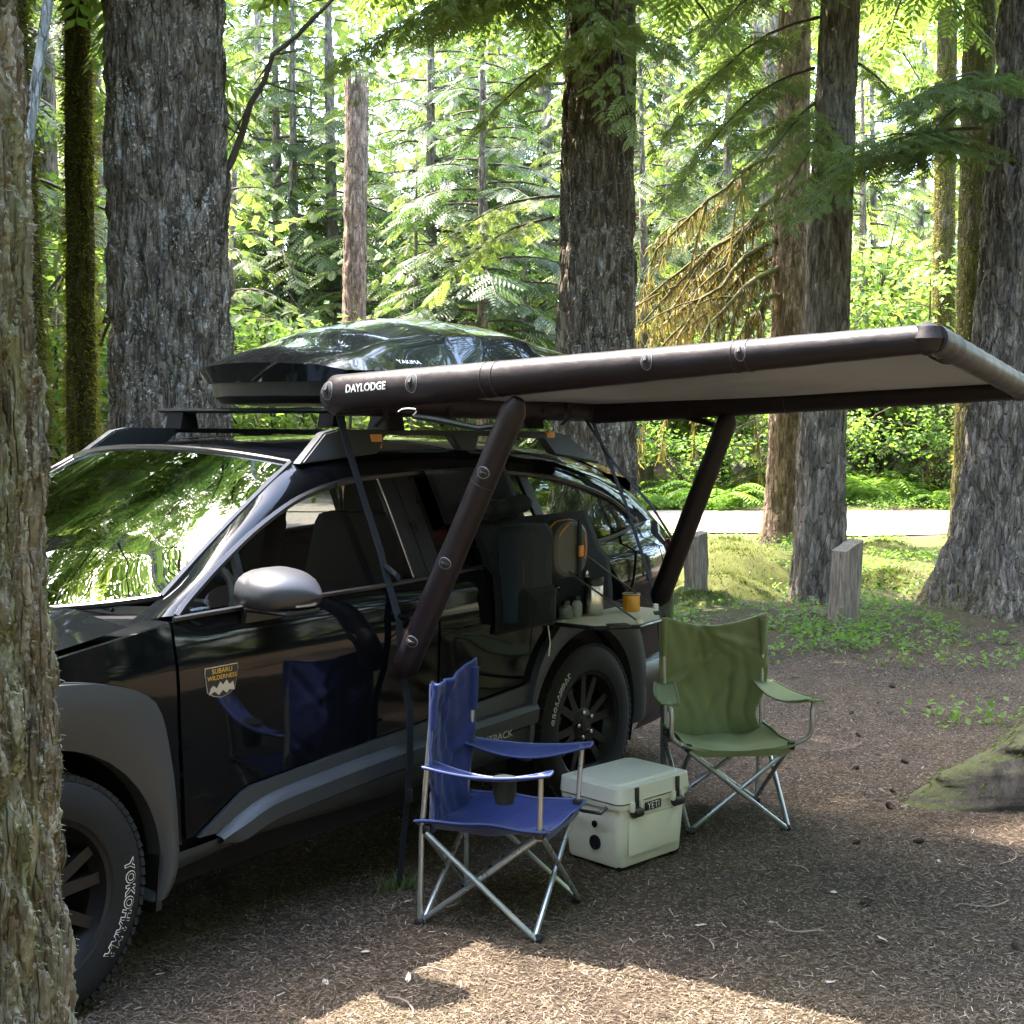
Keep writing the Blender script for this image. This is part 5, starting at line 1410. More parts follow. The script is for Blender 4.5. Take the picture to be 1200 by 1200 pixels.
# skirt of the lid
for edge in ([r[0] for r in P], [r[-1] for r in P], P[0], P[-1]):
    k0 = len(m.v); n = len(edge); m.v += edge; m.v += [(2.8 + (a - 2.8) * 0.978, b * 0.955, 0.086) for a, b, c in edge]
    m.f += [(k0 + i, k0 + i + 1, k0 + n + i + 1, k0 + n + i) for i in range(n - 1)]
lid = m.build('lid', BOXG, bx_, True, 28)
ring = [r[0] for r in P] + [q for q in P[-1][1:]] + [r[-1] for r in P[::-1][1:]] + [q for q in P[0][::-1][1:-1]]
m = MB(); c0 = np.mean(np.array(ring), axis=0); R2 = []
for s_, z in ((0.955, 0.09), (0.945, 0.03), (0.91, 0.006), (0.82, 0.0)):
    R2.append([(c0[0] + (a - c0[0]) * s_, b * s_, z + 0.02 * max(0, (2.0 - a)) * (z < 0.05)) for a, b, c in ring]); R2[-1].append(R2[-1][0])
m.grid(R2); m.put([q for q in R2[-1][:-1]], [tuple(range(len(R2[-1]) - 1))]); m.build('base_tray', BOXM, bx_, True, 35)
for x in (2.2, 3.1):
    m = MB(); m.box((x, -0.49, 0.10), (0.09, 0.03, 0.035), bevel=0.006); m.build('lock', MATTEBLACK, bx_)
V, F = text_mesh('YAKIMA', 0.034)
m = MB()
vv = []
for v in V:
    xx = 2.14 + v[0] * 1.1; u = (xx - 1.76) / 2.22; zz = 0.158 + v[1] * 0.6
    sec = box_sec(u, True); ys = [q[1] for q in sec if q[1] <= 0]; zs = [q[2] for q in sec if q[1] <= 0]
    yy = np.interp(zz, zs[:12], ys[:12]); vv.append((xx, yy - 0.004, zz + 0.002))
m.put(vv, F); m.build('lettering', CREAMTXT, lid, False, None, False)

# ------------------------------------------------------------------ inflatable awning
TUBE = plain('awning_sleeve', (0.014, 0.0095, 0.012), 0.5, var=0.18, vscale=14, bump=0.22, bscale=28, sheen=0.0, spec=0.25, rvar=0.06)
PATCH = plain('awning_patch', (0.012, 0.012, 0.014), 0.6)
STITCH = plain('stitching', (0.22, 0.21, 0.24), 0.7)
STRAP = plain('webbing', (0.020, 0.024, 0.032), 0.75, spec=0.15, var=0.15, bump=0.3, bscale=600)
cm, t, p = mat('awning_canopy')
p.inputs['Base Color'].default_value = (0.19, 0.185, 0.18, 1); p.inputs['Roughness'].default_value = 0.6
nb = noise(t, t.nodes.new('ShaderNodeTexCoord').outputs['Object'], 5, 4); b = t.nodes.new('ShaderNodeBump'); b.inputs['Strength'].default_value = 0.5; b.inputs['Distance'].default_value = 0.03
t.links.new(nb.outputs['Fac'], b.inputs['Height']); t.links.new(b.outputs['Normal'], p.inputs['Normal'])
tr = t.nodes.new('ShaderNodeBsdfTranslucent'); tr.inputs['Color'].default_value = (0.14, 0.135, 0.13, 1)
mx = t.nodes.new('ShaderNodeMixShader'); mx.inputs[0].default_value = 0.35
t.links.new(p.outputs[0], mx.inputs[1]); t.links.new(tr.outputs[0], mx.inputs[2]); t.links.new(mx.outputs[0], t.nodes['Material Output'].inputs['Surface'])

aw = thing('awning', 'dark inflatable awning strapped to the roof bars and braced against the car', 'awning')
A0, A1 = Vector((1.45, -0.615, 1.777)), Vector((1.45, -2.83, 1.909))
B0, B1 = Vector((3.20, -0.58, 1.730)), Vector((3.20, -2.57, 1.806))
def beam(name, a, b, r0, r1, seed, round0=True, round1=False, n=40):
    d = (b - a); L = d.length; d.normalize(); pts = []; rr = []
    rng = np.random.default_rng(seed)
    for i in range(n + 1):
        t_ = i / n; r = r0 + (r1 - r0) * t_
        r *= 1 + 0.018 * math.sin(i * 1.9 + seed) * rng.random()
        s_ = t_ * L
        if round0 and s_ < r0 * 0.7: r *= math.sqrt(max(0.25, 1 - (1 - s_ / (r0 * 0.7)) ** 2))
        if round1 and L - s_ < r1 * 0.7: r *= math.sqrt(max(0.2, 1 - (1 - (L - s_) / (r1 * 0.7)) ** 2))
        pts.append(a + d * s_); rr.append(r)
    m = MB(); m.tube(pts, rr, 24)
    return m.build(name, TUBE, aw, True, 50)
ba = beam('beam', A0, A1, 0.070, 0.040, 1)
bb = beam('beam', B0, B1, 0.070, 0.044, 2)
bi = beam('beam', Vector((1.40, -0.66, 1.765)), Vector((3.26, -0.62, 1.735)), 0.062, 0.062, 3, True, True)
# outer beam with bellows corners
cp = [A1 + Vector((-0.02, 0.03, 0.0)), A1 + Vector((0.03, -0.02, 0.0)), A1 + Vector((0.10, -0.03, -0.004))]
pts = []; rr = []
for i in range(44):
    t_ = i / 43; q = (A1 + Vector((0.0, -0.015, 0))).lerp(B1 + Vector((0.02, -0.01, 0)), t_); pts.append(q)
    e = min(t_, 1 - t_); rr.append((0.040 + 0.004 * t_) * (1 + (0.07 * math.sin(i * 2.4) if e < 0.16 else 0.012 * math.sin(i * 1.3))))
m = MB(); m.tube(pts, rr, 22); bc = m.build('outer_beam', TUBE, aw, True, 50)
for q, r in ((A1, 0.046), (B1, 0.049)):
    m = MB(); m.lathe([(0.006, -r), (r * 0.7, -r * 0.72), (r, 0), (r * 0.7, r * 0.72), (0.006, r)], 18, Matrix.Translation(q)); m.build('corner_cap', TUBE, bc)
m = MB(); m.box(tuple(B1 + Vector((0.045, -0.03, 0.0))), (0.03, 0.03, 0.022), bevel=0.006); m.build('valve', plain('orange_valve', (0.85, 0.16, 0.04), 0.5), bc)
# canopy sheet slung between the beams, with sag
rows = []
for u in np.linspace(0, 1, 26):
    a = A0.lerp(A1, u); b_ = B0.lerp(B1, u); row = []
    for v in np.linspace(0, 1, 26):
        q = a.lerp(b_, v); row.append((q.x, q.y, q.z + 0.022 - 0.045 * math.sin(math.pi * v) * math.sin(math.pi * u) + 0.006 * math.sin(9 * v + 5 * u) * math.sin(math.pi * v)))
    rows.append(row)
m = MB(); m.grid(rows); cn = m.build('canopy_sheet', cm, aw, True, None)
sm = cn.modifiers.new('th', 'SOLIDIFY'); sm.thickness = 0.004
# legs braced against the doors
def leg(top, bot, r0, r1, seed, oval=1.0):
    return beam('leg', top, bot, r0, r1, seed, True, True, 26)
l1 = leg(Vector((1.45, -1.475, 1.758)), Vector((1.45, -0.965, 0.785)), 0.043, 0.047, 5)
l2 = leg(Vector((3.2, -1.345, 1.715)), Vector((3.2, -0.985, 0.845)), 0.044, 0.048, 6)
# ring patches with pull tabs
def patch(par, p_, axis, out, r, w=0.030, h=0.046):
    """oval stitched patch on a beam: axis along the beam, out the outward normal"""
    axis = axis.normalized(); out = (out - axis * out.dot(axis)).normalized(); side = axis.cross(out)
    def wrap(a, s_, lift):
        th = s_ / r; return p_ + axis * a + (out * math.cos(th) + side * math.sin(th)) * (r + lift)
    m = MB(); n = 20; ring1 = [(w * 0.5 * math.cos(q), h * 0.5 * math.sin(q)) for q in np.linspace(0, 2 * math.pi, n, endpoint=False)]
    m.put([wrap(0, 0, 0.004)] + [wrap(a, s_, 0.0045) for a, s_ in [(x * 0.55, y * 0.55) for x, y in ring1]] + [wrap(a, s_, 0.0035) for a, s_ in ring1] + [wrap(a * 1.05, s_ * 1.05, -0.002) for a, s_ in ring1],
          [(0, 1 + k, 1 + (k + 1) % n) for k in range(n)] + [(1 + k, 1 + n + k, 1 + n + (k + 1) % n, 1 + (k + 1) % n) for k in range(n)] + [(1 + n + k, 1 + 2 * n + k, 1 + 2 * n + (k + 1) % n, 1 + n + (k + 1) % n) for k in range(n)])
    pa = m.build('ring_patch', PATCH, par)
    m = MB(); m.tube([wrap(a * 1.08, s_ * 1.08, 0.001) for a, s_ in ring1], 0.0016, 5, closed=True); m.build('stitching', STITCH, pa)
    m = MB(); m.tube([wrap(-0.001, -h * 0.32, 0.004), wrap(0, 0, 0.012), wrap(0.001, h * 0.32, 0.004)], [0.004, 0.006, 0.004], 6); m.build('tab', PATCH, pa)
camv = Vector((CAM_P.x, CAM_P.y, CAM_P.z))
def beam_patch(par, a, b, t_, r0, r1, face, w=0.03, h=0.046):
    p_ = a.lerp(b, t_); r = r0 + (r1 - r0) * t_
    patch(par, p_, (b - a), face, r, w, h)
FACE_A = Vector((-1, 0, 0.15)); FACE_L = Vector((-1, 0, 0.1))
for t_ in (0.030, 0.205): beam_patch(ba, A0, A1, t_, 0.070, 0.040, FACE_A, 0.045, 0.062)
beam_patch(ba, A0, A1, 0.62, 0.070, 0.040, FACE_A, 0.034, 0.05)
beam_patch(ba, A0, A1, 0.76, 0.070, 0.040, FACE_A, 0.03, 0.045)
for t_ in (0.245, 0.565, 0.855): beam_patch(l1, Vector((1.45, -1.475, 1.758)), Vector((1.45, -0.965, 0.785)), t_, 0.043, 0.047, Vector((-1, -0.35, 0.1)), 0.036, 0.04)
# seam rings on the beams
def seam(par, a, b, t_, r):
    d = (b - a).normalized(); p_ = a.lerp(b, t_)
    x_ = d.orthogonal().normalized(); y_ = d.cross(x_)
    m = MB(); m.tube([p_ + (x_ * math.cos(q) + y_ * math.sin(q)) * (r + 0.0005) for q in np.linspace(0, 2 * math.pi, 28, endpoint=False)], 0.0022, 5, closed=True); m.build('seam', PATCH, par)
for t_ in (0.335, 0.355, 0.745, 0.765): seam(ba, A0, A1, t_, 0.070 - 0.030 * t_)
for t_ in (0.30, 0.52): seam(bb, B0, B1, t_, 0.070 - 0.026 * t_)
for t_ in (0.10, 0.13, 0.16): seam(bc, A1, B1, t_, 0.041)
seam(l1, Vector((1.45, -1.475, 1.758)), Vector((1.45, -0.965, 0.785)), 0.29, 0.044)
# printed name on the beam that faces forward
V, F = outline_inner('DAYLODGE', 0.038, -0.0009)
dA = (A1 - A0).normalized(); upA = Vector((0, 0, 1)); upA = (upA - dA * upA.dot(dA)).normalized(); outA = Vector((-1, 0, 0))
m = MB(); vv = []
tx0 = (A1 - A0).length * 0.112
for v in V:
    s_ = tx0 + v[0] * 0.92; r = 0.070 - 0.030 * s_ / (A1 - A0).length; th = v[1] / r + 0.12
    vv.append(A0 + dA * s_ + (outA * math.cos(th) + upA * math.sin(th)) * (r * 1.02 + 0.0018))
m.put(vv, F); m.build('lettering', CREAMTXT, ba, False, None, False)
# small white maker's mark on the inner beam by the first leg
mk = MB(); px = [(0.0, 0.0), (0.02, 0.012), (0.05, 0.014), (0.085, 0.012), (0.09, 0.0), (0.075, -0.014)]
mk.tube([Vector((1.375, -1.02 - 0.9 * a, 1.715 + b * 0.8)) for a, b in px], 0.0022, 5); mk.build('makers_mark', CREAMTXT, ba)

# webbing straps
def strap(par, pts, w, name='strap', n=3, mt_=None, wd=Vector((0, 1, 0)), th=0.0015):
    pts = [Vector(q) for q in pts]; m = MB(); top_ = []
    for i, q in enumerate(pts):
        t_ = (pts[min(i + 1, len(pts) - 1)] - pts[max(i - 1, 0)]).normalized(); s_ = (wd - t_ * wd.dot(t_)).normalized(); nn_ = t_.cross(s_)
        top_.append([q - s_ * w / 2 - nn_ * th, q + s_ * w / 2 - nn_ * th, q + s_ * w / 2 + nn_ * th, q - s_ * w / 2 + nn_ * th])
    for i in range(len(pts) - 1):
        m.put(top_[i] + top_[i + 1], [(k, (k + 1) % 4, 4 + (k + 1) % 4, 4 + k) for k in range(4)] + ([(0, 1, 2, 3)] if i == 0 else []) + ([(4, 5, 6, 7)] if i == len(pts) - 2 else []))
    return m.build(name, mt_ or STRAP, par, False)
SD = Vector((1, 0, 0))
s1 = strap(aw, [(1.46, -0.665, 1.70), (1.462, -0.70, 1.60), (1.47, -0.765, 1.42), (1.475, -0.845, 1.22), (1.475, -0.885, 1.10), (1.474, -0.932, 0.98), (1.473, -0.945, 0.80), (1.47, -0.985, 0.66), (1.468, -0.985, 0.50), (1.468, -0.975, 0.33)], 0.034, wd=SD)
strap(aw, [(1.468, -0.972, 0.345), (1.467, -0.955, 0.20), (1.466, -0.93, 0.0)], 0.028, 'strap_tail', wd=SD)
m = MB(); m.box((1.468, -0.98, 0.35), (0.034, 0.012, 0.05), bevel=0.003); m.build('buckle', PATCH, s1)
strap(aw, [(1.476, -0.862, 1.17), (1.50, -0.895, 1.135), (1.515, -0.90, 1.12)], 0.028, 'strap_end', wd=SD)
m = MB(); m.tube([(1.473, -0.955, 0.80), (1.50, -0.99, 0.87), (1.56, -0.955, 0.93), (1.60, -0.94, 0.965)], 0.004, 6); m.build('cord', BLACKTRIM, aw)
s2 = strap(aw, [(3.2, -0.63, 1.68), (3.21, -0.70, 1.52), (3.22, -0.80, 1.30), (3.24, -0.905, 1.0), (3.24, -0.955, 0.86), (3.30, -0.955, 0.6)], 0.026, wd=SD)
strap(aw, [(3.30, -0.955, 0.62), (3.33, -0.94, 0.3), (3.35, -0.93, 0.0)], 0.024, 'strap_tail', wd=SD)
strap(aw, [(3.12, -0.64, 1.69), (3.25, -0.72, 1.48), (3.45, -0.80, 1.28), (3.6, -0.84, 1.1), (3.62, -0.85, 0.9)], 0.018, wd=SD)
for x in (1.66, 2.05, 2.45, 2.9):
    strap(aw, [(x, -0.60, 1.80), (x, -0.70, 1.78), (x, -0.71, 1.70), (x, -0.66, 1.66)], 0.025, wd=SD)
m = MB(); m.tube([(3.2, -1.10, 1.70), (3.19, -1.18, 1.685), (3.19, -1.27, 1.66)], [0.010, 0.016, 0.010], 8); m.build('pump_hose', BLACKTRIM, bb)
m = MB(); m.tube([(1.42, -1.05, 1.70), (1.43, -1.15, 1.688), (1.44, -1.32, 1.66), (1.45, -1.40, 1.67)], [0.010, 0.012, 0.010, 0.008], 8); m.build('hose', BLACKTRIM, ba)
# tuft of grass at the strap's ground peg
GRASS = leaf('grass_blades', (0.05, 0.09, 0.03), (0.13, 0.17, 0.07), 0.35)
rng = np.random.default_rng(12); Q = []
for k in range(220):
    a = rng.uniform(0, 6.28); r = abs(rng.normal(0, 0.055)); o = np.array([1.47 + r * math.cos(a), -0.935 + r * math.sin(a), 0.0]); l = rng.uniform(0.02, 0.06); d = np.array([rng.normal(0, .5), rng.normal(0, .5), 1]) * l; s_ = np.array([math.sin(a), math.cos(a), 0]) * 0.0015
    Q += [o - s_, o + s_, o + d + s_ * .2, o + d - s_ * .2]
tag(add_np('grass_tuft', np.array(Q), np.arange(len(Q)).reshape(-1, 4), GRASS), 'small tuft of grass where the awning strap meets the ground', 'grass')
# ------------------------------------------------------------------ window organiser with fold-out shelf
NYLON = plain('black_nylon', (0.006, 0.008, 0.009), 0.75, spec=0.12, var=0.25, vscale=25, bump=0.35, bscale=60, sheen=0.05)
NYLON2 = plain('pouch_nylon', (0.016, 0.022, 0.025), 0.7, spec=0.15, var=0.2, vscale=25, bump=0.3, bscale=50, sheen=0.05)
SHELFT = plain('shelf_board', (0.86, 0.80, 0.62), 0.55, var=0.08, vscale=20)
STEEL = plain('brushed_steel', (0.72, 0.70, 0.66), 0.25, 1.0)
org = thing('window_organiser', 'black hanging organiser with a pouch and fold-out pale shelf on the rear door', 'organiser')
m = MB(); m.grid([[(x, -(hw(x, z) + 0.016 + 0.004 * math.sin(9 * x + 7 * z)), z) for x in np.linspace(2.06, 2.92, 20)] for z in np.linspace(0.845, 1.285, 14)])
m.grid([[(x + 0.0, -(hw(x, z) + 0.022 + 0.006 * math.sin(11 * x + 4 * z)), z) for x in np.linspace(1.90, 2.42, 14)] for z in np.linspace(1.285, 1.49, 10)])
bp_ = m.build('backing_panel', NYLON, org, True, None); bp_.modifiers.new('th', 'SOLIDIFY').thickness = 0.006
m = MB(); m.tube([(x, -(hw(x, 1.33) + 0.045), 1.335 + 0.012 * math.sin(8 * x)) for x in np.linspace(2.0, 2.45, 12)], [0.02] + [0.04 + 0.006 * math.sin(k * 2.1) for k in range(10)] + [0.02], 12); m.build('rolled_flap', NYLON, org)
def pouch(x0, x1, z0, z1, dpt, nm, mt_, par, rad=0.045):
    cx_, cz_ = (x0 + x1) / 2, (z0 + z1) / 2; w, h = (x1 - x0) / 2, (z1 - z0) / 2
    y0 = hw(cx_, cz_) + 0.012; m_ = MB(); rows = []
    for f, ins in ((0.0, 0.004), (0.5, 0.0), (0.82, 0.002), (0.94, 0.010), (1.0, 0.026)):
        row = []; r = rad
        for qx, qz, a0 in ((w - r, h - r, 0), (-w + r, h - r, 90), (-w + r, -h + r, 180), (w - r, -h + r, 270)):
            for a_ in np.linspace(a0, a0 + 90, 7):
                px_ = (qx + r * math.cos(R_(a_))) * (1 - ins / w); pz_ = (qz + r * math.sin(R_(a_))) * (1 - ins / h)
                sag = 0.010 * math.sin(5 * px_ + 9 * pz_)
                row.append((cx_ + px_, -(y0 + dpt * f * (1 + 0.10 * (0.5 - pz_ / (2 * h))) + sag * f), cz_ + pz_))
        rows.append(row + [row[0]])
    m_.grid(rows)
    fr2 = rows[-1][:-1]; n_ = len(fr2); ctr_ = np.mean(np.array(fr2), axis=0); inner = [tuple(np.array(q) * 0.5 + ctr_ * 0.5 + np.array([0, -0.008, 0])) for q in fr2]
    m_.grid([fr2 + [fr2[0]], inner + [inner[0]]]); m_.put(inner, [tuple(range(n_))])
    return m_.build(nm, mt_, par, True, 60)
pc = pouch(2.10, 2.335, 0.865, 1.275, 0.10, 'side_pouch', NYLON2, org)
pk = pouch(2.105, 2.33, 0.868, 1.03, 0.106, 'mesh_pocket', NYLON, pc, 0.02)
m = MB(); zx = [(2.125, 1.04), (2.125, 1.20), (2.15, 1.25), (2.285, 1.25), (2.31, 1.20), (2.31, 1.04)]
m.tube([(x, -(hw(2.2, 1.06) + 0.113), z) for x, z in crom(zx, 24)], 0.003, 5); m.build('zip', BLACKTRIM, pc)
m = MB(); sh_ = [(2.40, -0.90), (2.40, -1.16), (2.54, -1.285), (2.73, -1.27), (2.985, -1.115), (2.985, -0.90)]
m.prism(sh_, 0.853, 0.862); sf = m.build('shelf', SHELFT, org, False)
m = MB(); m.tube([(x, y, 0.8525) for x, y in sh_], 0.009, 8); m.build('shelf_edge', BLACKTRIM, sf)
for x, y, a in ((2.475, -1.225, 0.72), (2.86, -1.195, 0.6), (2.405, -0.95, 0.0), (2.975, -0.97, 0.0)):
    m = MB(); m.box((x, y, 0.859), (0.09, 0.05, 0.016), rz=-a if y < -1.2 else a, bevel=0.004); m.build('corner_clip', BLACKTRIM, sf)
for x, y in ((2.57, -1.268), (2.985, -1.10)):
    m = MB(); m.lathe([(0.014, 0), (0.014, 0.018), (0.008, 0.02)], 12, Matrix.Translation((x, y, 0.862))); m.build('shelf_button', CREAMTXT, sf)
m = MB(); m.tube([(2.40, -0.955, 1.115), (2.57, -1.268, 0.866)], 0.0045, 6); m.build('support_cord', BLACKTRIM, org)
m = MB(); m.tube([(2.62, -0.95, 1.13), (2.985, -1.10, 0.866)], 0.0045, 6); m.build('support_cord', BLACKTRIM, org)
m = MB(); m.lathe([(0.012, 0), (0.012, 0.006), (0.005, 0.008)], 12, Matrix.Translation((2.70, -0.925, 1.03)) @ Matrix.Rotation(R_(90), 4, 'X')); m.build('snap_stud', CHROME, org)
m = MB(); m.tube([(2.385, -0.945, 0.85), (2.388, -0.955, 0.78), (2.386, -0.95, 0.72)], 0.003, 5); m.build('zip_pull', CREAMTXT, org)
# round hard case strapped to the organiser
CASE = plain('grey_case', (0.055, 0.060, 0.050), 0.5, var=0.1)
rc = thing('hard_case', 'rounded dark camping case with orange trim strapped to the organiser panel', 'case', (2.455, -0.945, 1.158))
def superell(r, k, n=40): return [(r * math.copysign(abs(math.cos(a)) ** k, math.cos(a)), r * math.copysign(abs(math.sin(a)) ** k, math.sin(a))) for a in np.linspace(0, 2 * math.pi, n, endpoint=False)]
m = MB(); rows = []
for s_, y in ((0.90, 0.03), (0.98, 0.02), (1.0, -0.01), (1.0, -0.05), (0.94, -0.066), (0.82, -0.072)):
    r = superell(0.118 * s_, 0.72); rows.append([(a * 1.1, y, b) for a, b in r] + [(r[0][0] * 1.1, y, r[0][1])])
m.grid(rows); m.put([q for q in rows[-1][:-1]], [tuple(range(40))]); m.build('shell', CASE, rc, True, 40)
m = MB(); r = superell(0.1185, 0.72); m.tube([(a * 1.1, -0.035, b) for a, b in r[4:18]], 0.0035, 5); m.build('trim', ORANGE, rc)
m = MB(); m.tube([(-0.105, -0.06, 0.03), (-0.085, -0.075, 0.075), (-0.04, -0.078, 0.104)], 0.004, 6); m.build('trim', ORANGE, rc)
m = MB(); m.box((0.045, -0.078, 0.0), (0.022, 0.006, 0.235)); m.build('strap', STRAP, rc)
m = MB(); m.box((0.045, -0.086, -0.01), (0.03, 0.012, 0.045), bevel=0.003); m.build('buckle', ORANGE, rc)
m = MB(); m.tube([(0.09, -0.074, -0.045), (0.105, -0.072, 0.0), (0.09, -0.074, 0.05)], 0.0035, 6); m.build('handle', plain('orange_cord', (0.8, 0.22, 0.06), 0.6), rc)
# things on the shelf
tu = thing('insulated_canister', 'tall brushed steel canister with black lid on the shelf', 'canister', (2.665, -0.985, 0.862))
m = MB(); m.lathe([(0.040, 0), (0.042, 0.004), (0.042, 0.125), (0.040, 0.13)], 40); m.build('body', STEEL, tu, True, 30)
m = MB(); m.lathe([(0.0425, 0.126), (0.0435, 0.130), (0.0435, 0.155), (0.041, 0.160), (0.001, 0.160)], 40); m.build('lid', BLACKTRIM, tu, True, 30)
mg = thing('enamel_mug', 'yellow enamel mug with dark rim standing on the shelf', 'mug', (2.85, -1.06, 0.862))
YEL = plain('yellow_enamel', (0.75, 0.34, 0.015), 0.22, coat=0.6, var=0.06)
m = MB(); m.lathe([(0.001, 0.0), (0.034, 0), (0.0375, 0.004), (0.0375, 0.074), (0.0355, 0.074), (0.0355, 0.008), (0.001, 0.006)], 40); m.build('cup', YEL, mg, True, 30)
m = MB(); m.tube([(0.0372 * math.cos(a), 0.0372 * math.sin(a), 0.0755) for a in np.linspace(0, 2 * math.pi, 40, endpoint=False)], 0.0022, 6, closed=True); m.build('rim', CREAMTXT, mg)
m = MB(); m.tube([(0.0376 * math.cos(a), 0.0376 * math.sin(a), 0.072) for a in np.linspace(0, 2 * math.pi, 40, endpoint=False)], 0.0018, 6, closed=True); m.build('rim_line', BLACKTRIM, mg)
m = MB(); m.tube([(0.034, 0.012, 0.06), (0.058, 0.022, 0.055), (0.06, 0.022, 0.03), (0.036, 0.012, 0.018)], 0.005, 8); m.build('handle', YEL, mg)
for x, y, h, r, col, lab, nm in ((2.50, -0.955, 0.075, 0.030, (0.16, 0.18, 0.17), 'squat grey-green jar on the shelf next to the pouch', 'jar'), (2.585, -0.955, 0.085, 0.022, (0.42, 0.45, 0.47), 'small pale bottle with black cap between jar and canister', 'bottle')):
    q = thing(nm, lab, nm, (x, y, 0.862)); m = MB(); m.lathe([(r * 0.95, 0), (r, 0.004), (r, h * 0.62), (r * 0.6, h * 0.78), (r * 0.55, h * 0.8)], 24); m.build('body', plain(nm + '_body', col, 0.35), q, True, 30)
    m = MB(); m.lathe([(r * 0.62, h * 0.79), (r * 0.62, h), (r * 0.5, h * 1.02), (0.001, h * 1.02)], 20); m.build('cap', BLACKTRIM, q, True, 30)

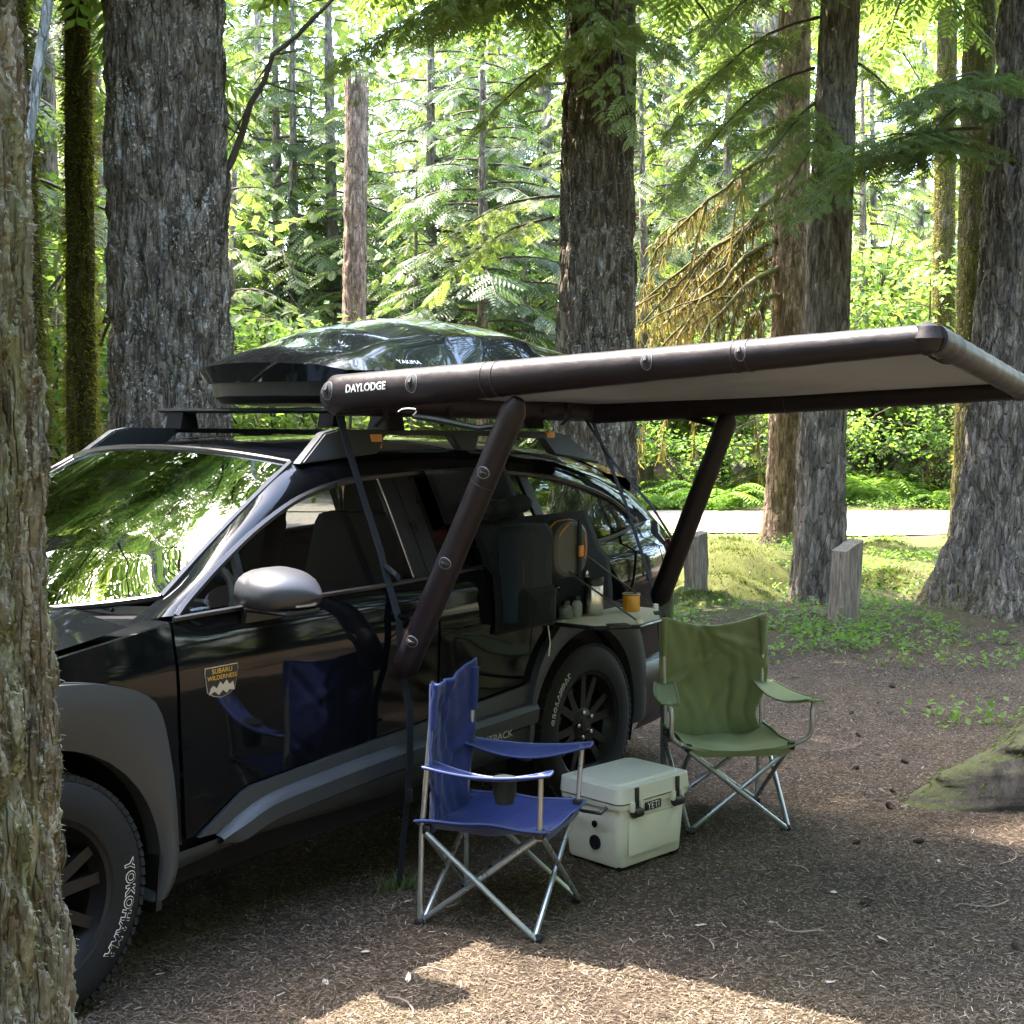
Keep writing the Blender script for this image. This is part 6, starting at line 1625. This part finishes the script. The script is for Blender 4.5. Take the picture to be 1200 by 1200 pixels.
# ------------------------------------------------------------------ folding chairs
def chair(label, cx, cy, ang, fab, pole, back_w, back_h, back_lean, splay, arm_z, seat_w, bent_arm, edge, cup, wrk=1.0):
    c = thing('folding_chair', label, 'camp chair', (cx, cy, 0), ang, None)
    r = 0.0095
    FT = {(a, b): Vector((a * 0.21, b * 0.20, 0.008)) for a in (-1, 1) for b in (-1, 1)}
    HB = {(a, b): Vector((0.215 if a > 0 else -0.185, b * seat_w, 0.352 if a > 0 else 0.325)) for a in (-1, 1) for b in (-1, 1)}
    BT = {b: Vector((back_lean, b * back_w, back_h)) for b in (-1, 1)}
    AR = {b: Vector((0.225, b * (seat_w + splay), arm_z)) for b in (-1, 1)}
    for b in (-1, 1):                                       # back posts, from foot to top
        m = MB(); m.tube([FT[(-1, b)], HB[(-1, b)] + Vector((-0.02, 0, 0)), (HB[(-1, b)] + BT[b]) / 2 + Vector((-0.01, 0, 0)), BT[b]], r, 10); m.build('back_post', pole, c)
        m = MB()                                            # arm post
        if bent_arm: m.tube(crom([HB[(1, b)], HB[(1, b)].lerp(AR[b], 0.35) + Vector((0.02, b * 0.04, -0.02)), HB[(1, b)].lerp(AR[b], 0.75) + Vector((0.02, b * 0.01, 0.0)), AR[b]], 12).tolist(), r, 10)
        else: m.tube([HB[(1, b)] + Vector((0, 0, -0.02)), AR[b]], r, 10)
        m.build('arm_post', pole, c)
        # side cross legs
        for a, a2, o in ((1, -1, 0.010), (-1, 1, -0.010)):
            m = MB(); m.tube([FT[(a, b)] + Vector((0, b * o, 0)), HB[(a2, b)] + Vector((0, b * o, -0.01))], r, 10); m.build('leg', pole, c)
    for a in (-1, 1):                                       # front and rear cross legs
        for b, o in ((1, 0.010), (-1, -0.010)):
            m = MB(); m.tube([FT[(a, b)] + Vector((a * o, 0, 0)), HB[(a, -b)] + Vector((a * o, 0, -0.012))], r, 10); m.build('leg', pole, c)
        m = MB(); m.lathe([(0.004, -0.016), (0.004, 0.016)], 8, Matrix.Translation((FT[(a, 1)] + HB[(a, -1)]) / 2 + Vector((0, 0, -0.002))) @ Matrix.Rotation(R_(90), 4, 'Y')); m.build('rivet', BLACKTRIM, c)
    for k, q in FT.items():
        m = MB(); m.box(tuple(q), (0.034, 0.034, 0.028), bevel=0.007); m.build('foot', BLACKTRIM, c)
    for k, q in HB.items():
        m = MB(); m.box(tuple(q), (0.030, 0.026, 0.034), bevel=0.006); m.build('joint', BLACKTRIM, c)
    # seat sling
    rng = np.random.default_rng(int(cx * 100))
    ph = rng.random(6) * 6
    P = []
    for u in np.linspace(0, 1, 22):
        row = []
        for v in np.linspace(-1, 1, 23):
            w = (seat_w + 0.014) * (1 - 0.05 * math.sin(math.pi * u))
            x = -0.225 + 0.465 * u - 0.02 * (1 - v * v) * u
            z = 0.335 + 0.030 * u - 0.055 * (1 - abs(v) ** 2.2) * (0.55 + 0.45 * math.sin(math.pi * u)) + 0.004 * math.sin(7 * v + 4 * u + ph[0]) + 0.003 * math.sin(13 * u - 5 * v + ph[1])
            z += 0.018 * abs(v) ** 6 * (1 - u)
            row.append((x, v * w, z))
        P.append(row)
    m = MB(); m.grid(P); so_ = m.build('seat', fab, c, True, None); so_.modifiers.new('th', 'SOLIDIFY').thickness = 0.005
    rim_ = [Vector(q) for q in P[0]] + [Vector(r_[-1]) for r_ in P[1:]] + [Vector(q) for q in P[-1][::-1][1:]] + [Vector(r_[0]) for r_ in P[::-1][1:-1]]
    m = MB(); m.tube(rim_, 0.0045, 6, closed=True); m.build('piping', edge, so_)
    # flap below the seat front
    m = MB(); m.grid([[(0.235 - 0.012 * q, v * seat_w * 0.96, 0.362 - 0.04 * q * (0.6 + 0.4 * abs(v)) - 0.04 * (1 - abs(v) ** 2.2) * 0.55) for v in np.linspace(-1, 1, 15)] for q in (0, 0.5, 1)]); fl_ = m.build('seat_hem', fab, so_, True, None)
    # back, with creases pulled towards the post tops
    creases = [(rng.uniform(0.25, 0.95), rng.uniform(-0.42, 0.42), math.cos(q_), math.sin(q_), rng.choice((-1, 1))) for q_ in rng.uniform(0.3, 2.8, 11)]
    P = []
    for u in np.linspace(0, 1, 46):
        row = []
        for v in np.linspace(-1, 1, 45):
            wb = (back_w + 0.014) * (1 - 0.24 * math.exp(-((u - 0.20) / 0.16) ** 2)) * (1 - 0.0 * u)
            xx = -0.185 + (back_lean + 0.185) * u
            bag = 0.055 * (1 - abs(v) ** 2.4) * (0.35 + 0.65 * math.sin(math.pi * min(1, u * 0.8 + 0.12)))
            wr = 0.012 * wrk * sum(math.exp(-((c1_ * (u - u0_) + s1_ * (v * 0.55 - v0_)) / 0.030) ** 2) * math.exp(-((-s1_ * (u - u0_) + c1_ * (v * 0.55 - v0_)) / 0.30) ** 2) * sg_ for u0_, v0_, c1_, s1_, sg_ in creases) + 0.35 * wrk * (0.006 * math.sin(5 * u + 6 * v + ph[2]) + 0.006 * math.sin(11 * u - 9 * v + ph[3]) + 0.004 * math.sin(19 * v + 13 * u + ph[4]) + 0.003 * math.sin(31 * u + 17 * v * u + ph[0]))
            z = 0.285 + (back_h + 0.018 - 0.285) * u + 0.012 * v * v * u - 0.010 * math.cos(2.2 * v + ph[5]) * u - 0.022 * wrk * (1 - v * v) * u ** 3
            row.append((xx - bag + wr, v * wb, z))
        P.append(row)
    m = MB(); m.grid(P); bo_ = m.build('backrest', fab, c, True, None); bo_.modifiers.new('th', 'SOLIDIFY').thickness = 0.005
    rim_ = [Vector(q) for q in P[0]] + [Vector(r_[-1]) for r_ in P[1:]] + [Vector(q) for q in P[-1][::-1][1:]] + [Vector(r_[0]) for r_ in P[::-1][1:-1]]
    m = MB(); m.tube(rim_, 0.0045, 6, closed=True); m.build('piping', edge, bo_)
    for b in (-1, 1):                                       # sleeve over the post tops
        m = MB(); m.tube([BT[b] + Vector((0, 0, 0.012)), BT[b].lerp(HB[(-1, b)], 0.30)], [0.016, 0.013], 10); m.build('post_sleeve', fab, bo_)
    # arms
    for b in (-1, 1):
        a0 = HB[(-1, b)].lerp(BT[b], 0.46) + Vector((-0.01, 0, 0)); a1 = AR[b] + Vector((0.03, b * (0.10 if splay > 0.1 else 0.0), 0.005 if splay < 0.1 else 0.012))
        P = []
        for u in np.linspace(0, 1, 16):
            q = a0.lerp(a1, u); w = 0.030 + 0.022 * math.sin(math.pi * min(1, u * 0.75 + 0.2)) * (1.0 if splay < 0.1 else 1.25)
            row = []
            for v in np.linspace(-1, 1, 7):
                row.append((q.x, q.y + v * w, q.z - 0.030 * math.sin(math.pi * u) - 0.006 * (1 - v * v) + 0.012 * (v * b) * math.sin(math.pi * u)))
            P.append(row)
        m = MB(); m.grid(P); ao = m.build('armrest', fab, c, True, None); ao.modifiers.new('th', 'SOLIDIFY').thickness = 0.006
        rim_ = [Vector(q) for q in P[0]] + [Vector(r_[-1]) for r_ in P[1:]] + [Vector(q) for q in P[-1][::-1][1:]] + [Vector(r_[0]) for r_ in P[::-1][1:-1]]
        m = MB(); m.tube(rim_, 0.004, 6, closed=True); m.build('piping', edge, ao)
        if cup and b == cup:
            q = a0.lerp(a1, 0.62)
            m = MB(); m.lathe([(0.040, 0), (0.038, -0.05), (0.030, -0.085), (0.001, -0.085)], 20, Matrix.Translation((q.x, q.y + b * -0.02, q.z - 0.03))); cu = m.build('cup_holder', NYLON2, ao); cu.modifiers.new('th', 'SOLIDIFY').thickness = 0.003
    return c
BLUEF = plain('blue_canvas', (0.016, 0.027, 0.115), 0.66, spec=0.18, var=0.18, vscale=30, bump=0.25, bscale=45, sheen=0.15)
BLUEE = plain('blue_binding', (0.045, 0.07, 0.20), 0.55)
GREENF = plain('green_canvas', (0.185, 0.220, 0.110), 0.8, spec=0.15, var=0.05, vscale=14, bump=0.12, bscale=30, sheen=0.05)
GREENE = plain('pale_green_binding', (0.20, 0.25, 0.13), 0.7)
POLE = plain('painted_steel_tube', (0.36, 0.38, 0.385), 0.32, 0.75, rvar=0.08, vscale=20)
chair('blue canvas folding chair with grey tube legs standing by the front door', 1.497, -1.362, math.atan2(-0.985, 0.175) + R_(5), BLUEF, POLE, 0.175, 0.80, -0.165, 0.02, 0.555, 0.19, False, BLUEE, -1)
chair('green canvas folding chair with wide splayed arms, behind the cooler', 2.975, -1.455, math.atan2(-0.68, -0.73), GREENF, POLE, 0.225, 0.80, -0.215, 0.090, 0.545, 0.215, True, GREENE, 0, 1.3)

# ------------------------------------------------------------------ cooler
COOL = plain('cooler_shell', (0.56, 0.55, 0.46), 0.52, var=0.05, vscale=40, bump=0.18, bscale=350, rvar=0.05)
COOLT = plain('cooler_lid', (0.56, 0.555, 0.49), 0.5, var=0.05, vscale=40, bump=0.18, bscale=350)
co = thing('cooler', 'pale sage hard cooler with black latches between the two chairs', 'cooler', (2.29, -1.375, 0.0), math.atan2(-0.064, 0.37))
co.scale = (1.03, 1.03, 1.10)
def tapered(m, w0, d0, w1, d1, z0, z1, rad, n=6):
    rows = []
    for t_ in (0.0, 0.03, 0.5, 0.97, 1.0):
        w, d = w0 + (w1 - w0) * t_, d0 + (d1 - d0) * t_
        ins = 0.008 if t_ in (0.0, 1.0) else 0.0
        w -= ins; d -= ins; row = []
        for cx_, cy_, a0 in ((w / 2 - rad, d / 2 - rad, 0), (-w / 2 + rad, d / 2 - rad, 90), (-w / 2 + rad, -d / 2 + rad, 180), (w / 2 - rad, -d / 2 + rad, 270)):
            for a in np.linspace(a0, a0 + 90, n): row.append((cx_ + rad * math.cos(R_(a)), cy_ + rad * math.sin(R_(a)), z0 + (z1 - z0) * t_))
        rows.append(row + [row[0]])
    m.grid(rows); m.put([q for q in rows[0][:-1]], [tuple(range(4 * n))]); m.put([q for q in rows[-1][:-1]], [tuple(range(4 * n))])
m = MB(); tapered(m, 0.355, 0.265, 0.385, 0.290, 0.012, 0.235, 0.028); body = m.build('body', COOL, co, True, 40)
m = MB(); tapered(m, 0.400, 0.305, 0.405, 0.310, 0.218, 0.236, 0.03); m.build('body_lip', COOL, body, True, 40)
m = MB(); tapered(m, 0.412, 0.318, 0.404, 0.308, 0.240, 0.292, 0.034); li = m.build('lid', COOLT, co, True, 40)
m = MB(); tapered(m, 0.345, 0.250, 0.335, 0.240, 0.292, 0.300, 0.03); m.build('lid_panel', COOLT, li, True, 40)
m = MB(); tapered(m, 0.375, 0.285, 0.375, 0.285, 0.235, 0.241, 0.03); m.build('seal', MATTEBLACK, li)
m = MB(); m.box((0, -0.1435, 0.115), (0.28, 0.012, 0.13), bevel=0.005); m.build('front_panel', COOL, body)
for x in (-0.115, 0.115):
    m = MB(); m.box((x, -0.160, 0.252), (0.020, 0.010, 0.075), bevel=0.004); m.box((x, -0.163, 0.212), (0.042, 0.014, 0.016), bevel=0.005); m.lathe([(0.017, -0.02), (0.017, 0.02)], 12, Matrix.Translation((x, -0.162, 0.203)) @ Matrix.Rotation(R_(90), 4, 'Y')); m.build('latch', BLACKTRIM, co)
    m = MB(); m.box((x - 0.024, -0.158, 0.225), (0.018, 0.022, 0.036), bevel=0.005); m.build('latch_keeper', COOL, body)
    m = MB(); m.box((x + 0.024, -0.158, 0.225), (0.018, 0.022, 0.036), bevel=0.005); m.build('latch_keeper', COOL, body)
m = MB(); m.box((-0.02, -0.1555, 0.212), (0.090, 0.006, 0.030), bevel=0.003); lg = m.build('logo_plate', BLACKTRIM, co)
V, F = text_mesh('YETI', 0.033)
m = MB(); m.put([(-0.02 + v[0] * 1.05, -0.1592, 0.212 + v[1]) for v in V], F); m.build('lettering', CREAMTXT, lg, False, None, False)
for y, z, r in ((-0.02, 0.085, 0.026), (-0.02, 0.15, 0.012)):
    xx = -0.184 - 0.006 * z / 0.2
    m = MB(); m.lathe([(r, 0), (r, 0.006), (r * 0.8, 0.008), (r * 0.75, 0.003), (r * 0.4, 0.003), (r * 0.38, 0.009), (0.001, 0.009)], 24, Matrix.Translation((xx + 0.003, y, z)) @ Matrix.Rotation(R_(-90), 4, 'Y')); m.build('drain_plug' if r > 0.02 else 'tie_hole', MATTEBLACK, co, True, 30)
for x in (-0.15, 0.15):
    for y in (-0.105, 0.105):
        m = MB(); m.box((x, y, 0.008), (0.04, 0.04, 0.018), bevel=0.004); m.build('foot', MATTEBLACK, co)
for sg in (-1, 1):
    m = MB(); m.tube([(sg * 0.200, -0.09, 0.222), (sg * 0.225, -0.085, 0.205), (sg * 0.232, 0, 0.20), (sg * 0.225, 0.085, 0.205), (sg * 0.200, 0.09, 0.222)], 0.006, 8); m.build('carry_handle', BLACKTRIM, co)

# ------------------------------------------------------------------ wooden posts
wm, t, p = mat('weathered_wood')
ob = t.nodes.new('ShaderNodeTexCoord').outputs['Object']
n1 = noise(t, mapping(t, (9, 9, 0.7), ob), 6, 6, 0.65, 0.6); c1 = ramp(t, [(0.3, (0.07, 0.052, 0.036)), (0.5, (0.19, 0.145, 0.105)), (0.7, (0.36, 0.285, 0.21))]); t.links.new(n1.outputs['Fac'], c1.inputs['Fac'])
n2 = noise(t, ob, 2.5, 4); t.links.new(mixc(t, thresh(t, n2.outputs['Fac'], 0.55, 0.75), c1.outputs['Color'], (0.11, 0.11, 0.07)), p.inputs['Base Color'])
p.inputs['Roughness'].default_value = 0.9; b = t.nodes.new('ShaderNodeBump'); b.inputs['Strength'].default_value = 0.6; b.inputs['Distance'].default_value = 0.02
t.links.new(n1.outputs['Fac'], b.inputs['Height']); t.links.new(b.outputs['Normal'], p.inputs['Normal'])
def post(label, x, y, rz, w, dd, h, slope, lean):
    z0 = float(gh(x, y)) - 0.10
    bm = bmesh.new(); bmesh.ops.create_cube(bm, size=1); bmesh.ops.subdivide_edges(bm, edges=list(bm.edges), cuts=4, use_grid_fill=True)
    rng = np.random.default_rng(int(h * 1000)); m = MB(); vs_ = []
    bm.verts.index_update()
    for v in bm.verts:
        q = v.co; hh = h + slope * q.x
        k = 1 - 0.05 * (abs(q.x) > 0.49 and abs(q.y) > 0.49)
        vs_.append((q.x * w * k + rng.normal(0, 0.005) + lean * (q.z + .5), q.y * dd * k + rng.normal(0, 0.0025), (q.z + 0.5) * (hh + 0.1)))
    m.put(vs_, [tuple(v.index for v in f.verts) for f in bm.faces]); bm.free()
    r = thing('wooden_post', label, 'post', (x, y, z0), rz); m.build('timber', wm, r, True, 30)
post('grey weathered wooden post leaning in front of the slim dark trunk', 8.22, 0.22, -YAW + R_(28), 0.19, 0.17, 0.60, 0.09, 0.04)
post('short grey timber post standing beyond the green chair beside the awning leg', 8.78, 1.86, -YAW + R_(20), 0.17, 0.17, 0.59, 0.05, 0.0)

# mossy rotten stump by the clearing edge
sm_, t, p = mat('stump_moss')
tc = t.nodes.new('ShaderNodeTexCoord'); ob = tc.outputs['Object']; geo = t.nodes.new('ShaderNodeNewGeometry')
sx = t.nodes.new('ShaderNodeSeparateXYZ'); t.links.new(geo.outputs['True Normal'], sx.inputs[0])
n1 = noise(t, mapping(t, (1, 1, 0.3), ob), 14, 7, 0.7); c1 = ramp(t, [(0.3, (0.03, 0.024, 0.019)), (0.7, (0.12, 0.097, 0.076))]); t.links.new(n1.outputs['Fac'], c1.inputs['Fac'])
n2 = noise(t, ob, 6, 5); mf_ = thresh(t, math_(t, 'ADD', sx.outputs['Z'], math_(t, 'MULTIPLY', n2.outputs['Fac'], 0.9)), 1.08, 1.22)
n3 = noise(t, ob, 60, 3); mc = mixc(t, n3.outputs['Fac'], (0.045, 0.052, 0.018), (0.12, 0.125, 0.04))
t.links.new(mixc(t, mf_, c1.outputs['Color'], mc), p.inputs['Base Color']); p.inputs['Roughness'].default_value = 0.95
b = t.nodes.new('ShaderNodeBump'); b.inputs['Strength'].default_value = 0.9; b.inputs['Distance'].default_value = 0.03; t.links.new(n1.outputs['Fac'], b.inputs['Height']); t.links.new(b.outputs['Normal'], p.inputs['Normal'])
st_ = thing('mossy_stump', 'low mossy rotten stump with spreading roots at the clearing edge', 'stump', (4.26, -2.76, -0.05))
st_.scale = (1.0, 1.0, 1.3)
nu_, nv_ = 130, 60
rngs = np.random.default_rng(61)
U_, T_2 = np.meshgrid(np.arange(nu_) / nu_, np.linspace(0, 1, nv_))
th_ = U_ * 2 * np.pi
root_ = np.zeros_like(U_)
for a0_, p_, l_r in ((R_(132), 26, 0.62), (R_(205), 12, 0.30), (R_(300), 16, 0.4), (R_(60), 14, 0.35)):
    root_ += l_r * np.maximum(np.cos((th_ - a0_) / 2), 0) ** (p_ * 4)
s_t = np.interp(T_2, [0, 0.1, 0.45, 0.72, 0.88, 1.0], [1.0, 0.97, 0.84, 0.62, 0.34, 0.0])
rr_ = 0.47 * s_t * (1 + 0.10 * np.cos(3 * th_ + 1)) + root_ * np.maximum(1 - T_2 / 0.62, 0) ** 1.1
rr_ = rr_ + np.minimum(1, (1 - T_2) * 5) * (0.075 * (np.abs(2 * nz2(U_, T_2, 26, 7, 62) - 1) - 0.4) + 0.05 * (nz2(U_, T_2, 64, 26, 63) - 0.5) + rngs.normal(0, 0.004, U_.shape))
rr_ = np.maximum(rr_, 0.0)
zz_ = 0.56 * T_2 + 0.06 * (nz2(U_, T_2, 12, 10, 64) - 0.5) * T_2
V = np.stack([rr_ * np.cos(U_ * 2 * np.pi), rr_ * np.sin(U_ * 2 * np.pi), zz_], -1).reshape(-1, 3)
i_, k_ = np.meshgrid(np.arange(nv_ - 1), np.arange(nu_), indexing='ij'); l_ = (k_ + 1) % nu_
F = np.stack([i_ * nu_ + k_, i_ * nu_ + l_, (i_ + 1) * nu_ + l_, (i_ + 1) * nu_ + k_], -1).reshape(-1, 4)
add_np('stump_wood', V, F, sm_, st_, smooth=True)
Q, QF = fuzz(np.random.default_rng(5), V, nu_, 9000, 0.020)
q0 = Q.reshape(-1, 4, 3)[:, 0]; keep = (q0[:, 2] > 0.34 - 0.30 * np.clip((np.hypot(q0[:, 0], q0[:, 1]) - 0.42) / 0.3, 0, 1) + 0.05 * np.sin(5 * np.arctan2(q0[:, 1], q0[:, 0])))
Q = Q.reshape(-1, 4, 3)[keep].reshape(-1, 3)
STUMPMOSS = leaf('stump_moss_strands', (0.05, 0.07, 0.015), (0.13, 0.16, 0.035), 0.5, (1.7, 1.8, 0.8))
tag(add_np('moss', Q, np.arange(len(Q)).reshape(-1, 4), STUMPMOSS, st_), kind='stuff')
# moss on the flared base of the great trunk
t12 = [o for o in bpy.data.objects if o.name.startswith('conifer_tree') and abs(o.location.x - 10.38) < 0.01][0]
tv = np.array([v.co for v in t12.children[0].data.vertices]) if False else None
V, F = trunk_mesh([(0, 0, 0, 0.52), (0.02, -0.02, 1.2, 0.50), (0.14, -0.12, 5.5, 0.44), (0.2, -0.3, 17, 0.2)], 300, zlist(0, 5.8, 17.0, 0.017, 0.5), 0.065, 48, 36, 11, 0.62, 4, 1.5)
Q, QF = fuzz(np.random.default_rng(6), V[:300 * 32], 300, 9000, 0.03)
pr = np.random.default_rng(7).random(len(Q) // 4) < np.exp(-Q.reshape(-1, 4, 3)[:, 0, 2] / 0.22)
Q = Q.reshape(-1, 4, 3)[pr].reshape(-1, 3)
tag(add_np('moss', Q, np.arange(len(Q)).reshape(-1, 4), MOSS, t12), kind='stuff')

# ------------------------------------------------------------------ litter on the clearing floor
lm, t, p = mat('needle_litter')
g = t.nodes.new('ShaderNodeNewGeometry'); c1 = ramp(t, [(0.0, (0.035, 0.026, 0.02)), (0.35, (0.062, 0.044, 0.029)), (0.66, (0.118, 0.085, 0.057)), (0.95, (0.18, 0.134, 0.092)), (1.0, (0.40, 0.33, 0.25))])
t.links.new(g.outputs['Random Per Island'], c1.inputs['Fac']); t.links.new(c1.outputs['Color'], p.inputs['Base Color']); p.inputs['Roughness'].default_value = 0.9
rng = np.random.default_rng(33)
n = 165000
d = 3.4 + (11.5 - 3.4) * rng.random(n) ** 1.7; s = rng.uniform(-0.40, 0.42, n) * d
X = CAM_P.x + d * FWD[0] + s * RGT[0]; Y = CAM_P.y + d * FWD[1] + s * RGT[1]
a = rng.uniform(0, 6.28, n); l = rng.uniform(0.004, 0.0135, n) * (1 + (d - 3.4) * 0.06); w = rng.uniform(0.0005, 0.0014, n) * (1 + (d - 3.4) * 0.1); tl = rng.normal(0, 0.22, n)
dx = np.stack([np.cos(a), np.sin(a), tl], 1) * l[:, None]; sx_ = np.stack([-np.sin(a), np.cos(a), rng.normal(0, 0.3, n)], 1) * w[:, None]
o = np.stack([X, Y, gh(X, Y) + np.abs(tl) * l + 0.003], 1)
Q = np.stack([o - dx - sx_, o - dx + sx_, o + dx + sx_, o + dx - sx_], 1).reshape(-1, 3)
tag(add_np('needle_litter', Q, np.arange(4 * n).reshape(-1, 4), lm), kind='stuff')
# cones
CONE = plain('cone_scales', (0.045, 0.028, 0.018), 0.85, var=0.4, vscale=60)
def cone_mesh():
    m = MB(); m.lathe([(0.004, -0.03), (0.012, -0.022), (0.015, -0.005), (0.013, 0.012), (0.006, 0.028), (0.001, 0.032)], 10)
    for k in range(46):
        f = k / 46; a = k * 2.4; z = -0.027 + 0.054 * f; r = 0.017 * math.sin(math.pi * (0.12 + 0.8 * (1 - f)))
        e = Vector((math.cos(a), math.sin(a), 0)); s_ = Vector((-math.sin(a), math.cos(a), 0)); b_ = e * r * 0.7 + Vector((0, 0, z))
        m.put([b_ - s_ * 0.004, b_ + s_ * 0.004, b_ + e * 0.009 + s_ * 0.005 + Vector((0, 0, 0.006)), b_ + e * 0.009 - s_ * 0.005 + Vector((0, 0, 0.006))], [(0, 1, 2, 3)])
    return m
first = None
for (x, y) in [(3.5, -1.98), (3.75, -1.9), (3.95, -2.12), (4.3, -1.75), (4.05, -1.6), (3.1, -2.25), (2.95, -2.05), (4.7, -1.35), (5.2, -1.1), (3.3, -2.7), (2.3, -2.35), (2.2, -2.9), (5.6, -1.4), (6.1, -1.0)]:
    if first is None: first = cone_mesh().build('fir_cone', CONE, None, False); o_ = first
    else: o_ = first.copy(); COL.objects.link(o_)
    o_.location = (x, y, float(gh(x, y)) + 0.008); o_.rotation_euler = (R_(80), rng.uniform(-.3, .3), rng.uniform(0, 6.28)); o_.scale = [rng.uniform(0.5, 0.8)] * 3; o_.name = 'fir_cone'
    tag(o_, 'small dark fir cone lying on the needle-strewn ground', 'fir cone', 'fir cones scattered on the ground')
# twigs
DRYTWIG = plain('dry_twig', (0.22, 0.17, 0.13), 0.9, var=0.3)
for k, (x, y, a, L) in enumerate([(1.62, -2.12, 0.4, 0.16), (1.95, -2.35, 1.9, 0.2), (2.6, -2.75, 2.6, 0.22), (3.0, -2.6, 0.1, 0.25), (1.0, -1.55, 2.2, 0.15), (0.7, -1.65, 1.0, 0.18), (2.5, -2.05, 0.9, 0.12), (4.4, -1.45, 2.4, 0.3), (1.35, -1.2, 0.2, 0.14), (3.7, -2.6, 2.9, 0.2)]):
    m = MB(); pts = [(L * t_ * math.cos(a + 0.3 * math.sin(4 * t_ + k)), L * t_ * math.sin(a + 0.3 * math.sin(4 * t_ + k)), 0.008 + 0.008 * math.sin(6 * t_ + k)) for t_ in np.linspace(0, 1, 7)]
    m.tube(pts, [0.0028] * 4 + [0.002, 0.0016, 0.001], 6); m.tube([pts[3], (pts[3][0] + 0.04 * math.cos(a + 1), pts[3][1] + 0.04 * math.sin(a + 1), 0.016)], 0.0015, 5)
    o_ = m.build('twig', DRYTWIG); o_.location = (x, y, float(gh(x, y)) + 0.002)
    tag(o_, 'thin dry twig lying on the forest floor of the clearing', 'twig', 'dry twigs on the ground')
# pale dead leaves
DL = plain('dead_leaf', (0.42, 0.37, 0.30), 0.8, var=0.25)
for k, (x, y) in enumerate([(1.95, -2.15), (1.8, -2.0), (0.72, -1.28), (0.85, -1.5), (2.35, -2.2), (1.35, -1.05), (2.9, -2.4), (0.95, -1.22), (1.6, -2.5), (2.0, -2.55)]):
    m = MB(); m.put([(0, 0, 0), (0.012, 0.009, 0.004), (0.032, 0.007, 0.002), (0.042, 0, 0.006), (0.03, -0.008, 0.003), (0.012, -0.009, 0.001)], [(0, 1, 2, 3), (0, 3, 4, 5)])
    o_ = m.build('dead_leaf', DL, None, False); o_.location = (x, y, float(gh(x, y)) + 0.006); o_.rotation_euler = (rng.uniform(-.3, .3), rng.uniform(-.3, .3), rng.uniform(0, 6.28))
    tag(o_, 'small pale dead leaf lying on the ground of the clearing', 'dead leaf', 'pale dead leaves on the ground')
